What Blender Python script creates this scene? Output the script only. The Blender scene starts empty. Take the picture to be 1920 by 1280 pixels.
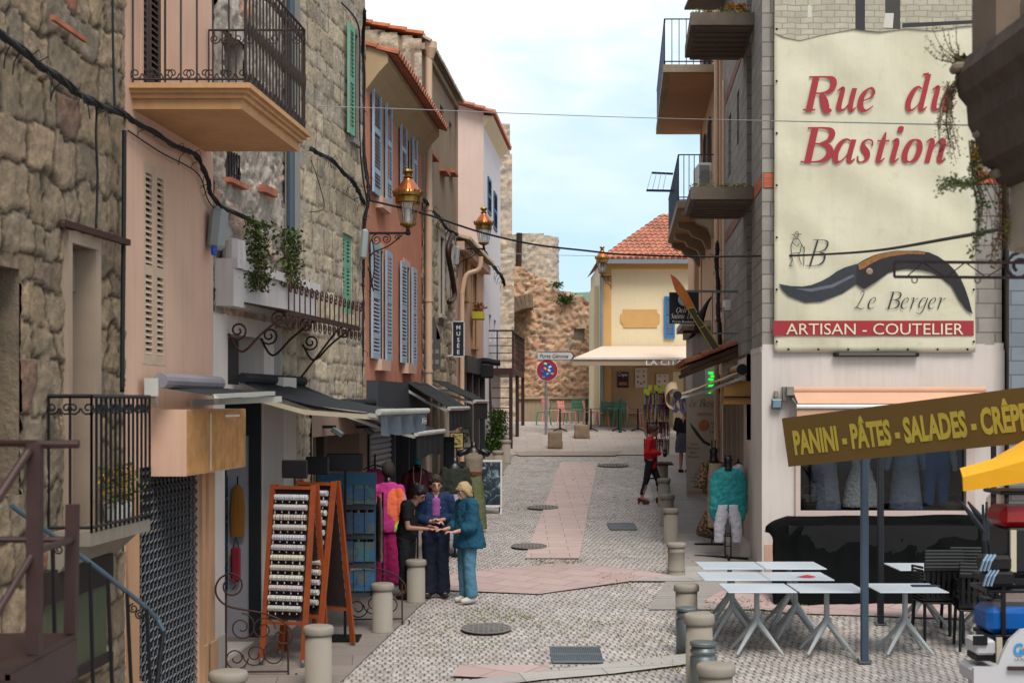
import bpy, bmesh, math, random
from mathutils import Vector, Matrix, noise
random.seed(7)
R=math.radians
FPX=2667.0; HZ=755.0; CZ=3.6
SC=bpy.context.scene; COL=SC.collection
V=Vector
def P(px,py,Y): return V(((px-960)*Y/FPX, Y, CZ+(HZ-py)*Y/FPX))
def zat(py,Y): return CZ+(HZ-py)*Y/FPX
def xat(px,Y): return (px-960)*Y/FPX
GP=[(-60,-1.0),(-5,-.26),(0,0),(41,2.1525),(47.5,2.84),(50,2.9),(400,3.0)]
def gz(Y):
    for (a,za),(b,zb) in zip(GP,GP[1:]):
        if Y<=b: return za+(zb-za)*(Y-a)/(b-a)
    return GP[-1][1]
def fl(px,Y,X=None): # ground point under a pixel column
    x=xat(px,Y) if X is None else X
    return V((x,Y,gz(Y)))
# ------------------------------------------------------------ materials
MATS={}
def col(c):
    if isinstance(c,str):
        c=c.lstrip('#'); v=[int(c[i:i+2],16)/255 for i in (0,2,4)]
        v=[x/12.92 if x<=.04045 else ((x+.055)/1.055)**2.4 for x in v]
        return (*v,1)
    return (*c,1) if len(c)==3 else c
def mul(c,k): return (min(c[0]*k,1),min(c[1]*k,1),min(c[2]*k,1),1)
class NT:
    def __init__(s,name):
        m=bpy.data.materials.new(name); m.use_nodes=True; s.m=m; s.t=m.node_tree; s.n=s.t.nodes; s.l=s.t.links
        s.b=s.n['Principled BSDF']
    def new(s,ty,**k):
        n=s.n.new(ty)
        for a,b in k.items(): setattr(n,a,b)
        return n
    def link(s,a,b): s.l.new(a,b)
    def coord(s,kind='Object'): return s.new('ShaderNodeTexCoord').outputs[kind]
    def mapping(s,vec,scale=(1,1,1),rot=(0,0,0)):
        n=s.new('ShaderNodeMapping'); s.link(vec,n.inputs[0]); n.inputs['Scale'].default_value=scale; n.inputs['Rotation'].default_value=rot; return n.outputs[0]
    def noise(s,vec,scale,detail=4,rough=.6):
        n=s.new('ShaderNodeTexNoise'); s.link(vec,n.inputs['Vector']); n.inputs['Scale'].default_value=scale; n.inputs['Detail'].default_value=detail; n.inputs['Roughness'].default_value=rough; return n.outputs['Fac']
    def val(s,x,inp):
        if isinstance(x,(int,float)): inp.default_value=x
        else: s.link(x,inp)
    def math(s,op,a,b=0.0,clamp=False):
        n=s.new('ShaderNodeMath',operation=op,use_clamp=clamp); s.val(a,n.inputs[0]); s.val(b,n.inputs[1]); return n.outputs[0]
    def ramp(s,fac,stops):
        n=s.new('ShaderNodeValToRGB'); s.link(fac,n.inputs[0]); e=n.color_ramp.elements
        while len(e)<len(stops): e.new(.5)
        for i,(p,c) in enumerate(stops): e[i].position=p; e[i].color=col(c) if not isinstance(c,float) else (c,c,c,1)
        return n.outputs[0]
    def mix(s,fac,a,b,mode='MIX'):
        n=s.new('ShaderNodeMix',data_type='RGBA',blend_type=mode); s.val(fac,n.inputs[0])
        for x,i in ((a,6),(b,7)):
            if isinstance(x,(tuple,str)): n.inputs[i].default_value=col(x)
            else: s.link(x,n.inputs[i])
        return n.outputs[2]
    def bump(s,h,strength=.3,dist=.01,base=None):
        n=s.new('ShaderNodeBump'); s.link(h,n.inputs['Height']); n.inputs['Strength'].default_value=strength; n.inputs['Distance'].default_value=dist
        if base: s.link(base,n.inputs['Normal'])
        return n.outputs[0]
    def out(s,c=None,rough=.8,normal=None,metal=0,spec=.4):
        if c is not None:
            if isinstance(c,(tuple,str)): s.b.inputs['Base Color'].default_value=col(c)
            else: s.link(c,s.b.inputs['Base Color'])
        s.val(rough,s.b.inputs['Roughness']); s.b.inputs['Metallic'].default_value=metal
        s.b.inputs['Specular IOR Level'].default_value=spec
        if normal is not None: s.link(normal,s.b.inputs['Normal'])
        return s.m
def M(name,c,rough=.75,var=.18,scale=3.,grime=.0,bump=.15,bs=60.,metal=0,spec=.35,streak=0):
    """general painted/plain surface with tone variation, blotches, vertical streaks"""
    if name in MATS: return MATS[name]
    t=NT(name); c=col(c); o=t.coord()
    n1=t.noise(o,scale,5); n2=t.noise(o,scale*.27,3); n3=t.noise(o,scale*9,4)
    cc=t.ramp(n1,[(.25,mul(c,1-var)),(.75,mul(c,1+var*.7))])
    cc=t.mix(t.math('MULTIPLY',n3,.35),cc,mul(c,1-var*.6))
    if grime>0:
        g=t.ramp(n2,[(.45,0.0),(.72,1.0)]); cc=t.mix(t.math('MULTIPLY',g,grime),cc,(c[0]*.35+.02,c[1]*.33+.018,c[2]*.3+.015))
    if streak>0:
        sv=t.mapping(o,(9,9,.5)); sn=t.ramp(t.noise(sv,1.3,5,.7),[(.48,0.0),(.75,1.0)])
        cc=t.mix(t.math('MULTIPLY',sn,streak),cc,(c[0]*.42,c[1]*.38,c[2]*.34))
    nb=t.bump(t.noise(o,bs,4),bump,.004); nb=t.bump(n1,bump,.01,nb)
    m=t.out(cc,t.math('ADD',t.math('MULTIPLY',n3,.2),rough-.1),nb,metal,spec); MATS[name]=m; return m
def M_stone(name,stops,mortar,moss=None,bs=45,gr='#4a453d',black=.35,val=1.7):
    t=NT(name); o=t.coord()
    at=t.new('ShaderNodeAttribute',attribute_name='st'); sp=t.new('ShaderNodeSeparateColor'); t.link(at.outputs['Color'],sp.inputs[0])
    c=t.ramp(sp.outputs[0],stops)
    n1=t.noise(o,6,6,.65); n2=t.noise(o,26,5,.7); n3=t.noise(o,.9,4)
    c=t.mix(.6,c,t.ramp(n1,[(.3,'#5d5448'),(.5,'#968b7a'),(.7,'#c4b9a6')]),'MULTIPLY'); c=t.mix(.35,c,'#ffffff','SCREEN') if False else c
    hs=t.new('ShaderNodeHueSaturation'); hs.inputs['Value'].default_value=val; hs.inputs['Saturation'].default_value=.85; t.link(c,hs.inputs['Color']); c=hs.outputs[0]
    c=t.mix(t.math('MULTIPLY',t.ramp(n2,[(.5,0.0),(.68,1.0)]),black),c,gr)
    c=t.mix(t.math('MULTIPLY',t.ramp(t.noise(o,2.3,6,.7),[(.5,0.0),(.66,1.0)]),.45),c,gr)
    if moss: c=t.mix(t.math('MULTIPLY',t.ramp(t.noise(o,3.1,6,.75),[(.6,0.0),(.72,1.0)]),.6),c,moss)
    c=t.mix(t.math('MULTIPLY',sp.outputs[1],.9),c,mortar)
    vv=t.new('ShaderNodeTexVoronoi'); vv.inputs['Scale'].default_value=17; t.link(o,vv.inputs['Vector']); nb=t.bump(n1,.8,.02); nb=t.bump(n2,1.0,.014,nb); nb=t.bump(vv.outputs['Distance'],.5,.012,nb); nb=t.bump(t.noise(o,bs*2,4),.5,.005,nb)
    MATS[name]=t.out(c,.92,nb,0,.15); return MATS[name]
def M_brick(name,c1,c2,mortar,w,h,ms=.01,rough=.9,off=.5,bump=.5,distort=.0,grime=.3,coordk='UV',rot=0,spec=.2):
    t=NT(name); o=t.coord(coordk); ob=t.coord('Object')
    if rot: o=t.mapping(o,(1,1,1),(0,0,rot))
    if distort:
        nn=t.new('ShaderNodeTexNoise'); t.link(ob,nn.inputs['Vector']); nn.inputs['Scale'].default_value=5
        vm=t.new('ShaderNodeVectorMath',operation='MULTIPLY_ADD'); t.link(nn.outputs['Color'],vm.inputs[0]); vm.inputs[1].default_value=(distort,)*3; t.link(o,vm.inputs[2]); o=vm.outputs[0]
    b=t.new('ShaderNodeTexBrick'); t.link(o,b.inputs['Vector']); b.offset=off
    b.inputs['Color1'].default_value=col(c1); b.inputs['Color2'].default_value=col(c2); b.inputs['Mortar'].default_value=col(mortar)
    b.inputs['Scale'].default_value=1; b.inputs['Mortar Size'].default_value=ms; b.inputs['Mortar Smooth'].default_value=.3; b.inputs['Brick Width'].default_value=w; b.inputs['Row Height'].default_value=h; b.inputs['Bias'].default_value=0
    n=t.noise(ob,4,6,.65); n2=t.noise(ob,30,4)
    c=t.mix(t.math('MULTIPLY',t.ramp(n,[(.4,0.0),(.7,1.0)]),grime),b.outputs['Color'],mul(col(c1),.5))
    c=t.mix(t.math('MULTIPLY',n2,.3),c,mul(col(c2),.7))
    nb=t.bump(t.math('SUBTRACT',1.0,b.outputs['Fac']),bump,.006); nb=t.bump(n2,.3,.004,nb)
    MATS[name]=t.out(c,rough,nb,0,spec); return MATS[name]
def M_emit(name,c,s):
    t=NT(name); t.b.inputs['Base Color'].default_value=col(c); t.b.inputs['Emission Color'].default_value=col(c); t.b.inputs['Emission Strength'].default_value=s; MATS[name]=t.m; return t.m
def M_glass(name,c,rough=.06):
    t=NT(name); t.b.inputs['Base Color'].default_value=col(c); t.b.inputs['Roughness'].default_value=rough; t.b.inputs['Specular IOR Level'].default_value=.6; MATS[name]=t.m; return t.m
def M_clear(name,c='#ffffff',mixf=.12):
    t=NT(name); tr=t.new('ShaderNodeBsdfTransparent'); gl=t.new('ShaderNodeBsdfGlossy'); gl.inputs['Roughness'].default_value=.03; tr.inputs[0].default_value=col(c)
    mx=t.new('ShaderNodeMixShader'); mx.inputs[0].default_value=mixf; t.link(tr.outputs[0],mx.inputs[1]); t.link(gl.outputs[0],mx.inputs[2]); t.link(mx.outputs[0],t.n['Material Output'].inputs[0]); MATS[name]=t.m; return t.m
# ------------------------------------------------------------ mesh builder
class MB:
    def __init__(s): s.v=[]; s.f=[]; s.at=None
    def add(s,vs,fs):
        k=len(s.v); s.v+= [V(p) for p in vs]; s.f+=[tuple(i+k for i in f) for f in fs]; return s
    def quad(s,a,b,c,d): return s.add([a,b,c,d],[(0,1,2,3)])
    def hexa(s,p): # p: 4 bottom + 4 top
        return s.add(p,[(0,3,2,1),(4,5,6,7),(0,1,5,4),(1,2,6,5),(2,3,7,6),(3,0,4,7)])
    def box(s,c,d,rz=0,rx=0,ry=0,bev=0):
        c=V(c); m=Matrix.Rotation(rz,3,'Z')@Matrix.Rotation(ry,3,'Y')@Matrix.Rotation(rx,3,'X'); x,y,z=d[0]/2,d[1]/2,d[2]/2
        if bev:
            vs=[];b=min(bev,x*.9,y*.9,z*.9)
            pts=[]
            for sx in(-1,1):
                for sy in(-1,1):
                    for sz in(-1,1):
                        for ax in range(3):
                            q=[sx*(x-b),sy*(y-b),sz*(z-b)]; q[ax]=(sx*x,sy*y,sz*z)[ax]; pts.append(V(q))
            bm=bmesh.new(); [bm.verts.new(c+m@p) for p in pts]; bmesh.ops.convex_hull(bm,input=bm.verts); bm.verts.ensure_lookup_table()
            s.add([v.co.copy() for v in bm.verts],[[v.index for v in f.verts] for f in bm.faces]); bm.free(); return s
        vs=[c+m@V(p) for p in((-x,-y,-z),(x,-y,-z),(x,y,-z),(-x,y,-z),(-x,-y,z),(x,-y,z),(x,y,z),(-x,y,z))]
        return s.hexa(vs)
    def tube(s,pts,r,n=6,closed=False,r1=None):
        pts=[V(p) for p in pts]; L=len(pts); up=V((0,0,1)); k=len(s.v); prev=None
        for i,p in enumerate(pts):
            a=pts[i-1] if i>0 else (pts[-1] if closed else p); b=pts[(i+1)%L] if (i<L-1 or closed) else p
            t=(b-a); t=t.normalized() if t.length>1e-9 else up
            if prev is None:
                u=t.cross(up) if abs(t.z)<.95 else t.cross(V((1,0,0)))
            else: u=prev-t*prev.dot(t)
            u.normalize(); prev=u; w=t.cross(u)
            rr=r if r1 is None else r+(r1-r)*i/(L-1)
            if isinstance(r,(list,tuple)): rr=r[i]
            for j in range(n):
                an=2*math.pi*j/n; s.v.append(p+(u*math.cos(an)+w*math.sin(an))*rr)
        for i in range(L if closed else L-1):
            i2=(i+1)%L
            for j in range(n): s.f.append((k+i*n+j,k+i*n+(j+1)%n,k+i2*n+(j+1)%n,k+i2*n+j))
        if not closed: s.f.append(tuple(k+j for j in reversed(range(n)))); s.f.append(tuple(k+(L-1)*n+j for j in range(n)))
        return s
    def bar(s,a,b,w,h=None,up=(0,0,1)):
        a=V(a);b=V(b);h=h or w; t=(b-a).normalized(); up=V(up)
        if abs(t.dot(up))>.95: up=V((0,1,0))
        u=t.cross(up).normalized()*w/2; v=u.cross(t).normalized()*h/2
        return s.hexa([a-u-v,a+u-v,b+u-v,b-u-v,a-u+v,a+u+v,b+u+v,b-u+v])
    def lathe(s,prof,c=(0,0,0),n=16,axis=None,jit=0):
        c=V(c); k=len(s.v); A=axis
        for (r,z) in prof:
            for j in range(n):
                an=2*math.pi*j/n; q=V((r*math.cos(an),r*math.sin(an),z))
                if jit: q*=1+jit*noise.noise(q*9+c*3)
                s.v.append(c+(A@q if A else q))
        for i in range(len(prof)-1):
            for j in range(n): s.f.append((k+i*n+j,k+i*n+(j+1)%n,k+(i+1)*n+(j+1)%n,k+(i+1)*n+j))
        s.f.append(tuple(k+j for j in reversed(range(n)))); s.f.append(tuple(k+(len(prof)-1)*n+j for j in range(n))); return s
    def prism(s,pts,o,u,v,d): # 2D polygon pts in plane o,u,v extruded by vector d
        o=V(o);u=V(u);v=V(v);d=V(d); n=len(pts); a=[o+u*p[0]+v*p[1] for p in pts]
        tri=bmesh.new(); vv=[tri.verts.new((p[0],p[1],0)) for p in pts]; f=tri.faces.new(vv); tri.verts.index_update(); res=bmesh.ops.triangulate(tri,faces=[f]); fs=[tuple(x.index for x in g.verts) for g in tri.faces]; tri.free()
        s.add(a+[p+d for p in a],[tuple(reversed(f)) for f in fs]+[tuple(i+n for i in f) for f in fs]+[(i,(i+1)%n,(i+1)%n+n,i+n) for i in range(n)]); return s
    def cap(s,a,b,r0,r1,n=10,fx=1): # tapered capsule
        a=V(a);b=V(b);d=b-a;L=max(d.length,1e-4);t=d/L
        pts=[];rs=[]
        for k in(-1,-.8,-.45,0): pts.append(a+t*r0*k*fx); rs.append(max(r0*math.sqrt(max(0,1-k*k)),r0*.02))
        for k in(0,.45,.8,1): pts.append(b+t*r1*k*fx); rs.append(max(r1*math.sqrt(max(0,1-k*k)),r1*.02))
        return s.tube(pts,rs,n)
    def loft(s,rings,n=18): # rings: (cx,cy,cz,rx,ry)
        k=len(s.v)
        for (cx,cy,cz,rx,ry) in rings:
            for j in range(n):
                a=2*math.pi*j/n; s.v.append(V((cx+rx*math.cos(a),cy+ry*math.sin(a),cz)))
        for i in range(len(rings)-1):
            for j in range(n): s.f.append((k+i*n+j,k+i*n+(j+1)%n,k+(i+1)*n+(j+1)%n,k+(i+1)*n+j))
        s.f.append(tuple(k+j for j in reversed(range(n)))); s.f.append(tuple(k+(len(rings)-1)*n+j for j in range(n))); return s
    def xf(s,m,k0=0):
        for i in range(k0,len(s.v)): s.v[i]=m@s.v[i]
        return s
    def build(s,name,mat,parent=None,smooth=False,label=None,loc=None,uv=True):
        me=bpy.data.meshes.new(name)
        if loc is not None: o0=V(loc)
        elif parent is not None:
            r=parent
            while r.parent: r=r.parent
            o0=r['_o'] if '_o' in r else r.location; o0=V(o0)
        elif s.v:
            xs=[p.x for p in s.v];ys=[p.y for p in s.v];zs=[p.z for p in s.v]; o0=V(((min(xs)+max(xs))/2,(min(ys)+max(ys))/2,min(zs)))
        me.from_pydata([p-o0 for p in s.v],[],s.f); 
        if uv:
            me.update(); ul=me.uv_layers.new(name='UVMap').data
            for pl in me.polygons:
                n=pl.normal
                if abs(n.z)>.7:
                    for li in pl.loop_indices: q=s.v[me.loops[li].vertex_index]; ul[li].uv=(q.x,q.y)
                else:
                    t=V((-n.y,n.x,0)).normalized()
                    if t.x<0 or (abs(t.x)<.3 and t.y<0): t=-t
                    for li in pl.loop_indices: q=s.v[me.loops[li].vertex_index]; ul[li].uv=(q.x*t.x+q.y*t.y,q.z)
        if s.at:
            ca=me.color_attributes.new('st','FLOAT_COLOR','POINT')
            for i,c in enumerate(s.at): ca.data[i].color=c
        if smooth:
            for pl in me.polygons: pl.use_smooth=True
        if mat: me.materials.append(mat)
        o=bpy.data.objects.new(name,me); COL.objects.link(o)
        if parent is not None: o.parent=parent
        else: o.location=o0
        if label: o['label']=label
        return o
def tag(o,label,cat,group=None):
    o['label']=label; o['category']=cat
    if group: o['group']=group
    return o
def T(name,label,cat,loc=(0,0,0),group=None):
    o=bpy.data.objects.new(name,None); COL.objects.link(o); o.location=loc; o.empty_display_size=.1; return tag(o,label,cat,group)
def thing(mb,name,mat,label,cat,group=None,smooth=False): return tag(mb.build(name,mat,None,smooth),label,cat,group)
def struct(mb,name,mat): o=mb.build(name,mat,None,loc=(0,0,0)); o['kind']='structure'; return o
def place(o,loc,rz=0,sc=None):
    o.location=loc; o.rotation_euler=(0,0,rz)
    if sc: o.scale=(sc,sc,sc)
    return o
def dup(root,loc=None,rz=None,label=None,group=None):
    r=root.copy(); COL.objects.link(r)
    if loc is not None: r.location=loc
    if rz is not None: r.rotation_euler=(0,0,rz)
    if label: r['label']=label
    if group: r['group']=group
    def rec(src,dst):
        for ch in src.children:
            c=ch.copy(); COL.objects.link(c); c.parent=dst; c.matrix_parent_inverse=ch.matrix_parent_inverse.copy(); rec(ch,c)
    rec(root,r); return r
def smoothmod(o,bev=.0):
    return o
def remesh(o,vox,smooth=3,disp=0,dscale=.15):
    m=o.modifiers.new('r','REMESH'); m.mode='VOXEL'; m.voxel_size=vox; m.use_smooth_shade=True
    if smooth: q=o.modifiers.new('s','SMOOTH'); q.iterations=smooth; q.factor=.6
    if disp:
        tx=bpy.data.textures.new('folds','CLOUDS'); tx.noise_scale=dscale; d=o.modifiers.new('d','DISPLACE'); d.texture=tx; d.strength=disp; d.mid_level=.5
    return o
# ------------------------------------------------------------ wall frames
class Street:
    def __init__(s,X0,m,side): s.X0=X0; s.m=m; s.side=side
    def Y(s,px,n=0): return (s.X0+s.side*n)/((px-960)/FPX-s.m)
    def pt(s,y,z,n=0): return V((s.X0+s.m*y+s.side*n,y,z))
    def p(s,px,py,n=0): y=s.Y(px,n); return s.pt(y,zat(py,y),n)
    def u(s): return V((s.m,1,0)).normalized()
    def hole(s,px0,px1,py0,py1,depth=.2,n=0): # rectangle seen between pixel columns; y taken at mid column
        a=s.Y(px0,n); b=s.Y(px1,n); c=(a+b)/2; return (min(a,b),max(a,b),zat(max(py0,py1),c),zat(min(py0,py1),c),depth)
class Front:
    def __init__(s,Y): s.Yv=Y
    def pt(s,x,z,n=0): return V((x,s.Yv-n,z))
    def p(s,px,py,n=0): y=s.Yv-n; return V((xat(px,y),y,zat(py,y)))
    def u(s): return V((1,0,0))
    def hole(s,px0,px1,py0,py1,depth=.2): return (xat(px0,s.Yv),xat(px1,s.Yv),zat(py1,s.Yv),zat(py0,s.Yv),depth)
def fbox(mb,fr,s0,s1,z0,z1,n0,n1):
    return mb.hexa([fr.pt(s0,z0,n0),fr.pt(s1,z0,n0),fr.pt(s1,z0,n1),fr.pt(s0,z0,n1),fr.pt(s0,z1,n0),fr.pt(s1,z1,n0),fr.pt(s1,z1,n1),fr.pt(s0,z1,n1)])
def _inh(s,z,holes): return any(h[0]<s<h[1] and h[2]<z<h[3] for h in holes)
def facade(mb,fr,s0,s1,z0,z1,holes=(),n=0):
    S=sorted(set([s0,s1]+[x for h in holes for x in h[:2] if s0<x<s1])); Z=sorted(set([z0,z1]+[x for h in holes for x in h[2:4] if z0<x<z1]))
    for a,b in zip(S,S[1:]):
        for c,d in zip(Z,Z[1:]):
            if not _inh((a+b)/2,(c+d)/2,holes): mb.quad(fr.pt(a,c,n),fr.pt(b,c,n),fr.pt(b,d,n),fr.pt(a,d,n))
    reveals(mb,fr,holes,n); return mb
def reveals(mb,fr,holes,n=0):
    for h in holes:
        a,b,c,d,e=h[:5]
        for (p,q) in (((a,c),(b,c)),((b,c),(b,d)),((b,d),(a,d)),((a,d),(a,c))):
            mb.quad(fr.pt(p[0],p[1],n),fr.pt(q[0],q[1],n),fr.pt(q[0],q[1],n-e),fr.pt(p[0],p[1],n-e))
class Stones:
    def __init__(s,seed,ch,cw,warp=.05):
        s.r=random.Random(seed); s.ch=ch; s.cw=cw; s.w=warp; s.seed=seed; s.zs=[-3.]; 
        while s.zs[-1]<20: s.zs.append(s.zs[-1]+ch*s.r.uniform(.7,1.35))
        s.rows=[]
        for _ in s.zs:
            L=[-30.+s.r.random()*cw]
            while L[-1]<62: L.append(L[-1]+cw*s.r.uniform(.55,1.6))
            s.rows.append(L)
    def q(s,a,z):
        import bisect
        o=V((a*1.7+s.seed,z*1.7,0)); a2=a+s.w*noise.noise(o)*1.6+s.w*.5*noise.noise(o*4); z2=z+s.w*noise.noise(o+V((9,4,2)))*1.6+s.w*.5*noise.noise(o*4+V((5,5,5)))
        i=bisect.bisect(s.zs,z2)-1; i=max(0,min(i,len(s.rows)-2)); L=s.rows[i]; j=bisect.bisect(L,a2)-1; j=max(0,min(j,len(L)-2))
        dz=min(z2-s.zs[i],s.zs[i+1]-z2); da=min(a2-L[j],L[j+1]-a2); h=math.sin(i*127.1+j*311.7+s.seed)*43758.5453; h-=math.floor(h)
        # round corners
        k=.05; d=min(dz,da) if (dz>k or da>k) else k-math.hypot(k-dz,k-da)
        return d,h
def stone_facade(fr,s0,s1,z0,z1,holes,st,relief=.04,res=.04,top=None,edge=.06,mw=.014,revd=True,bot=None):
    mb=MB(); 
    def sub(a,b):
        n=max(1,int(round((b-a)/res))); return [a+(b-a)*i/n for i in range(n)]
    S=sorted(set([s0,s1]+[x for h in holes for x in h[:2] if s0<x<s1])); Z=sorted(set([z0,z1]+[x for h in holes for x in h[2:4] if z0<x<z1]))
    SS=[x for a,b in zip(S,S[1:]) for x in sub(a,b)]+[s1]; ZZ=[x for a,b in zip(Z,Z[1:]) for x in sub(a,b)]+[z1]
    idx={}; at=[]
    def vid(i,j):
        k=(i,j)
        if k in idx: return idx[k]
        a,z=SS[i],ZZ[j]; d,h=st.q(a,z); t=max(0,min(1,d/edge)); t=t*t*(3-2*t)
        nn=relief*(t-.5)+relief*.8*(h-.5)*t+relief*.8*noise.noise(V((a*5+h*9,z*5,st.seed)))+relief*.6*noise.noise(V((a*13,z*13,st.seed)))+relief*.4*noise.noise(V((a*31,z*31,st.seed)))
        idx[k]=len(mb.v); mb.v.append(fr.pt(a,z,nn)); at.append((h,max(0,min(1,1-(d-mw*.4)/mw)),t,1)); return idx[k]
    for i in range(len(SS)-1):
        for j in range(len(ZZ)-1):
            a=(SS[i]+SS[i+1])/2; z=(ZZ[j]+ZZ[j+1])/2
            if _inh(a,z,holes): continue
            if top and z>top(a): continue
            if bot and z<bot(a): continue
            mb.f.append((vid(i,j),vid(i+1,j),vid(i+1,j+1),vid(i,j+1)))
    if revd and holes:
        k=len(mb.v); reveals(mb,fr,holes,0); at+= [(.5,.3,.5,1)]*(len(mb.v)-k)
    mb.at=at; return mb
def shell(fr,s0,s1,z0,z1,depth,n=0,bottom=False): # the other faces of a building body behind its facade
    mb=MB(); a=fr.pt(s0,z0,n);b=fr.pt(s1,z0,n);c=fr.pt(s1,z0,-depth);d=fr.pt(s0,z0,-depth); A=fr.pt(s0,z1,n);B=fr.pt(s1,z1,n);C=fr.pt(s1,z1,-depth);D=fr.pt(s0,z1,-depth)
    mb.quad(d,a,A,D); mb.quad(b,c,C,B); mb.quad(c,d,D,C); mb.quad(A,B,C,D); return mb
def shutter(fr,s0,s1,z0,z1,n0,th=.035,name='shutter',mat=None,parent=None,splits=(.62,),louv=.05):
    mb=MB(); fw=min(.06,(s1-s0)*.2)
    fbox(mb,fr,s0,s0+fw,z0,z1,n0,n0+th); fbox(mb,fr,s1-fw,s1,z0,z1,n0,n0+th)
    zs=[z0]+[z0+(z1-z0)*q for q in splits]+[z1]
    for i,z in enumerate(zs):
        zz=min(max(z,z0+.04),z1-.04); fbox(mb,fr,s0+fw,s1-fw,zz-.045,zz+.045,n0+.002,n0+th-.002)
    z=z0+.1
    while z<z1-.09:
        if all(abs(z-q)>.06 for q in zs):
            a=s0+fw;b=s1-fw; mb.hexa([fr.pt(a,z-.012,n0+th*.95),fr.pt(b,z-.012,n0+th*.95),fr.pt(b,z+.02,n0+.004),fr.pt(a,z+.02,n0+.004),fr.pt(a,z-.004,n0+th*.95),fr.pt(b,z-.004,n0+th*.95),fr.pt(b,z+.028,n0+.004),fr.pt(a,z+.028,n0+.004)])
        z+=louv
    mb.quad(fr.pt(s0+fw,z0,n0+.002),fr.pt(s1-fw,z0,n0+.002),fr.pt(s1-fw,z1,n0+.002),fr.pt(s0+fw,z1,n0+.002)) if False else None
    return mb.build(name,mat,parent)
def pane(fr,h,mat,parent,name='window_pane',frame=None,bars=(1,2),inset=.0):
    a,b,c,d,e=h[:5]; o=MB().quad(fr.pt(a,c,-e+.004),fr.pt(b,c,-e+.004),fr.pt(b,d,-e+.004),fr.pt(a,d,-e+.004)).build(name,mat,parent)
    if frame:
        m=MB(); w=.05
        for (x0,x1,y0,y1) in ((a,b,c,c+w),(a,b,d-w,d),(a,a+w,c+w,d-w),(b-w,b,c+w,d-w)): fbox(m,fr,x0,x1,y0,y1,-e+.006,-e+.05)
        for i in range(1,bars[0]+1):
            x=a+(b-a)*i/(bars[0]+1); fbox(m,fr,x-w/3,x+w/3,c+w,d-w,-e+.008,-e+.045)
        for i in range(1,bars[1]+1):
            z=c+(d-c)*i/(bars[1]+1); fbox(m,fr,a+w,b-w,z-w/4,z+w/4,-e+.009,-e+.04)
        m.build('window_frame',frame,o if name=='window_pane' else parent)
    return o
def spiral(c,u,v,r0,r1,a0,turns,n=22):
    c=V(c);u=V(u);v=V(v); out=[]
    for i in range(n+1):
        t=i/n; a=a0+2*math.pi*turns*t; r=r0+(r1-r0)*t; out.append(c+u*math.cos(a)*r+v*math.sin(a)*r)
    return out
def smoothpts(pts,k=6):
    pts=[V(p) for p in pts]; out=[]
    for i in range(len(pts)-1):
        p0=pts[max(i-1,0)];p1=pts[i];p2=pts[i+1];p3=pts[min(i+2,len(pts)-1)]
        for j in range(k):
            t=j/k; out.append(.5*((2*p1)+(-p0+p2)*t+(2*p0-5*p1+4*p2-p3)*t*t+(-p0+3*p1-3*p2+p3)*t**3))
    out.append(pts[-1]); return out
def tiles(mb,a,b,c,d,nc,nr,r=None,overlap=1.25): # a,b = eave left/right ; d,c = ridge left/right. barrel tiles down the slope
    a,b,c,d=V(a),V(b),V(c),V(d); w=(b-a).length/nc; r=r or w*.46; nrm=(b-a).cross(d-a).normalized()
    if nrm.z<0: nrm=-nrm
    for i in range(nc):
        for j in range(nr):
            fu=(i+.5)/nc
            p0=(a.lerp(b,fu)).lerp(d.lerp(c,fu),j/nr); p1=(a.lerp(b,fu)).lerp(d.lerp(c,fu),min(1,(j+overlap)/nr))
            t=(p1-p0).normalized(); u=nrm.cross(t).normalized(); k=len(mb.v); jt=random.uniform(-.006,.006)
            for (p,rr,h) in ((p0,r*1.12,.022+jt),(p1,r*.86,.0)):
                for s in range(7):
                    an=math.pi*s/6; mb.v.append(p+u*math.cos(an)*rr+nrm*(math.sin(an)*rr*.85+h))
            for s in range(6): mb.f.append((k+s,k+s+1,k+7+s+1,k+7+s))
            mb.f.append(tuple(k+s for s in range(7)))
    mb.quad(a,b,c,d); return mb
def leaves(pts,size,mb=None,rnd=None,flat=.5):
    rnd=rnd or random; mb=mb or MB()
    for p in pts:
        p=V(p); d=V((rnd.uniform(-1,1),rnd.uniform(-1,1),rnd.uniform(-.6,1))).normalized(); u=d.cross(V((rnd.random(),rnd.random(),rnd.random()+.1))).normalized(); L=size*rnd.uniform(.6,1.3)
        k=len(mb.v); mb.v+=[p,p+d*L*.5+u*L*.28,p+d*L,p+d*L*.5-u*L*.28]; mb.f.append((k,k+1,k+2,k+3))
    return mb
def text(name,s,o,u,v,h,mat,parent,w=None,shear=0,bold=0,ext=.002,align='LEFT',label=None,sx=None):
    """lettering mesh: o = lower-left of the line, u right, v up, h = cap height, w = width to fit"""
    cu=bpy.data.curves.new('t','FONT'); cu.body=s; cu.extrude=0; cu.offset=bold; cu.resolution_u=3; cu.size=1
    ob=bpy.data.objects.new('t',cu); COL.objects.link(ob); dg=bpy.context.evaluated_depsgraph_get(); dg.update()
    me=bpy.data.meshes.new_from_object(ob.evaluated_get(dg)); bpy.data.objects.remove(ob)
    vs=[p.co.copy() for p in me.vertices]; fs=[tuple(p.vertices) for p in me.polygons]; bpy.data.meshes.remove(me)
    if not vs: return None
    cap=.73; sc=h/cap; x0=min(p.x for p in vs); x1=max(p.x for p in vs); k=(w/(x1-x0)) if w else sc*(sx or 1)
    o=V(o);u=V(u).normalized();v=V(v).normalized();nn=u.cross(v); mb=MB()
    off=-(x1-x0)*k/2 if align=='CENTER' else 0
    mb.add([o+u*((p.x-x0)*k+off+p.y*sc*shear)+v*p.y*sc+nn*ext for p in vs],fs)
    return mb.build(name,mat,parent,label=label)
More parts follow.
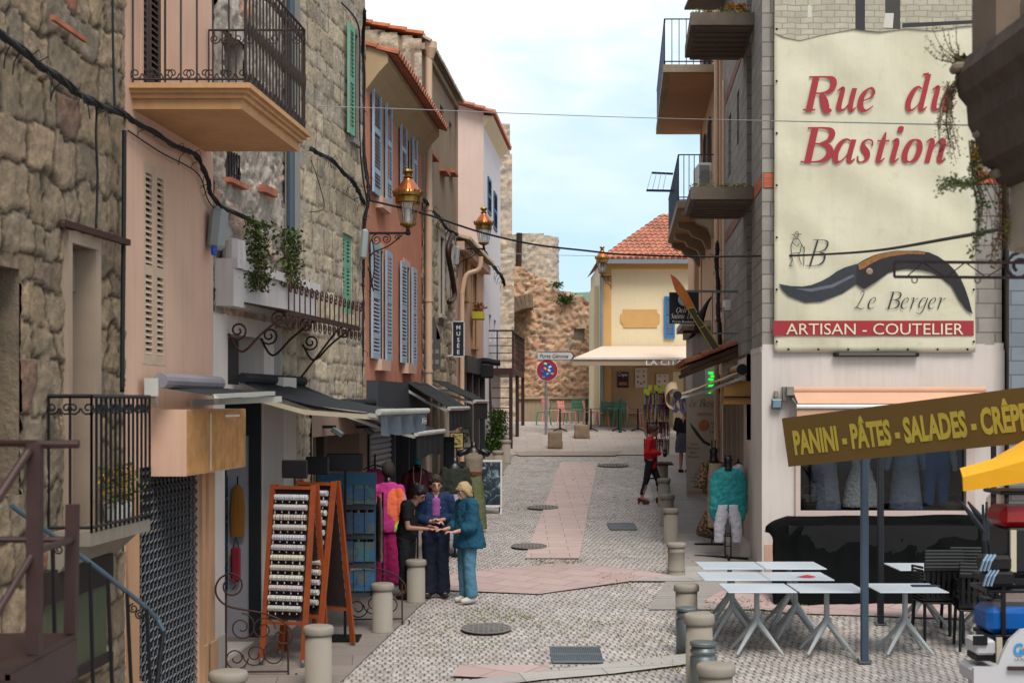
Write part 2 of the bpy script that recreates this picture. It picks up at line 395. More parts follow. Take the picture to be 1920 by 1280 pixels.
# stroke lettering: calligraphic glyphs, each stroke is a list of (x,y,width)
GL={
'R':(.72,[[(.06,.03,.03),(.34,.03,.03)],[(.2,0,.13),(.2,.7,.13)],[(.04,.68,.03),(.4,.68,.035),(.58,.64,.09),(.63,.53,.13),(.58,.41,.09),(.42,.36,.035),(.22,.36,.03)],[(.38,.37,.06),(.5,.2,.14),(.6,.03,.13),(.72,.015,.03)]]),
'B':(.68,[[(.04,.015,.03),(.4,.015,.035),(.58,.08,.1),(.64,.2,.13),(.57,.32,.09),(.38,.37,.035),(.22,.37,.03)],[(.2,0,.13),(.2,.7,.13)],[(.04,.685,.03),(.4,.685,.035),(.56,.64,.08),(.6,.54,.12),(.54,.43,.08),(.38,.375,.035)]]),
'u':(.5,[[(.01,.4,.02),(.1,.46,.05),(.13,.42,.09),(.12,.2,.1),(.13,.07,.1),(.2,.02,.05),(.28,.06,.03),(.37,.2,.03)],[(.39,.46,.1),(.38,.2,.1),(.4,.04,.09),(.45,.02,.05),(.52,.08,.02)]]),
'e':(.42,[[(.12,.21,.02),(.26,.26,.03),(.33,.36,.06),(.27,.45,.05),(.19,.44,.04),(.1,.34,.09),(.07,.2,.11),(.12,.06,.1),(.22,.01,.05),(.3,.04,.03),(.38,.11,.02)]]),
'd':(.52,[[(.3,.42,.03),(.22,.46,.04),(.13,.38,.09),(.07,.2,.11),(.1,.05,.09),(.18,.01,.04),(.28,.09,.02),(.36,.24,.02)],[(.26,.7,.03),(.39,.71,.05)],[(.39,.71,.1),(.38,.3,.1),(.38,.06,.1),(.44,.02,.05),(.51,.08,.02)]]),
'a':(.5,[[(.34,.42,.03),(.24,.46,.04),(.13,.38,.09),(.07,.2,.11),(.1,.05,.09),(.18,.01,.04),(.28,.09,.02),(.36,.24,.02)],[(.4,.46,.1),(.38,.2,.1),(.39,.05,.09),(.45,.02,.05),(.51,.08,.02)]]),
's':(.36,[[(.31,.33,.03),(.29,.42,.03),(.2,.455,.03),(.1,.4,.06),(.12,.3,.1),(.22,.2,.11),(.26,.1,.08),(.18,.015,.03),(.08,.02,.03),(.04,.13,.03)]]),
't':(.3,[[(.02,.43,.03),(.28,.43,.03)],[(.16,.6,.03),(.14,.4,.1),(.13,.2,.1),(.13,.06,.1),(.18,.02,.05),(.26,.09,.02)]]),
'i':(.27,[[(.02,.4,.02),(.1,.46,.05),(.13,.4,.1),(.12,.2,.1),(.12,.06,.1),(.17,.02,.05),(.25,.09,.02)],[(.085,.655,.06),(.11,.655,.11),(.15,.655,.12),(.19,.655,.11),(.215,.655,.06)]]),
'o':(.45,[[(.24,.455,.03),(.13,.4,.08),(.07,.22,.11),(.1,.06,.09),(.2,.01,.03),(.32,.07,.09),(.37,.25,.11),(.33,.4,.08),(.24,.455,.03)]]),
'n':(.52,[[(.01,.4,.02),(.1,.46,.05),(.14,.4,.1),(.13,.2,.1),(.12,0,.1)],[(.14,.22,.02),(.26,.4,.03),(.35,.45,.06),(.39,.38,.1),(.38,.2,.1),(.38,.06,.1),(.43,.02,.05),(.51,.08,.02)]]),
'L':(.55,[[(.1,.6,.02),(.2,.7,.04),(.28,.62,.06),(.22,.35,.07),(.14,.1,.06),(.04,.02,.03)],[(.04,.04,.03),(.15,.06,.05),(.35,.0,.05),(.5,.04,.02)]]),
'g':(.46,[[(.34,.42,.03),(.24,.46,.04),(.13,.38,.09),(.07,.22,.1),(.12,.08,.07),(.2,.06,.03),(.34,.2,.02)],[(.4,.45,.09),(.37,.1,.09),(.31,-.12,.07),(.18,-.2,.04),(.06,-.14,.04)]]),
'r':(.37,[[(.01,.4,.02),(.1,.46,.05),(.14,.4,.1),(.13,.2,.1),(.12,0,.1)],[(.14,.22,.02),(.25,.4,.03),(.34,.43,.08)]]),
'O':(.7,[[(.35,.7,.03),(.14,.58,.09),(.07,.35,.11),(.14,.1,.09),(.35,0,.03),(.56,.12,.09),(.63,.35,.11),(.56,.6,.09),(.35,.7,.03)]]),
'l':(.26,[[(.14,.71,.09),(.13,.3,.09),(.12,.06,.09),(.17,.02,.05),(.25,.09,.02)]]),
'S':(.52,[[(.46,.55,.03),(.42,.66,.03),(.28,.7,.03),(.13,.6,.08),(.16,.46,.11),(.35,.32,.12),(.4,.16,.1),(.26,.01,.03),(.1,.03,.03),(.05,.2,.03)]]),
'c':(.4,[[(.33,.34,.05),(.3,.44,.04),(.2,.455,.03),(.1,.36,.09),(.07,.2,.11),(.12,.06,.09),(.22,.01,.05),(.36,.1,.02)]]),
' ':(.3,[]),
}
def strokes(name,s,o,u,v,h,mat,parent,w=None,shear=.22,wk=1.0,ext=.002,track=.02,label=None):
    o=V(o);u=V(u).normalized();v=V(v).normalized();nn=u.cross(v).normalized(); sc=h/.7
    tot=sum(GL[c][0]+track for c in s)-track; kx=(w/(tot)) if w else sc; mb=MB(); x=0; q=0
    for ch in s:
        adv,ss=GL[ch]
        for st in ss:
            pts=smoothpts([V((a,b,c)) for a,b,c in st],5) if len(st)>2 else [V(p) for p in st]
            q+=1; k=len(mb.v); n=len(pts)
            for i,p in enumerate(pts):
                a=pts[max(i-1,0)];b=pts[min(i+1,n-1)]; tx,ty=b.x-a.x,b.y-a.y; L=math.hypot(tx,ty) or 1; nx,ny=-ty/L,tx/L
                for sg in(-1,1):
                    gx=x+p.x+nx*p.z*wk*.5*sg; gy=p.y+ny*p.z*wk*.5*sg; mb.v.append(o+u*(gx*kx+gy*sc*shear)+v*gy*sc+nn*(ext+(q%9)*.00035))
            for i in range(n-1): mb.f.append((k+2*i,k+2*i+2,k+2*i+3,k+2*i+1))
        x+=adv+track
    return mb.build(name,mat,parent,label=label)
# ============================================================ camera, light, sky
cam=bpy.data.cameras.new('camera'); co=bpy.data.objects.new('camera',cam); COL.objects.link(co); SC.camera=co
co.location=(0,0,CZ); co.rotation_euler=(R(90),0,0); cam.lens=50; cam.sensor_width=36; cam.sensor_fit='HORIZONTAL'; cam.shift_y=(HZ-640)/1920; cam.clip_end=2000; cam.clip_start=.1
cam.dof.use_dof=True; cam.dof.focus_distance=24; cam.dof.aperture_fstop=3.2
SC.view_settings.view_transform='Standard'; SC.view_settings.look='None'; SC.view_settings.exposure=1.15
SUN_EL,SUN_AZ=R(56),R(163)
w=bpy.data.worlds.new('World'); SC.world=w; w.use_nodes=True; wt=w.node_tree; wn=wt.nodes; wl=wt.links
bg=wn['Background']; sky=wn.new('ShaderNodeTexSky'); sky.sky_type='NISHITA'; sky.sun_disc=False; sky.sun_elevation=SUN_EL; sky.sun_rotation=SUN_AZ; sky.air_density=1.3; sky.dust_density=.6
tc=wn.new('ShaderNodeTexCoord'); mp=wn.new('ShaderNodeMapping'); mp.inputs['Scale'].default_value=(2.6,2.6,7.5); mp.inputs['Location'].default_value=(0.3,0.1,-.35); wl.new(tc.outputs['Generated'],mp.inputs[0])
nz=wn.new('ShaderNodeTexNoise'); nz.inputs['Scale'].default_value=1.25; nz.inputs['Detail'].default_value=7; nz.inputs['Roughness'].default_value=.52; wl.new(mp.outputs[0],nz.inputs['Vector'])
cr=wn.new('ShaderNodeValToRGB'); cr.color_ramp.elements[0].position=.44; cr.color_ramp.elements[1].position=.56; wl.new(nz.outputs['Fac'],cr.inputs[0])
sp=wn.new('ShaderNodeSeparateXYZ'); wl.new(tc.outputs['Generated'],sp.inputs[0])
def wm(op,a,b,clamp=False):
    n=wn.new('ShaderNodeMath'); n.operation=op; n.use_clamp=clamp
    for x,i in((a,0),(b,1)):
        if isinstance(x,(int,float)): n.inputs[i].default_value=x
        else: wl.new(x,n.inputs[i])
    return n.outputs[0]
# cloud bank thickens above about twelve degrees, thin haze below
el=wm('MULTIPLY',wm('SUBTRACT',sp.outputs[2],.13),6.0,True)
fac=wm('ADD',wm('MULTIPLY',cr.outputs[0],wm('ADD',wm('MULTIPLY',el,.62),.30)),wm('MULTIPLY',el,.22),True)
thin=wn.new('ShaderNodeMix'); thin.data_type='RGBA'; thin.inputs[0].default_value=.8; thin.inputs[7].default_value=(4.5,6.5,8.1,1); wl.new(sky.outputs[0],thin.inputs[6])
mx=wn.new('ShaderNodeMix'); mx.data_type='RGBA'; mx.inputs[7].default_value=(8.4,8.6,9.0,1); wl.new(thin.outputs[2],mx.inputs[6]); wl.new(fac,mx.inputs[0])
wl.new(mx.outputs[2],bg.inputs[0]); bg.inputs[1].default_value=.0625
sd=bpy.data.lights.new('sun','SUN'); sd.energy=1.5; sd.angle=R(26); sd.color=(1,.95,.88); so=bpy.data.objects.new('sun',sd); COL.objects.link(so)
so.rotation_euler=V((-math.sin(SUN_AZ)*math.cos(SUN_EL),-math.cos(SUN_AZ)*math.cos(SUN_EL),-math.sin(SUN_EL))).to_track_quat('-Z','Y').to_euler()
# ============================================================ materials
plaster_peach=M('plaster_peach','#c5a18b',.9,.10,1.3,.25,.12,70,streak=.22)
plaster_orange=M('plaster_orange','#c27f64',.9,.14,1.5,.4,.2,50,streak=.35)
plaster_white=M('plaster_white','#cbc0b8',.9,.08,1.2,.3,.25,40,streak=.22)
plaster_cream=M('plaster_cream','#d8c8a6',.9,.06,1.2,.1,.1,60,streak=.10)
plaster_pink=M('plaster_pink','#cfb5a8',.9,.07,1.2,.12,.1,60,streak=.15)
plaster_tan=M('plaster_tan','#8f7b66',.92,.12,1.2,.3,.15,50,streak=.4)
plaster_grey=M('plaster_grey','#8a837b',.92,.14,1.6,.35,.3,40,streak=.35)
concrete=M('concrete','#7f7669',.93,.2,2.5,.5,.4,40,streak=.4)
concrete_dark=M('concrete_dark','#5d5349',.93,.25,3,.6,.5,35,streak=.3)
old_stone=M('old_carved_stone','#a39786',.93,.22,5,.5,.8,30)
black_iron=M('black_iron','#1d1b1c',.5,.2,9,.1,.2,80,metal=.4)
rust_iron=M('rusty_iron','#3f2620',.75,.35,14,.3,.4,70,metal=.2)
brown_paint=M('brown_painted_steel','#3d2926',.5,.2,6,.2,.15,60,metal=.2)
blue_rail=M('worn_blue_rail','#51626f',.4,.2,9,.2,.2,60,metal=.5)
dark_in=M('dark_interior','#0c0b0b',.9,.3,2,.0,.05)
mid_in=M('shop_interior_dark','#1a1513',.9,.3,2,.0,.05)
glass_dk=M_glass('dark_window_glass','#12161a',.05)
white_wood=M('white_paint','#d8d4d0',.6,.06,4,.15,.1)
grey_frame=M('grey_window_frame','#8e8b88',.6,.1,4,.15,.1)
shutter_blue=M('pale_blue_shutter_paint','#93a7b8',.6,.10,5,.15,.1)
shutter_green=M('green_shutter_paint','#6a9a80',.6,.12,5,.2,.1)
shutter_beige=M('beige_shutter_paint','#b79e88',.7,.10,5,.2,.1)
shutter_dark=M('brown_shutter_paint','#3e322d',.65,.15,5,.2,.1)
shutter_royal=M('royal_blue_paint','#2b70a8',.5,.1,5,.05,.1)
terracotta=M('terracotta','#a8654b',.9,.45,6,.55,.4,40)
terracotta_br=M('bright_terracotta','#bd6742',.88,.4,6,.4,.4,40)
terracotta_pl=M('pale_terracotta','#b4705a',.9,.3,7,.45,.4,40)
tile_beige=M('beige_clay_tile','#a08c74',.9,.25,8,.4,.4,40)
canvas_black=M('black_canvas','#131518',.85,.2,3,.15,.15,120)
canvas_grey=M('grey_canvas','#212226',.8,.2,3,.2,.15,120)
steel_white=M('worn_white_steel','#a9a79f',.5,.12,6,.3,.15,60)
cable_m=M('black_cable','#131417',.6,.1,20,.0,.1)
wood_o=M('orange_stained_wood','#8a3f1a',.55,.25,7,.1,.2,50)
granite=M('speckled_granite','#8d8478',.85,.12,3,.25,.6,90)
pipe_cream=M('cream_downpipe','#c6a78c',.55,.08,5,.2,.1)
leaf_g=M('leaf_green','#3f5a22',.7,.35,12,.0,.1); leaf_y=M('leaf_yellow_green','#7c7a26',.7,.35,12,.0,.1); leaf_d=M('dry_leaf','#6b5a3a',.8,.3,12,.0,.1)
st_near=M_stone('near_rubble_stone',[(0,'#84715b'),(.3,'#9d8767'),(.55,'#8c7d6a'),(.78,'#aa9070'),(.96,'#7d7163'),(1,'#9a5b40')],'#3a3128','#69634c',black=.3,val=1.45)
st_gray=M_stone('grey_ashlar_stone',[(0,'#8f8577'),(.3,'#a69a88'),(.6,'#9b8c75'),(.85,'#b5a68c'),(1,'#877a67')],'#63564a',None,black=.15,val=2.1)
st_rubble=M_stone('patched_rubble_stone',[(0,'#7d776e'),(.35,'#a39a90'),(.6,'#8a8178'),(.85,'#b9aea4'),(1,'#a8765c')],'#95887c',None,black=.4,gr='#4a453f',val=1.9)
st_warm=M_stone('warm_rubble_stone',[(0,'#a67f5f'),(.25,'#b98d6a'),(.45,'#9c8468'),(.65,'#c39a76'),(.8,'#8f867a'),(.93,'#b06f4c'),(1,'#aaa292')],'#c2a88d','#5a6133',black=.12,val=2.25)
st_tower=M_stone('pale_tower_stone',[(0,'#a59482'),(.3,'#b8a893'),(.6,'#9a8f84'),(.85,'#c3b39f'),(1,'#a27a5e')],'#bfae9a',None,black=.4,gr='#7b756c',val=1.9)
block=M_brick('concrete_blocks','#857f78','#9a938a','#6d665f',.5,.21,.012,.95,.5,.7,.006,.35)
block_paint=M_brick('grey_painted_bricks','#6f757a','#7d8388','#5c6165',.42,.2,.012,.9,.5,.6,.004,.2)
red_brick=M_brick('hollow_red_brick','#b3573a','#c2684a','#8a6a58',.22,.07,.01)
# ============================================================ ground
def cobble_mat():
    t=NT('cobble_setts'); uv=t.coord('Object'); ob=uv
    nn=t.new('ShaderNodeTexNoise'); t.link(ob,nn.inputs['Vector']); nn.inputs['Scale'].default_value=2.2; nn.inputs['Detail'].default_value=3
    vm=t.new('ShaderNodeVectorMath',operation='MULTIPLY_ADD'); t.link(nn.outputs['Color'],vm.inputs[0]); vm.inputs[1].default_value=(.10,.10,0); t.link(uv,vm.inputs[2])
    rt=t.mapping(vm.outputs[0],(1,1,1),(0,0,R(-4)))
    b=t.new('ShaderNodeTexBrick'); t.link(rt,b.inputs['Vector']); b.offset=.43; b.inputs['Scale'].default_value=1; b.inputs['Brick Width'].default_value=.082; b.inputs['Row Height'].default_value=.125; b.inputs['Mortar Size'].default_value=.0085; b.inputs['Mortar Smooth'].default_value=.5
    b.inputs['Color1'].default_value=col('#a19a95'); b.inputs['Color2'].default_value=col('#b1a9a3'); b.inputs['Mortar'].default_value=col('#837970')
    # open vertical joints: dark holes at the sett ends
    b2=t.new('ShaderNodeTexBrick'); t.link(rt,b2.inputs['Vector']); b2.offset=.43; b2.inputs['Scale'].default_value=1; b2.inputs['Brick Width'].default_value=.082; b2.inputs['Row Height'].default_value=.125; b2.inputs['Mortar Size'].default_value=.015; b2.inputs['Mortar Smooth'].default_value=.25
    sx=t.new('ShaderNodeSeparateXYZ'); t.link(rt,sx.inputs[0])
    fr=t.math('FRACT',t.math('DIVIDE',sx.outputs[1],.125)); inrow=t.math('MULTIPLY',t.math('GREATER_THAN',fr,.34),t.math('LESS_THAN',fr,.72))
    hole=t.math('MULTIPLY',b2.outputs['Fac'],inrow)
    gate=t.ramp(t.noise(t.mapping(ob,(1,1,1)),9,2,.5),[(.40,0.0),(.50,1.0)])
    hole=t.math('MULTIPLY',hole,gate)
    vo=t.new('ShaderNodeTexVoronoi'); t.link(rt,vo.inputs['Vector']); vo.inputs['Scale'].default_value=9.5
    vs=t.new('ShaderNodeRGBToBW'); t.link(vo.outputs['Color'],vs.inputs[0]); c=t.mix(.45,b.outputs['Color'],vs.outputs[0],'SOFT_LIGHT')
    big=t.noise(ob,.55,5,.6); med=t.noise(ob,2.6,5,.65)
    c=t.mix(t.math('MULTIPLY',t.ramp(big,[(.4,0.0),(.66,1.0)]),.25),c,'#827c77')
    c=t.mix(t.math('MULTIPLY',t.ramp(med,[(.5,0.0),(.72,1.0)]),.30),c,'#b09a8e')
    c=t.mix(t.math('MULTIPLY',hole,.75),c,t.mix(t.ramp(med,[(.45,0.0),(.62,1.0)]),'#453b36','#545230'))
    moss=t.math('MULTIPLY',t.ramp(t.noise(ob,1.1,4,.6),[(.56,0.0),(.70,1.0)]),t.math('MULTIPLY',b2.outputs['Fac'],.55)); c=t.mix(moss,c,'#5d6230')
    h=t.math('SUBTRACT',1.0,t.math('ADD',t.math('MULTIPLY',b.outputs['Fac'],.5),t.math('MULTIPLY',hole,1.0)))
    nb=t.bump(h,.8,.02); nb=t.bump(t.noise(ob,38,4),.35,.006,nb); nb=t.bump(vo.outputs['Distance'],.25,.02,nb)
    rg=t.ramp(big,[(.3,.5),(.7,.8)])
    return t.out(c,rg,nb,0,.4)
cob=cobble_mat()
def slab_mat(name,c1,c2,w,h,rot=0,mort='#5b524c',dots=False):
    return M_brick(name,c1,c2,mort,w,h,.006,.75,.5,.5,.006,.22,'Object',rot,.4)
pink_diag=slab_mat('pink_diagonal_slabs','#aa928c','#b59d97',.62,.42,R(32)); pink_str=slab_mat('pink_strip_slabs','#b39c95','#bfa8a0',.61,.36,0,'#66584f'); 
pave_l=slab_mat('left_pavement_slabs','#7a7069','#877c74',.75,.45,R(-5)); pave_r=slab_mat('right_pavement_boards','#8e8781','#9c948d',1.5,.16,R(-4.5)); pale_sl=slab_mat('pale_flagstones','#9c9791','#aaa49d',.9,.5,R(-12)); plaza_m=slab_mat('plaza_flagstones','#a2958b','#b0a49a',.9,.5,0)
ys=[-60,-30,-10]+[i*.5 for i in range(-8,104)]+[60,80,140,400]; xs=[-400,-60,-20]+[i*.5 for i in range(-12,21)]+[20,60,400]
mb=MB(); mb.v=[V((x,y,gz(y)+(.012*noise.noise(V((x*.8,y*.8,0))) if abs(x)<9 and 8<y<52 else 0)-.012)) for y in ys for x in xs]; nx=len(xs)
mb.f=[(j*nx+i,j*nx+i+1,(j+1)*nx+i+1,(j+1)*nx+i) for j in range(len(ys)-1) for i in range(nx-1)]
gr=struct(mb,'ground',cob)
def sheet(name,poly,mat,lift=.004,step=1.0): # poly as list of (X,Y) cut by rows
    """drape a polygon given as rows: list of (Y,Xleft,Xright)"""
    m=MB(); rows=[]
    for (ya,la,ra),(yb,lb,rb) in zip(poly,poly[1:]):
        n=max(1,int((yb-ya)/step)); rows+=[(ya+(yb-ya)*i/n,la+(lb-la)*i/n,ra+(rb-ra)*i/n) for i in range(n)]
    rows.append(poly[-1])
    for y,l,r in rows: m.v+=[V((l,y,gz(y)+lift)),V(((l+r)/2,y,gz(y)+lift)),V((r,y,gz(y)+lift))]
    for i in range(len(rows)-1):
        for k in (0,1): m.f.append((3*i+k,3*i+k+1,3*i+4+k,3*i+3+k))
    return struct(m,name,mat)
def gxy(px,py): Y=9600/(py-615); return xat(px,Y),Y
sheet('pavement',[(6,-6,-2.2),(14.4,-5,-1.75),(19,-4,-1.12),(24,-3.2,-.88),(30,-2.5,-.55),(38.5,-1.6,-.05),(41.2,-1.5,.1)],pave_l,.006)
sheet('pavement',[(18.2,1.75,9),(20.8,2.3,9),(24,2.55,6),(29,2.9,6),(36,3.4,7),(41.2,3.9,8)],pave_r,.006)
def drape_poly(name,pts,mat,lift): # convex polygon of pixel ground points
    g=[gxy(*p) for p in pts]; m=MB(); cx=sum(p[0] for p in g)/len(g); cy=sum(p[1] for p in g)/len(g); n=len(g); k=6
    m.v=[V((cx,cy,gz(cy)+lift))]
    for i in range(1,k+1):
        for p in g: x=cx+(p[0]-cx)*i/k; y=cy+(p[1]-cy)*i/k; m.v.append(V((x,y,gz(y)+lift)))
    for j in range(n): m.f.append((0,1+j,1+(j+1)%n))
    for i in range(k-1):
        for j in range(n): a=1+i*n; m.f.append((a+j,a+n+j,a+n+(j+1)%n,a+(j+1)%n))
    return struct(m,name,mat)
drape_poly('pink_paving_strip',[(984,1047),(1086,1047),(1117,885),(1119,866),(1051,866),(1030,925)],pink_str,.010)
drape_poly('pink_paving_diamond',[(800,1105),(1010,1114),(1180,1090),(1255,1078),(1160,1064),(1046,1056),(900,1070),(800,1084)],pink_diag,.010)
drape_poly('pale_paving_band',[(1255,1078),(1180,1090),(1300,1090),(1440,1080),(1440,1064),(1250,1062)],pale_sl,.012)
drape_poly('pink_paving_patch',[(848,1268),(862,1247),(1030,1247),(1026,1262),(940,1272)],pink_diag,.010)
drape_poly('pale_paving_band',[(780,1310),(770,1290),(990,1262),(1120,1247),(1290,1226),(1290,1246),(1150,1264),(1020,1275),(880,1292)],pale_sl,.014)
drape_poly('pink_paving_patch',[(1318,1128),(1480,1150),(1800,1160),(1850,1120),(1600,1090),(1380,1092)],pink_diag,.010)
sheet('plaza_paving',[(40.4,-3,9),(41.2,-3,9),(47.5,-4,10),(52,-6,11),(58,-8,12)],plaza_m,.010,.5)
sheet('brown_paving_band',[(40.0,.2,2.9),(41.3,.0,3.2)],slab_mat('brown_slabs','#8f7f73','#998a7e',.8,.5),.018,.4)
def disc(px,py,rx,name,mat,lab,ell=1.0):
    x,Y=gxy(px,py); r=rx*Y/FPX; t=T(name,lab,'manhole cover',(x,Y,gz(Y)+.004)); m=MB(); z=gz(Y)+.012
    rot=Matrix.Rotation(math.atan(.0525),3,'X')
    m.lathe([(r*.97,0),(r,.012),(r*.93,.014),(r*.92,.008)],(x,Y,z),28,rot)
    m.build('cover',mat,t); d=MB()
    for i in range(-4,5):
        for j in range(-4,5):
            if (i*i+j*j)<17: q=rot@V((i*r*.2,j*r*.2,.014)); d.box(V((x,Y,z))+q,(r*.12,r*.12,.008))
    d.build('tread_pattern',mat,t)
mh=M('cast_iron_cover','#7b7570',.6,.25,12,.3,.4,60,metal=.3)
disc(912,1180,48,'manhole_cover',mh,'round dark manhole cover in the near cobbles, left of the metal grate')
disc(992,1025,34,'manhole_cover',mh,'round manhole cover crossing the near end of the pink paving strip'); disc(1018,952,30,'manhole_cover',mh,'round manhole cover on the left edge halfway up the pink strip'); disc(1150,873,30,'manhole_cover',mh,'small round manhole cover right of the top of the pink strip')
def grate(px0,px1,py0,py1,lab,n=26):
    x0,y0=gxy(px0,py1); x1=gxy(px1,py1)[0]; y1=gxy(px0,py0)[1]; t=T('drain_grate',lab,'metal grate',((x0+x1)/2,y0,gz(y0))); m=MB(); s=lambda y:gz(y)+.02
    mid=(y0+y1)/2
    for a,b in((y0,y0+.04),(mid-.02,mid+.02),(y1-.04,y1)): m.hexa([V((x0,a,s(a)-.015)),V((x1,a,s(a)-.015)),V((x1,b,s(b)-.015)),V((x0,b,s(b)-.015)),V((x0,a,s(a))),V((x1,a,s(a))),V((x1,b,s(b))),V((x0,b,s(b)))])
    m.build('frame',steel_g,t); m=MB()
    for i in range(n+1):
        x=x0+(x1-x0)*i/n; m.bar((x,y0+.04,s(y0)-.004),(x,y1-.04,s(y1)-.004),.014,.012)
    m.quad(V((x0,y0,s(y0)-.012)),V((x1,y0,s(y0)-.012)),V((x1,y1,s(y1)-.012)),V((x0,y1,s(y1)-.012))); m.build('slats',steel_g2,t)
steel_g=M('galvanised_frame','#757a7c',.5,.15,8,.3,.2,metal=.5); steel_g2=M('galvanised_slats','#5f676b',.5,.15,8,.3,.2,metal=.5)
grate(1036,1131,1214,1243,'large double metal grate in the near cobbles at the bottom centre'); grate(1144,1195,981,993,'small metal grate in the cobbles near the woman in red')
# far hill
m=MB(); rr=random.Random(3)
for i in range(41):
    for j in range(3): x=-200+i*12; m.v.append(V((x,320-j*60*0,3+(0,.7,1)[j]*(26+10*noise.noise(V((x*.02,0,1)))) )) if j<2 else V((x,360,34+10*noise.noise(V((x*.02,0,1))))))
for i in range(40):
    for j in range(2): m.f.append((i*3+j,i*3+3+j,i*3+4+j,i*3+1+j))
struct(m,'hill',M('hill_scrub','#5d7a66',.95,.3,.05,.3,.3,1))
F1=Street(-4.32,.079,1); F2=Street(-4.41,.086,1); F3=Street(-4.98,.124,1); F5=Street(-3.99,.079,1); FR=Street(1.996,.079,-1)
def frameband(mb,fr,h,w=.1,n=.03,sill=.0): # raised stone/plaster surround of an opening
    a,b,c,d=h[:4]; fbox(mb,fr,a-w,a,c,d,-.02,n); fbox(mb,fr,b,b+w,c,d,-.02,n); fbox(mb,fr,a-w,b+w,d,d+w*1.2,-.02,n+.002)
    if sill: fbox(mb,fr,a-w,b+w,c-.08,c,-.02,n+sill)
def scroll_rail(mb,pf,a,b,z0,z1,n,r=.007,scr=True): # vertical bars between param a..b; pf(t,z) gives a point
    for i in range(n+1):
        t=i/n; mb.tube([pf(t,z0),pf(t,z1)],r,5)
    mb.tube([pf(0,z1),pf(.5,z1),pf(1,z1)],r*1.5,5); mb.tube([pf(0,z0+.04),pf(1,z0+.04)],r*1.2,5)
    return mb
def iron_scrolls(mb,pf,n,z,rad,r=.006,flip=1):
    for i in range(n):
        t=(i+.5)/n; c=pf(t,z); u=(pf(1,z)-pf(0,z)).normalized(); 
        for sg in(-1,1): mb.tube(spiral(c+u*sg*rad*1.0,u*sg,V((0,0,1))*flip,rad*.95,rad*.2,R(180),1.35,14),r,4)
# ------------------------------------------------------------ L1 near rubble house
h1=T('stone_house','near rubble stone house with a black iron balcony, at the left edge of the photo','house',(F1.pt(11,gz(11))))
hd=F1.hole(124,172,462,1003,.32); hd=(hd[0],hd[1],2.62,hd[3],.32); hw=(9.2,10.15,2.95,4.55,.5)
sA=stone_facade(F1,6.0,12.28,-.2,10.2,[hd,hw],Stones(3,.29,.42,.10),.022,.026,edge=.018,mw=.016); sA.build('wall',st_near,h1,True)
m=shell(F1,6.0,12.28,-.3,10.2,6); m.build('rear_walls',concrete_dark,h1)
m=MB(); frameband(m,F1,hd,.075,.05); fbox(m,F1,hd[1]-.02,hd[1]-.001,hd[2],hd[3],-.30,.045); m.build('door_surround',M('pale_render_surround','#9a8775',.9,.12,4,.3,.3,50,streak=.2),h1)
pane(F1,hd,M('old_grey_door','#6f665c',.85,.15,3,.4,.2,streak=.3),h1,'door'); m=MB(); fbox(m,F1,hd[0],hd[1],hd[3]-.34,hd[3]-.02,-.3,-.12); m.build('lintel',concrete,h1)
pane(F1,hw,concrete_dark,h1,'blocked_window')
m=MB(); m.bar(F1.p(118,418,.05),F1.p(240,455,.12),.05,.05); m.bar(F1.p(118,414,.0),F1.p(118,422,.4),.03); m.build('rusty_bar',rust_iron,h1)
m=MB(); m.bar(F1.p(98,33,.07),F1.p(160,76,.09),.03,.035); m.build('clay_ledge',terracotta,h1)
m=MB(); y0,y1=10.6,11.94; zt=2.63
fbox(m,F1,y0,y1,zt-.10,zt,0,.34); m.add([F1.pt(y0,zt-.1,0),F1.pt(y1,zt-.1,0),F1.pt(y1,zt-.1,.26),F1.pt(y0,zt-.1,.26),F1.pt(y0,zt-.42,0),F1.pt(y1,zt-.34,0)],[(0,1,5,4),(3,2,5,4),(0,3,4),(1,2,5)])
bal=m.build('balcony_slab',concrete,h1); m=MB()
pf=lambda t,z: F1.pt(y0+.02,z,.02+.32*t) ; scroll_rail(m,pf,0,1,zt,zt+1.02,2,.011); iron_scrolls(m,pf,2,zt+.93,.055,.007)
pf=lambda t,z: F1.pt(y0+.02+(y1-y0-.04)*t,z,.34); scroll_rail(m,pf,0,1,zt,zt+1.02,13,.011); iron_scrolls(m,pf,9,zt+.93,.05,.007); m.build('balcony_railing',black_iron,bal)
t=T('flower_pot','white pot of yellow and green flowers on the near black balcony','potted plant',F1.pt(11.6,zt,.2)); m=MB(); m.lathe([(.07,0),(.1,.02),(.12,.16),(.11,.16)],F1.pt(11.6,zt,.19),14); m.build('pot',white_wood,t)
rr=random.Random(5); c=F1.pt(11.6,zt+.3,.19)
pts=[c+V((rr.gauss(0,.07),rr.gauss(0,.14),rr.uniform(-.16,.17))) for _ in range(420)]; leaves(pts[:220],.05,rnd=rr).build('foliage',leaf_g,t); leaves(pts[220:],.04,rnd=rr).build('flowers',M('yellow_petals','#b98f14',.7,.2,8),t)
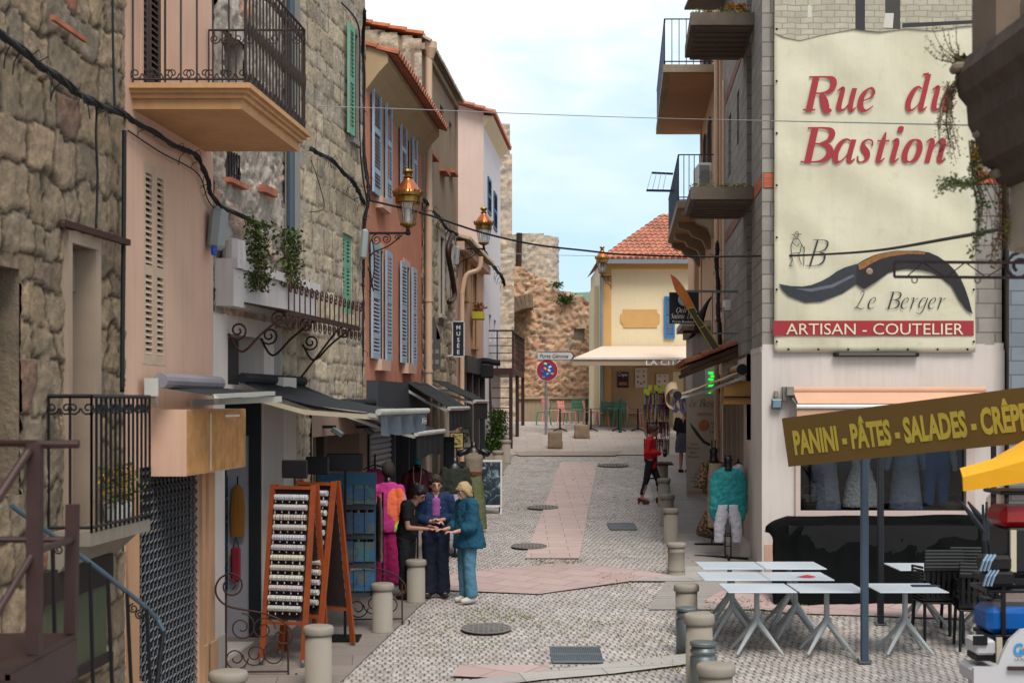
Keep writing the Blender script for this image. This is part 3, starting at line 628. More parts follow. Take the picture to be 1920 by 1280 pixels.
# ------------------------------------------------------------ L2 peach house
h2=T('peach_house','narrow peach rendered house with a large moulded balcony, left foreground','house',F2.pt(13.5,gz(13.5)))
hs=F2.hole(268,310,312,683,.03); hs=(hs[0],hs[1],zat(683,13.05),zat(312,13.05),.03); hu=(12.75,13.4,6.42,8.7,.12); hg=(12.62,14.42,gz(13),3.02,.1)
m=facade(MB(),F2,12.28,14.9,0,11,[hs,hu,hg]); m.build('wall',plaster_peach,h2); shell(F2,12.28,14.9,0,11,6).build('rear_walls',plaster_peach,h2)
mid=(hs[0]+hs[1])/2
for a,b in((hs[0],mid-.004),(mid+.004,hs[1])): shutter(F2,a,b,hs[2],hs[3],-.028,.032,'shutter',shutter_beige,h2,(.47,),.055)
pane(F2,hs,dark_in,h2,'shutter_backing')
mid=(hu[0]+hu[1])/2
for a,b in((hu[0],mid-.004),(mid+.004,hu[1])): shutter(F2,a,b,hu[2],hu[3],-.08,.03,'balcony_shutter',shutter_dark,h2,(.5,),.06)
pane(F2,hu,dark_in,h2,'balcony_door_backing'); m=MB(); frameband(m,F2,hu,.06,.012); m.build('door_surround',plaster_peach,h2)
# woven rolling grille
m=MB(); a,b,c,d=hg[:4]; cw=.085; k=0; y=a
while y<b:
    pts=[]; z=c
    while z<d: pts.append(F2.pt(y+(.028 if (len(pts)+k)%2 else -.028),z,-.03+(.008 if len(pts)%2 else -.008))); z+=.045
    m.tube(pts,.011,4); y+=.055; k+=1
gm=m.build('woven_grille',M('galvanised_grille','#5d5f63',.5,.25,8,.3,.2,metal=.6),h2); pane(F2,hg,dark_in,h2,'doorway_backing')
m=MB(); fbox(m,F2,a-.28,a,c-.3,d,.0,.02); fbox(m,F2,b,14.86,c-.3,d,.0,.03); fbox(m,F2,b+.12,b+.18,c,d,.032,.06); fbox(m,F2,a-.3,a,c-.3,c+.45,.02,.05); fbox(m,F2,b,14.88,c-.3,c+.45,.03,.06); m.build('doorway_surround',M('peach_surround','#b58b69',.9,.12,3,.3,.2,60,streak=.2),h2)
# balcony
ya,yb,N=12.4,14.72,1.06; zb=6.39; m=MB(); prof=[(0,.21),(.05,.21),(.05,.15),(.09,.13),(.09,.1),(.12,.06),(.17,.02)]
fbox(m,F2,ya+.2,yb-.2,zb-.19,zb-.02,0,N-.22)
for i,(o,dz,hh) in enumerate(((.0,0,.045),(.035,.045,.035),(.065,.08,.04),(.1,.12,.09))): fbox(m,F2,ya+o,yb-o,zb-dz-hh,zb-dz,0,N-o)
bal=m.build('balcony_slab',M('ochre_moulding','#b98c62',.9,.14,3,.35,.25,60,streak=.3),h2)
m=MB(); zr=zb+1.05
pf=lambda t,z: F2.pt(ya+.05,z,.02+(N-.08)*t); scroll_rail(m,pf,0,1,zb,zr,7,.009); iron_scrolls(m,pf,6,zb+.09,.06,.006); iron_scrolls(m,pf,6,zr-.09,.06,.006)
pf=lambda t,z: F2.pt(yb-.05,z,.02+(N-.08)*t); scroll_rail(m,pf,0,1,zb,zr,7,.009); iron_scrolls(m,pf,4,zr-.09,.06,.006)
pf=lambda t,z: F2.pt(ya+.05+(yb-ya-.1)*t,z,N-.05); scroll_rail(m,pf,0,1,zb,zr,19,.009); iron_scrolls(m,pf,16,zb+.09,.055,.006); iron_scrolls(m,pf,16,zr-.09,.055,.006)
for i in range(20):
    p=pf(i/19,zb+.5); m.lathe([(.004,-.12),(.014,-.06),(.018,0),(.014,.06),(.004,.12)],p,6)
m.build('balcony_railing',M('rusting_balcony_iron','#3a2f2b',.7,.3,20,.2,.3,metal=.3),bal)
# orange box sign
t=T('box_sign','faded orange box sign projecting over the woven grille door','sign',F2.pt(13,2.93,.16)); m=MB(); fbox(m,F2,12.98,14.95,2.93,3.54,.0,.32); m.build('box',plaster_peach,t)
m=MB(); fbox(m,F2,12.99,14.94,2.94,3.53,.32,.328); m.build('worn_face',M('worn_orange_face','#b5834f',.85,.4,7,.35,.3,40,streak=.45),t)
m=MB(); fbox(m,F2,13.7,13.715,2.95,3.5,.328,.331); fbox(m,F2,14.2,14.7,3.46,3.48,.328,.331); m.build('white_scratches',white_wood,t)
# rolled awning
t=T('rolled_awning','folded grey awning with white arms above the orange box sign','awning',F2.pt(13.5,3.8,.1)); m=MB(); m.tube([F2.pt(12.75,3.80,.16),F2.pt(14.55,3.80,.16)],.07,12); m.build('roll',M('grey_awning_cloth','#807b80',.8,.1,5,.25,.2,100),t)
m=MB(); m.add([F2.pt(12.9,3.74,.1),F2.pt(14.6,3.76,.1),F2.pt(14.75,3.71,.62),F2.pt(13.1,3.66,.55)],[(0,1,2,3)]); m.build('cloth',canvas_grey,t)
m=MB(); m.bar(F2.pt(13.1,3.66,.56),F2.pt(14.8,3.70,.64),.07,.04); m.bar(F2.pt(13.1,3.66,.56),F2.pt(13.3,3.6,.5),.04); m.box(F2.pt(12.7,3.74,.1),(.12,.14,.16),.2); m.bar(F2.pt(12.72,3.66,.1),F2.pt(12.95,3.58,.05),.05); m.bar(F2.pt(14.0,3.6,.05),F2.pt(14.9,3.64,.7),.05,.06); m.build('arms',steel_white,t)
# ------------------------------------------------------------ L3 rubble house with white shop
h3=T('rubble_house','patched rubble stone house above the white shop with the iron canopy','house',F3.pt(16.5,gz(16.5)))
hb=F3.hole(422,446,286,336,.25); hp=F3.hole(418,455,70,150,.5); hsh=(15.35,17.0,gz(15.3)+.06,4.35,.95); hn=F3.hole(553,576,388,505,.25)
dw=F3.hole(427,490,560,740,.12); hsh2=(dw[0],dw[1]+.1,3.8,4.35,.3)
hsh=(15.28,16.6,gz(15.3)+.06,3.72,.6)
stone_facade(F3,14.9,18.0,4.55,12,[hb,hp,hn],Stones(11,.22,.3,.2),.03,.035,edge=.03,mw=.018).build('wall',st_rubble,h3,True); shell(F3,14.9,18.0,0,12,6).build('rear_walls',concrete_dark,h3)
m=facade(MB(),F3,14.9,17.12,0,4.56,[hsh,hsh2]); m.build('ground_floor_wall',plaster_white,h3)
stone_facade(F3,17.12,18.0,0,4.56,[],Stones(12,.25,.4,.08),.04,.035).build('ground_floor_stone',st_gray,h3,True)
pane(F3,hb,dark_in,h3,'barred_window'); m=MB()
for i in range(5): s=hb[0]+(hb[1]-hb[0])*(i+.5)/5; m.tube([F3.pt(s,hb[2],.03),F3.pt(s,hb[3],.03)],.01,4)
m.tube([F3.pt(hb[0],hb[2]+.05,.03),F3.pt(hb[1],hb[2]+.05,.03)],.01,4); m.build('window_bars',black_iron,h3); m=MB(); fbox(m,F3,hb[0]-.05,hb[1]+.1,hb[2]-.07,hb[2]-.02,0,.09); a=F3.hole(482,505,345,365); fbox(m,F3,a[0],a[1],a[2],a[3]-.04,.02,.1); m.build('clay_ledges',terracotta,h3)
pane(F3,hp,dark_in,h3,'upper_opening'); pane(F3,hn,M('grey_panel','#5c5a5b',.8,.1,3,.2,.1),h3,'window_panel')
m=MB(); fbox(m,F3,17.45,17.98,4.7,12,.03,.075); m.build('render_strip',plaster_grey,h3)
m=MB(); m.tube([F3.pt(17.42,z,.11) for z in (5.2,8,12)],.05,8); [m.tube([F3.pt(17.42,z,.11),F3.pt(17.42,z+.04,.11)],.062,8) for z in (5.6,7.2,8.8,10.4)]; m.build('downpipe',M('blue_grey_downpipe','#3f4d59',.5,.15,5,.1),h3)
# shop opening insides
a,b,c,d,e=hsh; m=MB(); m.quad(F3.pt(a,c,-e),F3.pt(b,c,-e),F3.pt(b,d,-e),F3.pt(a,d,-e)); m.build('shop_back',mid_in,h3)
m=MB(); fbox(m,F3,a+.02,b-.1,c,d-.1,-.58,-.57); m.build('shop_glass',glass_dk,h3); m=MB(); fbox(m,F3,b-.05,b-.01,c,d,-.135,-.0); fbox(m,F3,b-.04,b-.01,c,d,-.56,-.40); fbox(m,F3,b-.06,b-.01,d-.5,d,-.4,-.135); m.build('shop_frame',M('dark_shop_frame','#1c2126',.5,.1,5),h3); m=MB(); fbox(m,F3,16.66,17.2,0,3.9,0,.24); m.build('white_column',plaster_white,h3)
m=MB(); fbox(m,F3,b-.03,b-.01,c,d-.5,-.4,-.135); m.build('inner_white_wall',M('inner_white','#9d9aa0',.8,.05,2),h3)
pane(F3,hsh2,M('grey_wood_boards','#4c4644',.85,.25,2,.3,.3,streak=.4),h3,'board_panel')
m=MB(); fbox(m,F3,14.92,15.26,0,gz(15)+.35,0,.035); fbox(m,F3,17.1,17.14,0,4.5,0,.08); m.build('pillar_base',M('grey_plinth','#a8a39d',.85,.1,2,.3,.2),h3)
# white parapet with plants
m=MB(); fbox(m,F3,14.95,18.3,4.62,5.02,0,.2); fbox(m,F3,14.95,18.32,5.02,5.12,-.02,.24); m.lathe([(.1,0),(.13,.1),(.12,.3),(.02,.33)],F3.pt(15.12,5.02,.15),12); m.build('white_parapet',M('chalky_white','#c4bcb8',.9,.1,2,.45,.4,40,streak=.35),h3)
for nm,lab,s,zz,hh,cnt in(('hanging_plant','green trailing plant at the left end of the white parapet',15.6,5.25,.42,900),('hanging_plant','narrower green trailing plant right of the first on the white parapet',16.9,5.35,.38,700)):
    rr=random.Random(int(s*10)); pts=[F3.pt(s+rr.gauss(0,.17),zz+rr.uniform(-hh,hh*.8),.2+abs(rr.gauss(0,.07))) for _ in range(cnt)]
    t=T(nm,lab,'plant',F3.pt(s,5.0,.2)); leaves(pts,.06,rnd=rr).build('foliage',M('olive_foliage','#44501f',.75,.35,9,.2),t); m=MB(); [m.tube(smoothpts([F3.pt(s+rr.gauss(0,.05),5.0,.2),F3.pt(s+rr.gauss(0,.2),zz,.28),F3.pt(s+rr.gauss(0,.25),zz-hh,.3)],4),.006,4) for _ in range(6)]; m.build('stems',leaf_d,t)
# iron canopy
t=T('iron_canopy','rusty wrought iron canopy with scroll cresting over the white shop','canopy',F3.pt(16.9,4.5,.3)); z0,z1=4.72,4.60; ya,yb,N=15.3,18.6,.68
m=MB(); m.hexa([F3.pt(ya,z0-.02,0),F3.pt(yb,z0-.02,0),F3.pt(yb,z1-.02,N),F3.pt(ya,z1-.02,N),F3.pt(ya,z0,0),F3.pt(yb,z0,0),F3.pt(yb,z1,N),F3.pt(ya,z1,N)]); fbox(m,F3,ya,yb,z1-.06,z1-.0201,N-.02,N+.01); m.build('roof_sheet',rust_iron,t)
m=MB(); u=F3.u(); zz=V((0,0,1)); nC=15
for i in range(nC+1):
    s=ya+(yb-ya)*i/nC; p=F3.pt(s,z1,N); c=p+zz*.24
    m.tube([p,p+zz*.17]+spiral(c+u*.075,u,zz,.075,.015,R(180),-1.4,14),.008,4)
    m.tube(spiral(p-zz*.12,u,zz,.09,.02,R(90),1.4,14),.008,4)
for k,s in enumerate((15.35,16.5,18.3)):
    p0=F3.pt(s,4.05,.02); p1=F3.pt(s,z1-.05,N-.05); o=V((1,0,0)); m.tube(smoothpts([F3.pt(s,4.35,.02),F3.pt(s,4.15,.16),F3.pt(s,4.35,.38),p1],6),.014,5); m.tube(spiral(F3.pt(s,4.38,.12),o,zz,.11,.02,R(200),1.6,18),.012,5); m.tube(spiral(F3.pt(s,4.5,.55),o,zz,.1,.02,R(-30),1.6,18),.012,5)
m.tube([F3.pt(17.7,3.75,.03),F3.pt(17.9,z1-.06,N-.1)],.014,5); 
for s in(15.5,16.0): m.tube([F3.pt(s,z0,.02)]+[F3.pt(s,z0+.2,.1)]+spiral(F3.pt(s,z0+.22,.18),V((1,0,0)),zz,.08,.015,R(180),-1.4,14),.008,4)
m.build('scrollwork',rust_iron,t)
# big black canvas awning
def canvas_awning(label,fr,sa,sb,oa,ob,zw,zo,N,drop=.18,mat=canvas_black,sag=.1,arms=((0,0),(1,1)),nw=.08,val=True,roll=True,armm=None):
    t=T('shop_awning',label,'awning',fr.pt((sa+sb)/2,zo,N/2)); m=MB(); nu,nv=14,10; k=len(m.v)
    for i in range(nu+1):
        for j in range(nv+1):
            a=i/nu;b=j/nv; s=(sa+(sb-sa)*a)*(1-b)+(oa+(ob-oa)*a)*b; z=zw+(zo-zw)*b-sag*math.sin(math.pi*b)*(.6+.4*math.sin(a*9))-.02*noise.noise(V((a*5,b*5,sa))); m.v.append(fr.pt(s,z,nw+(N-nw)*b))
    for i in range(nu):
        for j in range(nv): m.f.append((i*(nv+1)+j,(i+1)*(nv+1)+j,(i+1)*(nv+1)+j+1,i*(nv+1)+j+1))
    o=m.build('canvas',mat,t,True); q=o.modifiers.new('th','SOLIDIFY'); q.thickness=.006
    m=MB(); m.tube([fr.pt(oa-.03,zo,N),fr.pt(ob+.03,zo,N)],.035,10); m.build('front_bar',steel_white if not armm else armm,t)
    if roll: m=MB(); m.tube([fr.pt(sa,zw+.05,nw),fr.pt(sb,zw+.05,nw)],.06,10); m.build('roll',mat,t)
    m=MB()
    for a,b in arms:
        p=fr.pt(sa+(sb-sa)*a,zw-.1,.05); q=fr.pt(oa+(ob-oa)*b,zo-.04,N-.02); mid=(p+q)/2+V((0,(.25 if a<.5 else -.25),-.04)); m.bar(p,mid,.05,.045); m.bar(mid,q,.05,.045)
    m.build('arms',steel_white,t)
    if val:
        m=MB(); nu=24
        for i in range(nu+1):
            s=oa+(ob-oa)*i/nu
            for j in range(3): m.v.append(fr.pt(s,zo-.04-drop*j/2*(1+.08*math.sin(i*1.7)),N+.012*math.sin(i*1.3)*j))
        for i in range(nu):
            for j in range(2): m.f.append((i*3+j,i*3+3+j,i*3+4+j,i*3+j+1))
        m.build('valance',mat,t,True)
    return t
t=canvas_awning('largest black canvas awning on beige arms, over the white shop',F3,15.5,17.95,15.45,18.3,3.82,3.50,1.62,.2,canvas_grey,.16,((0,0),(1,1)),.12,False)
m=MB(); m.bar(F3.pt(15.2,3.72,.08),F3.pt(15.45,3.50,.8),.06,.05); m.bar(F3.pt(15.45,3.50,.8),F3.pt(15.5,3.44,1.6),.06,.05); m.build('near_arm',M('beige_arm','#a3967f',.55,.1,5,.2),t)
m=MB(); nu=30
for i in range(nu+1):
    s=15.5+2.75*i/nu
    for j in range(4): m.v.append(F3.pt(s,3.46-.07*j*(1+.1*math.sin(i*.9)),1.63+.02*math.sin(i*.8)*j))
for i in range(nu):
    for j in range(3): m.f.append((i*4+j,i*4+4+j,i*4+5+j,i*4+j+1))
m.build('clear_valance',M('cloudy_vinyl','#4c555e',.35,.2,5,.1,.3),t,True)
for s,l in((17.7,.4),): text('valance_lettering','ASH',F3.pt(s,3.33,1.66),F3.u(),(0,0,1),.09,white_wood,t,w=l*.8)
canvas_awning('black canvas awning with drooping valance, second up the left side',F3,20.1,22.2,20.1,22.3,3.55,3.16,1.14,.30,canvas_black,.05,nw=.1)
# ------------------------------------------------------------ L4 ashlar house
h4=T('ashlar_house','grey ashlar stone house with green shutters, left side','house',F3.pt(20,gz(20)))
g1=F3.hole(655,667,62,262,.18); g2=F3.hole(642,661,440,588,.12); sh4=(18.75,21.4,gz(19)+.02,3.15,.5)
stone_facade(F3,18.0,21.9,3.55,12.2,[g1,g2],Stones(21,.30,.52,.045),.012,.035,edge=.02,mw=.014).build('wall',st_gray,h4,True); shell(F3,18.0,21.9,0,12.2,6).build('rear_walls',concrete_dark,h4)
stone_facade(F3,18.0,18.7,0,3.56,[],Stones(22,.28,.4,.05),.02,.035,edge=.02).build('ground_floor_stone',st_gray,h4,True)
beige4=M('beige_shop_render','#8d7565',.9,.1,2,.25,.15,streak=.2); m=facade(MB(),F3,18.7,21.9,0,3.56,[sh4],.03); m.build('shop_front_wall',beige4,h4)
pane(F3,sh4,glass_dk,h4,'shop_window',M('beige_shop_frame','#8a7767',.6,.1,5),(3,0)); pane(F3,g1,glass_dk,h4,'window_pane',grey_frame,(0,3)); pane(F3,g2,dark_in,h4,'window_backing')
m=MB(); frameband(m,F3,g1,.06,.03,.05); m.build('window_surround',plaster_grey,h4)
# green open shutter stands perpendicular
m=MB(); ys_=g1[0]-.02; n0,n1=.02,.16; fbox(m,F3,ys_-.35,ys_-.31,g1[2],g1[3],.05,.09); o=shutter(F3,ys_-.36,ys_-.02,g1[2],g1[3],.06,.035,'open_shutter',shutter_green,h4,(.5,),.06)
mid=(g2[0]+g2[1])/2
for a,b in((g2[0],mid-.005),(mid+.005,g2[1])): shutter(F3,a,b,g2[2],g2[3],-.06,.035,'shutter',shutter_green,h4,(.2,.62),.055)
for i,px in enumerate((605,668)):
    t=T('wall_spotlight',('left' if i==0 else 'right')+' of the two black spotlights on the beige shop front','spotlight',F3.p(px,805,.03)); p=F3.p(px,800,.03); m=MB(); m.bar(p,p+V((.18,0,.0)),.04); m.build('arm',black_iron,t); m=MB(); m.box(p+V((.2,0,-.07)),(.16,.22,.07),0,0,R(35),.01); m.build('lamp_head',steel_g,t)
# ------------------------------------------------------------ L5 orange house
h5=T('orange_house','orange rendered house with pale blue shutters and a deep cream eave','house',F5.pt(24,gz(24)))
wins=[]
for (a,b,c,d) in((708,716,168,372),(757,767,230,372),(706,716,468,672),(757,766,500,680)): wins.append(F5.hole(a,b,c,d,.14))
z5=8.85; shp=(22.15,27.6,gz(22)+.02,3.25,.6)
m=facade(MB(),F5,21.9,28,3.4,z5,wins); m.build('wall',plaster_orange,h5); shell(F5,21.9,28,0,z5,6).build('rear_walls',plaster_orange,h5)
m=facade(MB(),F5,21.9,28,0,3.4,[shp]); m.build('shop_front_wall',M('dark_grey_shopfront','#33363c',.6,.1,3,.2,.1),h5)
fa=MB(); fbox(fa,F5,22.0,27.9,3.42,3.95,.0,.18); fa.build('fascia_board',MATS['dark_grey_shopfront'],h5)
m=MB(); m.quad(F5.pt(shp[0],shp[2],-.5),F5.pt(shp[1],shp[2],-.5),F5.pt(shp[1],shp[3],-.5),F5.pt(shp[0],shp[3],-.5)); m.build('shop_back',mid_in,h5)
m=MB(); z=shp[2]
while z<shp[3]: m.tube([F5.pt(22.2,z,-.08),F5.pt(24.6,z,-.08)],.048,6); z+=.095
m.build('rolling_shutter',M('grey_roller_slats','#77767a',.5,.12,3,.2,.1,metal=.4),h5); [fbox(MB(),F5,s,s+.1,shp[2],shp[3],-.15,.02).build('shop_post',black_iron,h5) for s in(24.6,22.12,26.2)]
for k,hh in enumerate(wins):
    pane(F5,hh,glass_dk,h5,'window_pane',white_wood,(0,2)); m=MB(); frameband(m,F5,hh,.1,.02); m.build('window_surround',plaster_peach,h5)
    w_=(.68 if k in(0,2) else .62); shutter(F5,hh[0]-w_-.02,hh[0]-.02,hh[2]-.02,hh[3]+.02,.035,.035,'shutter',shutter_blue,h5,(.2,.55),.06); shutter(F5,hh[1]+.02,hh[1]+.02+w_*.8,hh[2]-.02,hh[3]+.02,.05,.035,'shutter',shutter_blue,h5,(.2,.55),.06)
    m=MB(); fbox(m,F5,hh[0]-.2,hh[1]+.2,hh[2]-.2,hh[2]-.02,0,.12); m.build('window_sill',plaster_peach,h5)
m=MB(); nn=.44; k=8
for (a,b,c,d) in(((0,z5-.55),(0,z5+.02),(.25,z5-.12),(nn-.12,z5-.02)),):
    m.add([F5.pt(21.95,z5-.42,0),F5.pt(21.95,z5-.15,.2),F5.pt(21.95,z5,nn-.1),F5.pt(21.95,z5+.12,nn-.1),F5.pt(21.95,z5+.45,0),F5.pt(28.05,z5-.42,0),F5.pt(28.05,z5-.15,.2),F5.pt(28.05,z5,nn-.1),F5.pt(28.05,z5+.12,nn-.1),F5.pt(28.05,z5+.45,0)],[(0,1,2,3,4),(5,9,8,7,6),(0,5,6,1),(1,6,7,2),(2,7,8,3),(3,8,9,4)])
m.build('cream_eave',M('cream_eave_paint','#a8906e',.9,.1,2,.25,.1,streak=.15),h5)
m=MB(); tiles(m,F5.pt(21.9,z5+.10,nn+.05),F5.pt(28.1,z5+.10,nn+.05),F5.pt(28.1,z5+.95,-2.2),F5.pt(21.9,z5+.95,-2.2),28,8); m.build('roof_tiles',terracotta,h5)
# ------------------------------------------------------------ L6 museum house
h6=T('museum_house','stone museum house with tan boarded upper storey and cream downpipe','house',F5.pt(31,gz(31)))
z6=10.75; up=[F5.hole(800,810,180,290,.15),F5.hole(825,832,200,320,.15),F5.hole(842,847,230,322,.15)]; lo=[F5.hole(796,804,425,585,.15),F5.hole(822,829,445,590,.15),F5.hole(838,846,455,560,.15)]
m=facade(MB(),F5,28,33.7,7.55,z6,up); m.build('upper_wall',plaster_tan,h6)
stone_facade(F5,28,33.7,3.9,7.55,lo,Stones(31,.28,.45,.06),.025,.05,edge=.03,mw=.02).build('stone_wall',st_gray,h6,True)
shp6=(28.3,33.4,gz(30),3.7,.4); facade(MB(),F5,28,33.7,0,3.92,[shp6]).build('ground_floor_wall',M('pale_grey_boards','#8f8880',.8,.1,2,.25,.15,streak=.3),h6)
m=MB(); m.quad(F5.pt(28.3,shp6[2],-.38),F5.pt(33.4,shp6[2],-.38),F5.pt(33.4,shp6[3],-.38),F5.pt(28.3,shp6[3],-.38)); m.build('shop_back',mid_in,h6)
m=MB(); [fbox(m,F5,s,s+.35,shp6[2],shp6[3],-.3,-.02) for s in(28.5,29.3,30.6,31.6,32.7)]; m.build('shop_panels',M('taupe_panels','#9a8d7e',.7,.1,3,.2),h6)
mb=shell(F5,28,33.7,0,z6,7); mb.build('rear_walls',plaster_tan,h6)
# stone gable seen over the orange house
G=Front(28.0); gs=stone_facade(G,xat(640,28)-2,F5.pt(28,0).x-.0,8.6,11.3,[],Stones(33,.42,.75,.05),.04,.06,top=lambda x: 10.75+.22*(F5.pt(28,0).x-x)); gs.build('stone_gable',st_gray,h6,True)
m=MB(); tiles(m,F5.pt(27.9,z6+.06,.02),F5.pt(33.8,z6+.06,.02),F5.pt(33.8,z6+.95,-4),F5.pt(27.9,z6+.95,-4),28,12); m.build('roof_tiles',terracotta_br,h6)
m=MB(); tiles(m,F5.pt(27.95,z6-.06,.16),F5.pt(33.75,z6-.06,.16),F5.pt(33.75,z6+.1,-.1),F5.pt(27.95,z6+.1,-.1),40,1); fbox(m,F5,27.95,33.75,z6-.2,z6-.08,0,.07); m.build('eave_tiles',tile_beige,h6)
for hh in up: pane(F5,hh,dark_in,h6,'window_pane'); m=MB(); fbox(m,F5,hh[0]-.1,hh[1]+.1,hh[2]-.07,hh[2],0,.14); m.build('clay_sill',terracotta,h6)
for hh in lo: pane(F5,hh,glass_dk,h6,'window_pane',grey_frame,(0,2)); m=MB(); frameband(m,F5,hh,.1,.05,.04); m.build('window_surround',M('pale_stone_surround','#a8a096',.85,.1,4,.2),h6)
m=MB(); m.tube([F5.pt(28.15,z,.12) for z in(10.6,7,3.9,2.6)],.07,10); m.lathe([(.07,-.15),(.14,.05),(.14,.18)],F5.pt(28.15,10.55,.14),12)
for z in(9.2,7.4,5.6,4.2): m.tube([F5.pt(28.15,z,.12),F5.pt(28.15,z+.06,.12)],.085,10)
m.build('downpipe',pipe_cream,h6)
m=MB(); fbox(m,F5,33.55,33.68,7.5,z6,0,.05); m.build('corner_strip',plaster_tan,h6)
t=canvas_awning('slanting black awning with white front bar in front of the museum, nearer one',F5,25.1,28.0,25.0,28.1,3.98,3.5,.91,.34,canvas_black,.0,nw=.1,roll=False)
t=canvas_awning('slanting black awning with slotted valance in front of the museum, farther one',F5,28.6,31.3,28.6,31.3,4.06,3.63,.98,.33,canvas_black,.0,nw=.1,roll=False)
# museum slate board
t=T('museum_board','grey slate board shaped like a gabled tower on the museum wall','sign',F5.p(808,695,.1)); y=29.4; x0,x1=xat(791,y),xat(826,y); z0,z1,z2,z3=zat(694,y),zat(637,y),zat(610,y),zat(582,y); cx=(x0+x1)/2; w1=.28*(x1-x0)
m=MB(); m.prism([(x0,z0),(x1,z0+.03),(x1,z1+.03),(cx+w1,z1),(cx+w1,z2),(cx+w1*.5,z3-.08),(cx,z3),(cx-w1*.6,z3-.1),(cx-w1,z2),(cx-w1,z1),(x0,z1)],(0,y,0),(1,0,0),(0,0,1),(0,.04,0)); m.build('board',M('slate_board','#4f4d4b',.7,.15,6,.2),t)
m=MB()
for (a,b) in((.12,.1),(.42,.1),(.72,.1),(.12,.36),(.42,.36),(.72,.36),(.42,.62)): xx=x0+(x1-x0)*a; zz_=z0+(z1-z0)*(b+.05)*1.3; m.box((xx+.035,y-.006,zz_+.05),((x1-x0)*.2,.008,.09))
m.build('plaques',M('slate_plaques','#7c7873',.7,.15,6,.1),t)
# MUSEE sign
t=T('museum_sign','dark blue projecting sign with the vertical word MUSÉE','sign',fl(859,32)); y=32.0; x0,x1=xat(848,y),xat(871,y); z0,z1=zat(669,y),zat(602,y)
m=MB().box(((x0+x1)/2,y,(z0+z1)/2),(x1-x0,.06,z1-z0)); t.location=(x0,y,z0); m.build('panel',M('navy_sign_paint','#131c2b',.5,.1,5),t); m=MB()
for (a,b,c,d) in((x0,x1,z0,z0+.018),(x0,x1,z1-.018,z1),(x0,x0+.018,z0,z1),(x1-.018,x1,z0,z1)): m.box(((a+b)/2,y-.035,(c+d)/2),(b-a,.012,d-c))
m.bar((x0-.55,y,z0+.03),(x0,y,z0+.03),.025); m.bar((x0-.55,y,z1-.03),(x0,y,z1-.03),.025); m.build('edge_frame',white_wood,t)
for i,ch in enumerate('MUSÉE'): text('letter',ch,((x0+x1)/2,y-.034,z1-.19-i*.137),(1,0,0),(0,0,1),.095,white_wood,t,align='CENTER',bold=.01)
# ------------------------------------------------------------ L7 low pink house, L8 tall house
h7=T('low_pink_house','low pink house with tiled eave beyond the museum','house',F5.pt(37,gz(37))); w7=[F5.hole(869,874,480,560,.15),F5.hole(884,892,490,650,.15)]; z7=7.45
facade(MB(),F5,33.7,40.3,0,z7,w7).build('wall',M('pink_beige_render','#b8937d',.9,.1,1.5,.2,.1,streak=.2),h7); shell(F5,33.7,40.3,0,z7,6).build('rear_walls',plaster_pink,h7)
for hh in w7: pane(F5,hh,glass_dk,h7,'window_pane',grey_frame,(0,2)); m=MB(); frameband(m,F5,hh,.12,.04,.05); m.build('window_surround',M('tan_surround','#b08a60',.9,.1,3),h7)
m=MB(); tiles(m,F5.pt(33.7,z7,.3),F5.pt(40.3,z7,.3),F5.pt(40.3,z7+.9,-2.5),F5.pt(33.7,z7+.9,-2.5),30,8); m.build('roof_tiles',tile_beige,h7); m=MB(); fbox(m,F5,33.7,40.3,z7-.22,z7-.02,0,.2); m.build('eave',plaster_peach,h7)
m=MB(); m.tube(smoothpts([F5.pt(34.1,7.1,.55),F5.pt(34.1,6.8,.5),F5.pt(34.1,6.65,.2),F5.pt(34.1,6.2,.1)],4),.06,8); m.tube([F5.pt(34.1,6.2,.1),F5.pt(34.1,2.2,.1)],.055,8); m.build('downpipe',pipe_cream,h7)
[fbox(MB(),F5,s,s+.12,gz(s),gz(s)+2.5,.0,.14).build('shop_post',M('charcoal_posts','#23262a',.6,.1,4),h7) for s in(34.5,36.0,37.6,39.2)]; m=MB(); fbox(m,F5,34.4,39.5,4.35,4.75,.0,.2); m.build('shop_lintel',M('charcoal_posts','#23262a',.6,.1,4),h7)
h8=T('tall_white_house','tall pale house with blue shutters and a tiled gable, far left of the street','house',F5.pt(43,gz(43))); z8=11.78; w8=[F5.hole(914,920,335,402,.12),F5.hole(925,931,362,432,.12),F5.hole(917,921,590,640,.12),F5.hole(926,930,600,640,.12)]
facade(MB(),F5,40.3,45.8,0,z8,w8).build('wall',M('cool_white_render','#c9c6c9',.9,.05,1.2,.1,.1,streak=.1),h8)
m=MB(); a=F5.pt(40.3,0,0).x; m.add([(a-6,40.3,0),(a,40.3,0),(a,40.3,z8+.05),(a-2.9,40.3,z8+.9),(a-6,40.3,z8+.1)],[(0,1,2,3,4)]); m.build('gable_wall',plaster_pink,h8); shell(F5,40.302,45.8,0,z8,6).build('rear_walls',plaster_pink,h8)
m=MB(); tiles(m,F5.pt(40.0,z8-.03,.33),F5.pt(46,z8-.03,.33),F5.pt(46,z8+.98,-2.9),F5.pt(40.0,z8+.98,-2.9),26,11); m.build('roof_tiles',terracotta_pl,h8); m=MB(); m.add([F5.pt(40.3,z8-.35,0),F5.pt(45.8,z8-.35,0),F5.pt(45.8,z8-.06,.27),F5.pt(40.3,z8-.06,.27),F5.pt(40.3,z8-.04,0),F5.pt(45.8,z8-.04,0)],[(0,1,2,3),(0,3,4),(1,5,2),(3,2,5,4)]); m.build('cream_eave',plaster_cream,h8)
for i,hh in enumerate(w8):
    if i<2: shutter(F5,hh[0],hh[1],hh[2],hh[3],-.02,.05,'blue_shutter',M('navy_shutter_paint','#2c4d6b',.6,.1,5),h8,(.5,),.09)
    pane(F5,hh,glass_dk,h8,'window_pane')
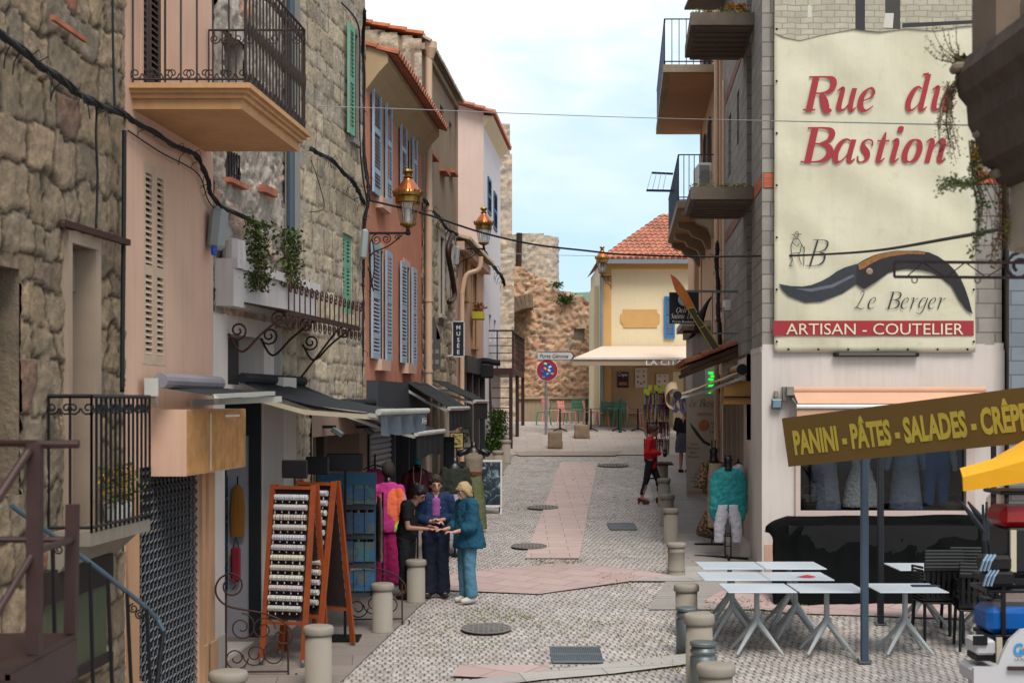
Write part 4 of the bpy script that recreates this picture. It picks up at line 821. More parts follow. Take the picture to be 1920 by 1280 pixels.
# ------------------------------------------------------------ lanterns
copper=M('polished_copper','#b5683e',.3,.15,6,.1,.1,metal=.85); brass=M('aged_brass','#8a6a35',.4,.2,10,.1,.2,metal=.8); lglass=M_clear('lantern_glass','#e9f1f4',.25); lampw=M('opal_lamp','#d9d6cc',.4,.03,5)
def lantern(label,base,arm_from,arm,H=.93):
    t=T('street_lantern',label,'lantern',base,'copper street lanterns on wall brackets'); k=H/.93; b=V(base)
    def L(prof,name,mat,n=8): MB().lathe([(r*k,z*k) for r,z in prof],b,n).build(name,mat,t)
    L([(.02,.0),(.035,.02),(.10,.05),(.13,.07),(.13,.09),(.03,.09)],'lower_ring',brass,12); m=MB()
    for i in range(6):
        a=math.pi*2*i/6+.2; m.bar(b+V((math.cos(a)*.115,math.sin(a)*.115,.08))*k,b+V((math.cos(a)*.185,math.sin(a)*.185,.42))*k,.014*k)
    m.build('cage_bars',brass,t); MB().lathe([(.11*k,.09*k),(.175*k,.42*k)],b,6).build('glass',lglass,t); MB().lathe([(.02*k,.1*k),(.035*k,.14*k),(.03*k,.3*k),(.01*k,.33*k)],b,10).build('bulb',lampw,t)
    m=MB(); m.lathe([(.185*k,.40*k),(.2*k,.42*k),(.2*k,.5*k),(.235*k,.52*k),(.24*k,.56*k),(.22*k,.57*k)],b,18)
    for i in range(18):
        a=math.pi*2*i/18; m.lathe([(.012*k,0),(.018*k,.02*k),(.004*k,.045*k)],b+V((math.cos(a)*.235,math.sin(a)*.235,.565))*k,5)
    m.build('crown_band',brass,t); L([(.215,.56),(.2,.6),(.13,.7),(.075,.77),(.06,.8)],'copper_hood',copper,20); L([(.055,.79),(.085,.81),(.05,.83),(.05,.86),(.09,.9),(.075,.93),(.03,.93)],'chimney_cap',brass,14)
    if arm:
        q=V(arm_from); m=MB(); e=b-V((0,0,.06)); a0=V((q.x,b.y,e.z)); m.bar(a0,e,.035,.035); m.lathe([(.03,-.03),(.045,0),(.03,.04),(.02,.1)],e,10); dx=V((1,0,0)); zz=V((0,0,1)); L_=(e-a0).length*(1 if e.x>a0.x else -1)
        m.tube(spiral(a0+dx*.2*L_-zz*.1,dx,zz,.085,.02,R(90),1.6,16),.009,5); m.tube(spiral(a0+dx*.45*L_-zz*.09,dx,zz,.075,.015,R(90),-1.6,16),.009,5); m.tube(spiral(a0+dx*.72*L_-zz*.06,dx,zz,.05,.012,R(90),-1.5,14),.008,5)
        m.tube(smoothpts([a0-zz*.42,a0+dx*.12*L_-zz*.3,a0+dx*.5*L_-zz*.2,a0+dx*.85*L_-zz*.03],5),.011,5); m.bar(a0+zz*.05,a0-zz*.45,.03,.012,(1,0,0)); m.build('scroll_bracket',black_iron,t)
    return t
y=22.2; lantern('largest copper lantern, on the orange house',(xat(765,y),y,zat(430,y)),F5.pt(22.2,0,0),True)
y=34.2; lantern('middle copper lantern, beyond the museum downpipe',(xat(907,y),y,zat(462,y)),F5.pt(34.2,0,0),True)
y=47.0; lantern('smallest and farthest copper lantern, at the corner of the cream cafe',(xat(1129,y),y,zat(515,y)),(xat(1146,y),y,0),True)
# ------------------------------------------------------------ bastion and tower
tw=T('ruined_tower','tall narrow ruined stone tower rising behind the white house','tower',(xat(950,53),53,2.9)); fr=Front(53.)
x0,x1=xat(925,53),xat(961,53); stone_facade(fr,x0,xat(968,53),2.9,zat(232,53),[],Stones(41,.22,.34,.16),.06,.08,top=lambda x: zat(232,53)+ (0 if x<xat(957+3*math.sin(x*9),53) else -min(9,(x-xat(957,53))*45)),edge=.08,mw=.03).build('tower_wall',st_tower,tw,True)
MB().box(((x0+x1)/2,54.3,zat(232,53)/2+1.3),(x1-x0-.2,2.3,zat(232,53)-3.2)).build('tower_core',concrete,tw)
m=MB()
bt=T('round_tower','broad round grey stone tower behind the ruined wall','tower',(xat(1008,58),59,2.9)); y=59.; cx=xat(1002,y); rad=xat(1047,y)-cx; 
class Cyl:
    def pt(s,a,z,n=0): an=R(-160)+a/rad; return V((cx+(rad+n)*math.cos(an),y+(rad+n)*math.sin(an),z))
stone_facade(Cyl(),0,rad*R(190),3,zat(437,y-rad),[],Stones(43,.2,.3,.2),.06,.08,edge=.07,mw=.03,top=lambda a: zat(437,y-rad)-.25*max(0,a-rad*R(60))*.3).build('round_wall',st_tower,bt,True)
MB().lathe([(rad-.05,zat(437,y-rad)-.35),(rad-.1,zat(437,y-rad)-.1),(rad*.5,zat(437,y-rad)-.05),(.05,zat(437,y-rad))],(cx,y,0),24).build('top_cap',concrete,bt)
MB().tube([(xat(972,56),56,zat(500,56)),(xat(974,56),56,zat(437,56))],.12,8).build('rusty_pipe',rust_iron,bt)
bw=T('ruined_wall','ruined rampart wall of orange and grey stones across the end of the street','rampart wall',(xat(1040,55),55,2.9)); fr=Front(55.)
def topf(x):
    px=960+x*FPX/55; 
    P_=[(900,505),(945,500),(968,498),(985,502),(1004,520),(1022,522),(1040,545),(1060,548),(1090,552),(1100,560),(1112,575),(1130,590),(1200,600),(1400,610)]
    for (a,ya),(b,yb) in zip(P_,P_[1:]):
        if a<=px<b: return zat(ya+(yb-ya)*(px-a)/(b-a),55)+.12*noise.noise(V((x*3,0,7)))+.06*noise.noise(V((x*11,0,7)))
    return zat(600,55)
hl=fr.hole(1076,1096,616,638,.6)
stone_facade(fr,xat(905,55),xat(1400,55),2.8,zat(490,55),[hl],Stones(47,.22,.34,.2),.09,.065,top=topf,edge=.035,mw=.022).build('rubble_face',st_warm,bw,True); pane(fr,hl,dark_in,bw,'loophole')
m=MB(); xs_=[xat(905,55)+i*.3 for i in range(31)]
for i,x in enumerate(xs_): z=topf(x)-.15; m.v+=[V((x,55.05,2.8)),V((x,55.05,z)),V((x,56.8,z-.3)),V((x,56.8,2.8))]
for i in range(len(xs_)-1):
    k=i*4
    for j in range(3): m.f.append((k+j,k+4+j,k+5+j,k+1+j))
m.build('wall_core',MATS['concrete'],bw)
# arch remnant
m=MB(); 
for i in range(20):
    a=R(95+i*4.6); cxx,czz,rr_=xat(1003,54.4),zat(660,54.4),xat(1003,54.4)-xat(925,54.4); ra=rr_*1.12
    for q in(0,1): r_=ra+q*.26; p=V((cxx+r_*math.cos(a),54.2,czz+r_*math.sin(a)*1.0)); m.box(p,(.17,1.3,.30),0,0,-(a-R(90))+random.uniform(-.08,.08),.03)
m.build('arch_stones',M('arch_stone','#7d6a58',.95,.3,5,.5,.8,25),bw)
m=MB(); m.box((xat(1045,54),54.2,2.9+.42),(xat(1126,54)-xat(960,54),.5,.84),0,0,0,.03); m.box((xat(1045,54),54.15,2.9+.87),(xat(1126,54)-xat(960,54)+.1,.6,.08),0,0,0,.02); thing(m,'low_wall',M('pale_rendered_wall','#a18d77',.9,.15,1.5,.4,.3,streak=.3),'low beige rendered wall at the foot of the ruined rampart','low wall')
rr=random.Random(9)
for (px,py,s,n,lab) in((1060,562,.16,260,'small green bush growing on top of the ruined rampart'),(1046,535,.09,90,'tuft of weeds on the rampart beside the round tower')):
    c=P(px,py,54.8); t=T('wall_bush',lab,'bush',c); leaves([c+V((rr.gauss(0,s),rr.gauss(0,s*.6),rr.gauss(0,s*.6))) for _ in range(n)],.12,rnd=rr).build('foliage',leaf_g,t); m=MB(); [m.tube([c-V((0,0,s)),c+V((rr.gauss(0,s),0,rr.random()*s))],.012,4) for _ in range(5)]; m.build('stems',leaf_d,t)
c=V((xat(933,41),41,gz(41)+.75)); t=T('climbing_plant','leafy green plant growing up behind the metal stairs','plant',(c.x,c.y,gz(41))); leaves([c+V((rr.gauss(0,.13),rr.gauss(0,.2),rr.uniform(-.6,.45))) for _ in range(900)],.12,rnd=rr).build('foliage',leaf_g,t); m=MB(); [m.tube([c-V((0,0,.75)),c+V((rr.gauss(0,.15),0,rr.uniform(0,.7)))],.015,4) for _ in range(8)]; m.build('stems',leaf_d,t)
for (px,py) in((912,815),(925,805)): x,Y=gxy(px,py+30); Y=min(Y,41); c=V((x,Y,gz(Y)+.12)); t=thing(leaves([c+V((rr.gauss(0,.16),rr.gauss(0,.3),rr.uniform(-.12,.25))) for _ in range(350)],.12,rnd=rr),'weed_clump',leaf_g,('nearer' if px<920 else 'farther')+' clump of weeds at the foot of the metal stairs','weeds')
# metal platform stair
t=T('platform_staircase','brown steel lookout platform on tall legs with railings','steel staircase',fl(965,43)); y0,y1=41.9,47.6; xl=xat(905,43); xr0,xr1=xat(961,y0),xat(983,y1); zp=zat(690,42); g=gz(42)
m=MB(); m.hexa([V((xl,y0,zp-.18)),V((xr0,y0,zp-.18)),V((xr1,y1,zp-.18)),V((xl+.3,y1,zp-.18)),V((xl,y0,zp)),V((xr0,y0,zp)),V((xr1,y1,zp)),V((xl+.3,y1,zp))]); m.build('platform',brown_paint,t)
[MB().bar((x,y,gz(y)-.05),(x-.0,y,zp-.18),.11).build('leg',brown_paint,t) for x,y in((xr0-.05,y0+.05),((xr0+xr1)/2-.05,44.6),(xr1-.05,y1-.1))]; MB().bar((xr0-.58,y0+.05,gz(y0)),(xr0-.7,y0+.05,zp-.18),.08).build('leg',brown_paint,t)
m=MB(); zz=gz(y0)+.3
while zz<zp-.3: m.bar((xr0-.62,y0+.06,zz),(xr0-.05,y0+.06,zz),.03); zz+=.3
m.build('rungs',brown_paint,t); m=MB(); zr=zp+1.1
for z in(zr,zp+.88,zp+.66,zp+.44,zp+.22): m.bar((xl,y0,z),(xr0,y0,z),.05 if z==zr else .025); m.bar((xr0,y0,z),(xr1,y1,z),.05 if z==zr else .02)
for i in range(3): x=xl+(xr0-xl)*i/2; m.bar((x,y0,zp),(x,y0,zr),.04)
for i in range(13): q=i/12; x=xr0+(xr1-xr0)*q; y=y0+(y1-y0)*q; m.bar((x,y,zp),(x,y,zr),.028)
m.build('railing',brown_paint,t)
m=MB(); pz=V((F5.pt(38,0,0).x+.28,38.0,zat(682,38))); m.box(pz+V((0,0,-.2)),(.42,.6,.36),0,0,0,.03); m.tube(smoothpts([pz+V((-.25,-.2,.05)),pz+V((0,-.2,.08)),pz+V((.25,-.2,.03)),pz+V((.4,-.2,.02))],4),.08,8); thing(m,'rolled_black_awning',canvas_black,'bundled black awning and box under the metal platform','awning')
# ------------------------------------------------------------ R1 block house with banner
YB=20.6; FF=Front(YB); XC=FR.pt(YB,0).x; zw=zat(652,YB); ZT=11.6; XR=xat(1881,YB)
r1=T('block_house','unfinished concrete block house with a white ground floor shop, right side','house',(5.2,YB,gz(YB)))
hwin=(xat(1499,YB),xat(1809,YB),zat(957,YB),zat(792,YB),.10)
facade(MB(),FF,XC,XR,zw,ZT,[]).build('block_front',block,r1); facade(MB(),FF,XC-.012,XR+.01,0,zw-.03,[hwin],.03).build('shop_front_wall',plaster_white,r1)
slot=(22.3,23.2,0,ZT,.6); dsp=(23.6,28.5,gz(24)+.12,3.72,.35); w1=FR.hole(1362,1366,230,330,.1); s1=(24.6,24.75,5.1,7.2,.1); s2=(25.9,26.05,5.5,7.9,.1)
w2=FR.hole(1382,1386,170,270,.1); w3=FR.hole(1366,1371,215,330,.1)
facade(MB(),FR,YB,28.9,zw,ZT,[slot,w2,w3]).build('block_side',block,r1); facade(MB(),FR,YB,28.9,0,zw-.05,[(22.3,23.2,3.0,zw,.6),dsp],.012).build('side_wall_base',plaster_white,r1)
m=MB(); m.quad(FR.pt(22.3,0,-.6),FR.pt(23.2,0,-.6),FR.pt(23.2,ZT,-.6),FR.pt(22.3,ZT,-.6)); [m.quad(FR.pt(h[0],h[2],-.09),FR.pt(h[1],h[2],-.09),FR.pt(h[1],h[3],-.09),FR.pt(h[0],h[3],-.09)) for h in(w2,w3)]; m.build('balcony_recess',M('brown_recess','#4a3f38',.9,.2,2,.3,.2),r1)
m=MB(); m.box((XR-.01,23.6,ZT/2),(.02,6,ZT)); m.box((5.3,24.8,ZT),(3.6,8.2,.05)); m.build('rear_walls',concrete,r1)
m=MB(); fbox(m,FF,XC+.02,xat(1453,YB),zat(352,YB),zat(325,YB),-.02,.015); fbox(m,FF,xat(1829,YB),XR,zat(345,YB),zat(322,YB),-.02,.015); fbox(m,FR,YB+.05,22.2,zat(352,YB),zat(325,YB),-.02,.012); m.build('brick_course',red_brick,r1)
m=MB(); fbox(m,FR,23.3,28.8,6.75,6.95,-.02,.012); fbox(m,FR,23.3,28.8,9.45,9.65,-.02,.012); m.build('red_brick_band',M('red_render_band','#80594c',.9,.2,4,.3,.3),r1)
m=MB(); k=26
for i in range(k): # ragged edge of the render
    s=XC+(XR-XC)*i/k; s2_=XC+(XR-XC)*(i+1)/k; h=.05+.05*noise.noise(V((i*.9,3,0))); fbox(m,FF,s,s2_,zw-.06,zw+h,-.01,.022)
for i in range(8): s=YB+.02+(1.65)*i/8; fbox(m,FR,s,s+1.65/8,zw-.06,zw+.04*noise.noise(V((i*.9,7,0)))+.02,-.01,.018)
m.build('render_edge',plaster_white,r1)
for zb,lab in((9.39,1),(6.72,2)):
    ya,yb,N=21.8,23.9,.98; m=MB(); fbox(m,FR,ya,yb,zb,zb+.19,0,N); o=m.build('concrete_balcony',M('weathered_balcony_concrete','#6b5f53',.95,.3,4,.7,.6,30,streak=.3),r1)
    m=MB(); [fbox(m,FR,ya+.08+i*.3,ya+.3+i*.3,zb-.035,zb-.001,.06,N-.08) for i in range(7)]; m.build('soffit_panels',M('soffit_brown','#5f5147',.95,.25,3,.5,.3),o)
    rr=random.Random(lab); pts=[FR.pt(rr.uniform(ya,ya+.3),zb+.19+rr.random()*.06,rr.uniform(.05,N)) for _ in range(260)]; leaves(pts,.04,rnd=rr).build('moss',leaf_y,o)
rr=random.Random(4); pts=[FR.pt(22+rr.gauss(0,.06),9.65+rr.random()*.1,.1+rr.random()*.3) for _ in range(120)]; thing(leaves(pts,.06,rnd=rr),'orange_weed',M('orange_lichen','#a3701c',.8,.3,8),'orange flowering weed on the upper concrete balcony','weed')
# shop side display
a,b,c,d,e=dsp; m=MB(); m.quad(FR.pt(a,c,-e+.01),FR.pt(b,c,-e+.01),FR.pt(b,d,-e+.01),FR.pt(a,d,-e+.01)); m.build('side_display_back',mid_in,r1); m=MB()
for s in(23.6,24.2,25.0,26.2,27.4,28.4): fbox(m,FR,s,s+.1,c,d,-.25,.02)
fbox(m,FR,23.6,28.5,d-.1,d,-.25,.021); m.build('side_display_frame',M('cream_frames','#a99884',.7,.1,4),r1); m=MB(); m.quad(FR.pt(a,c,-.1),FR.pt(b,c,-.1),FR.pt(b,d-.1,-.1),FR.pt(a,d-.1,-.1)); m.build('side_display_glass',M_clear('shop_glass','#b8c0c4',.18),r1)
m=MB(); fbox(m,FR,22.4,24.0,gz(23)-.1,gz(23)+.17,0,.35); m.build('door_step',plaster_white,r1)
m=MB(); m.box((XC+.13,YB-.035,gz(YB)+.2),(.2,.02,.55)); m.build('peach_base_patch',plaster_peach,r1)
# shop window
a,b,c,d,e=hwin; m=MB(); w_=.07
for (x0,x1,y0,y1) in((a-w_,b+w_,c-w_*1.3,c),(a-w_,b+w_,d,d+w_),(a-w_,a,c,d),(b,b+w_*1.8,c,d)): fbox(m,FF,x0,x1,y0,y1,.0301,.075)
m.build('window_frame',M('pale_pink_frame','#c2aea4',.7,.08,3,.1),r1)
m=MB(); dd=.75; m.quad(FF.pt(a,c,-dd),FF.pt(b,c,-dd),FF.pt(b,d,-dd),FF.pt(a,d,-dd)); m.quad(FF.pt(a,c,-.07),FF.pt(b,c,-.07),FF.pt(b,c,-dd),FF.pt(a,c,-dd)); m.quad(FF.pt(a,d,-.07),FF.pt(b,d,-.07),FF.pt(b,d,-dd),FF.pt(a,d,-dd)); m.quad(FF.pt(a,c,-.07),FF.pt(a,d,-.07),FF.pt(a,d,-dd),FF.pt(a,c,-dd)); m.quad(FF.pt(b,c,-.07),FF.pt(b,d,-.07),FF.pt(b,d,-dd),FF.pt(b,c,-dd)); m.build('window_box',M('display_brown','#3a2c25',.9,.2,2),r1)
m=MB(); m.quad(FF.pt(a,c,-.02),FF.pt(b,c,-.02),FF.pt(b,d,-.02),FF.pt(a,d,-.02)); m.build('window_glass',M_clear('window_glass_clear','#aeb4b8',.035),r1)
m=MB(); fbox(m,FF,xat(1650,YB),xat(1655,YB),c,d,-.04,.0); m.build('window_mullion',black_iron,r1)
# grey house beyond
r4=T('grey_brick_house','grey painted brick house at the right edge, beside the white shop','house',(8,20.3,gz(20))); m=facade(MB(),Front(20.35),XR,12,0,12,[]); m.build('wall',block_paint,r4); MB().box((XR+2.3,23,6),(4.5,5.2,12)).build('rear_walls',concrete,r4)
# ------------------------------------------------------------ banner
def banner_mat():
    t=NT('creased_cream_vinyl'); o=t.coord(); w=t.new('ShaderNodeTexWave'); w.inputs['Scale'].default_value=.32; w.inputs['Distortion'].default_value=7; w.inputs['Detail'].default_value=3; w.inputs['Detail Scale'].default_value=.8; t.link(t.mapping(o,(1,1,1),(0,R(38),0)),w.inputs['Vector'])
    n=t.noise(o,1.1,5,.6); g=t.noise(o,5,6,.7); c=t.ramp(n,[(.3,'#bdb59a'),(.7,'#cbc4ac')]); c=t.mix(t.math('MULTIPLY',t.ramp(g,[(.56,0.0),(.75,1.0)]),.3),c,'#9b8a66'); c=t.mix(t.math('MULTIPLY',t.ramp(t.noise(t.mapping(o,(7,7,.5)),1.3,5,.7),[(.5,0.0),(.75,1.0)]),.14),c,'#8f836a')
    return t.out(c,.5,t.bump(t.noise(o,3,4),.25,.03,t.bump(w.outputs['Fac'],.6,.035)))
BY=YB-.09; bn=T('street_banner','huge cream banner reading Rue du Bastion with a curved knife picture','banner',(xat(1640,BY),BY,zat(660,BY)))
x0,x1,z0,z1=xat(1452,BY),xat(1829,BY),zat(660,BY),zat(-130,BY); m=MB(); nu,nv=44,70
def bz(u,v): return .016*noise.noise(V((u*3+v*1.2,v*3-u,2)))+.003*math.sin((u+v*1.6)*9)
for j in range(nv+1):
    for i in range(nu+1): u=i/nu;v=j/nv; m.v.append(V((x0+(x1-x0)*u,BY-bz(u*2,v*4),z0+(z1-z0)*v)))
m.f=[(j*(nu+1)+i,j*(nu+1)+i+1,(j+1)*(nu+1)+i+1,(j+1)*(nu+1)+i) for j in range(nv) for i in range(nu)]
o=m.build('banner_sheet',banner_mat(),bn,True); o.modifiers.new('t','SOLIDIFY').thickness=.004
red=M('banner_red','#96282f',.6,.06,3,.05,.05); ink=M('banner_ink','#2c2a2e',.6,.1,6,.0,.05)
D=.021; bo=lambda px,py: V((xat(px,BY-D),BY-D,zat(py,BY-D)))
def bpt(px,py): return bo(px,py)
sc=BY/FPX
strokes('word_rue','Rue',bpt(1500,209),(1,0,0),(0,0,1),66*sc,red,bn,w=138*sc,wk=1.15); strokes('word_du','du',bpt(1694,208),(1,0,0),(0,0,1),68*sc,red,bn,w=86*sc,wk=1.15)
strokes('word_bastion','Bastion',bpt(1497,305),(1,0,0),(0,0,1),66*sc,red,bn,w=275*sc,wk=1.15)
def bpoly(pts,name,mat,off=0): MB().prism([(xat(a,BY-D-off),zat(b,BY-D-off)) for a,b in pts],(0,BY-D-off,0),(1,0,0),(0,0,1),(0,.003,0)).build(name,mat,bn)
bpoly([(1450,629),(1826,629),(1826,601),(1450,601)],'red_band',red,-.004)
text('artisan_lettering','ARTISAN - COUTELIER',bpt(1474,627),(1,0,0),(0,0,1),22*sc,M('banner_cream','#cfc6ac',.6,.03,3),bn,w=332*sc,ext=.006)
blade=[(1460,532),(1468,544),(1480,555),(1510,567),(1540,565),(1580,550),(1606,532),(1618,540),(1622,498),(1605,495),(1585,501),(1570,508),(1555,519),(1540,527),(1522,534),(1505,537),(1482,536)]
bpoly(blade,'knife_blade',M('banner_blade','#2f3236',.5,.3,25,.1,.1),0)
bpoly([(1490,541),(1520,541),(1560,533),(1600,514),(1602,518),(1562,539),(1520,547)],'blade_edge',M('banner_blade_light','#5b6066',.5,.2,25),.002)
bpoly([(1606,532),(1607,495),(1622,486),(1640,478),(1660,473),(1680,470),(1720,470),(1742,473),(1760,481),(1777,493),(1790,506),(1802,523),(1810,541),(1817,562),(1824,589),(1812,580),(1798,561),(1785,537),(1765,521),(1748,511),(1730,506),(1700,504),(1680,507),(1665,512),(1640,530),(1620,542)],'knife_handle',M('banner_handle','#241f1f',.5,.25,14),.002)
bpoly([(1609,495),(1640,479),(1668,472),(1700,470),(1735,473),(1734,477),(1702,476),(1668,481),(1648,487),(1634,494),(1620,503),(1611,506)],'handle_bolster',M('banner_horn','#8a5c30',.5,.5,30),.004)
MB().lathe([(.001,0),(.05,.0),(.035,.008)],bpt(1630,509)+V((0,-.01,0)),14,Matrix.Rotation(R(90),3,'X')).build('handle_rivet',M('banner_rivet','#8c7064',.4,.1,5),bn)
strokes('le_berger_lettering','Le',bpt(1600,579),(1,0,0),(0,0,1),33*sc,ink,bn,w=40*sc,wk=.6,shear=.3); strokes('le_berger_lettering','Berger',bpt(1658,579),(1,0,0),(0,0,1),32*sc,ink,bn,w=110*sc,wk=.62,shear=.3)
strokes('emblem_letter','B',bpt(1508,499),(1,0,0),(0,0,1),50*sc,ink,bn,w=36*sc,wk=.5,shear=.3)
m=MB(); q=lambda a,b: bpt(a,b)+V((0,-.004,0)); 
for pts in([(1490,437),(1495,434),(1498,440),(1494,446),(1489,442)],[(1488,448),(1483,460),(1484,475)],[(1497,448),(1503,458),(1500,474)],[(1484,475),(1486,488),(1480,498)],[(1497,474),(1499,486),(1503,496)],[(1488,448),(1497,448)],[(1484,475),(1500,474)],[(1503,458),(1509,470)],[(1508,462),(1507,498)],[(1484,440),(1503,439)],[(1486,455),(1494,462),(1499,456)],[(1480,498),(1486,498)]): m.tube([q(*p) for p in pts],.005,4)
m.build('shepherd_sketch',ink,bn)
# printed view at the top of the banner
m=MB(); tp=[(1453,-60),(1828,-60),(1828,48),(1800,50),(1755,58),(1700,54),(1650,60),(1600,55),(1540,66),(1500,76),(1470,70),(1453,62)]
bpoly(tp,'printed_stonework',M_brick('printed_stones','#b9b09c','#a79e8b','#867d6c',.19,.085,.008,.6,.4,.1,.05,.5),-.002); bpoly([(1604,55),(1622,57),(1622,-60),(1604,-60)],'printed_window',ink,.001); bpoly([(1660,53),(1688,55),(1688,-60),(1660,-60)],'printed_doorway',M('print_dark','#3b3833',.6,.2,4),.001); bpoly([(1656,52),(1674,53),(1676,25),(1660,25)],'printed_sign',M('print_white','#bdb9ab',.6,.1,4),.003); bpoly([(1514,33),(1523,33),(1521,10),(1515,10)],'printed_lamp',M('print_white','#bdb9ab'),.001); bpoly([(1692,52),(1828,44),(1828,38),(1692,44)],'printed_bench',ink,.001)
m=MB()
for i in range(9):
    z=z0+.15+i*.75; m.lathe([(.001,0),(.018,0),(.012,.008)],(x0+.03,BY-D,z),8,Matrix.Rotation(R(90),3,'X')); m.lathe([(.001,0),(.018,0),(.012,.008)],(x1-.03,BY-D,z),8,Matrix.Rotation(R(90),3,'X'))
for i in range(7): m.lathe([(.001,0),(.018,0),(.012,.008)],(x0+.2+i*.43,BY-D,z0+.04),8,Matrix.Rotation(R(90),3,'X'))
m.build('eyelets',black_iron,bn)
t=T('light_bar','long dark light bar fixed under the big banner','wall light',(xat(1640,YB),YB-.1,zat(668,YB))); MB().box((xat(1640,YB),YB-.08,zat(665,YB)),(1.22,.12,.06),0,0,0,.012).build('housing',black_iron,t); MB().box((xat(1640,YB),YB-.13,zat(664,YB)),(1.1,.03,.045)).build('diffuser',M('dark_diffuser','#57524e',.3,.1,4),t)
# salmon awning
t=T('salmon_awning','closed salmon pink awning with white bar above the shop window','awning',(xat(1650,YB),YB-.3,zat(770,YB))); salm=M('salmon_canvas','#c69b80',.85,.06,3,.15,.1,120); yy=YB-.03
m=MB(); a,b=xat(1483,YB),xat(1842,YB); m.add([(a,yy,zat(726,YB)),(b,yy,zat(726,YB)),(b+.02,yy-.38,zat(757,YB-.3)),(a+.02,yy-.38,zat(757,YB-.3))],[(0,1,2,3)]); o=m.build('canvas',salm,t); o.modifiers.new('s','SOLIDIFY').thickness=.01; MB().tube([(a,yy-.1,zat(731,YB)),(b,yy-.1,zat(731,YB))],.05,10).build('roll',salm,t)
MB().tube([(a,yy-.38,zat(762,YB-.3)),(b,yy-.38,zat(762,YB-.3))],.033,10).build('front_bar',white_wood,t); m=MB(); m.box((xat(1660,YB),yy-.37,zat(778,YB)),(b-a-.05,.01,.16)); m.build('valance',salm,t)
m=MB(); m.box((a-.05,yy-.1,zat(733,YB)),(.1,.2,.12)); m.box((a-.1,yy-.05,zat(738,YB)),(.08,.12,.2)); m.bar((a-.02,yy-.1,zat(745,YB)),(a+.03,yy-.36,zat(762,YB)),.04); m.build('end_brackets',M('dirty_metal','#807a73',.5,.2,8),t)
t=T('floodlight','small square floodlight on the white wall beside the salmon awning','floodlight',P(1456,770,YB)); p=P(1456,757,YB-.1); MB().box(p,(.15,.06,.15),0,R(15),0,.01).build('lamp_head',steel_g,t); MB().box(p+V((0,-.04,-.0)),(.11,.01,.1),0,R(15)).build('lens',M('blue_lens','#7f9aa8',.2,.1,4),t); m=MB(); m.box(p+V((0,.03,.14)),(.06,.06,.1),0,0,0,.01); m.bar(p+V((0,.0,.05)),p+V((0,.08,.14)),.03); m.build('sensor_bracket',plaster_grey,t)
# ------------------------------------------------------------ R2 peach apartment house
r2=T('peach_apartment_house','peach apartment house with blue railed balconies beyond the block house','house',FR.pt(34,gz(34))); pa=M('peach_apartment_render','#c09a7a',.9,.1,1.2,.2,.1,streak=.2)
d1=(33.2,34.6,5.95,8.0,.2) ; d2=(33.0,34.4,7.93,10.1,.2); d3=(33.0,34.4,10.85,13.0,.2); hs=(29.6,35.5,gz(32),4.2,.4)
facade(MB(),FR,28.9,37.0,0,13.6,[d2,d3,hs]).build('wall',pa,r2); facade(MB(),FR,37.0,44.5,0,8.2,[]).build('far_wall',pa,r2); m=MB(); m.box((FR.pt(28.9,0).x+2.5,28.91,6.8),(5,.02,13.6)); m.box((FR.pt(37,0).x+3,37.0,9),(6,.04,9)); m.build('rear_walls',pa,r2)
m=MB(); m.quad(FR.pt(29.6,0,-.38),FR.pt(35.5,0,-.38),FR.pt(35.5,4.2,-.38),FR.pt(29.6,4.2,-.38)); m.build('shop_back',mid_in,r2)
m=MB(); fbox(m,FR,28.92,29.2,4.4,13.5,-.01,.05); fbox(m,FR,36.6,37.0,4.4,13.5,-.01,.03); fbox(m,FR,38.2,38.8,3,8.2,-.01,.12); m.build('pilasters',pa,r2)
m=MB(); m.tube([FR.pt(29.25,13,.1),FR.pt(29.25,2,.1)],.05,8); m.build('downpipe',pipe_cream,r2)
for hh in(d2,d3):
    pane(FR,hh,dark_in,r2,'balcony_door'); shutter(FR,hh[0]-.65,hh[0]-.02,hh[2],hh[3],.03,.04,'shutter',shutter_dark,r2,(.5,),.08); shutter(FR,hh[1]+.02,hh[1]+.65,hh[2],hh[3],.03,.04,'shutter',shutter_dark,r2,(.5,),.08)
navy=M('navy_railing_paint','#1f3350',.45,.15,8,.1,.1)
for zb,N,ya,yb in((10.69,1.16,30.5,37.6),(7.78,.86,30.5,37.3)):
    m=MB(); fbox(m,FR,ya,yb,zb,zb+.16,0,N); o=m.build('balcony_slab',M('balcony_edge_concrete','#9c8b75',.95,.2,4,.5,.4,streak=.3),r2); MB_=MB(); fbox(MB_,FR,ya+.12,yb-.05,zb-.012,zb-.002,.0,N-.14); MB_.build('soffit',M('soffit_ochre','#a8805c',.9,.12,2,.2,.1),o)
    m=MB(); zt=zb+.16; zr=zt+.98
    for (p0,p1,n) in((FR.pt(ya+.03,0,.05),FR.pt(ya+.03,0,N-.03),7),(FR.pt(ya+.03,0,N-.03),FR.pt(yb-.03,0,N-.03),44),(FR.pt(yb-.03,0,.05),FR.pt(yb-.03,0,N-.03),6)):
        for i in range(n+1): q=p0.lerp(p1,i/n); m.bar((q.x,q.y,zt),(q.x,q.y,zr),.016)
        for z in(zt+.07,zr): m.bar((p0.x,p0.y,z),(p1.x,p1.y,z),.035,.02)
    m.build('balcony_railing',navy,o)
    if zb<9:
        for i,s in enumerate((30.6,32.9,35.1,37.1)):
            m=MB(); pr=[(0,0),(.75,0),(.74,-.12),(.62,-.17),(.5,-.2),(.42,-.32),(.3,-.36),(.18,-.42),(.1,-.6),(0,-.62)]
            m.prism([(-x,z) for x,z in pr],FR.pt(s,zb-.0,0),(1,0,0),(0,0,1),(0,.22,0)); m.build('curved_corbel',MATS['balcony_edge_concrete'],o)
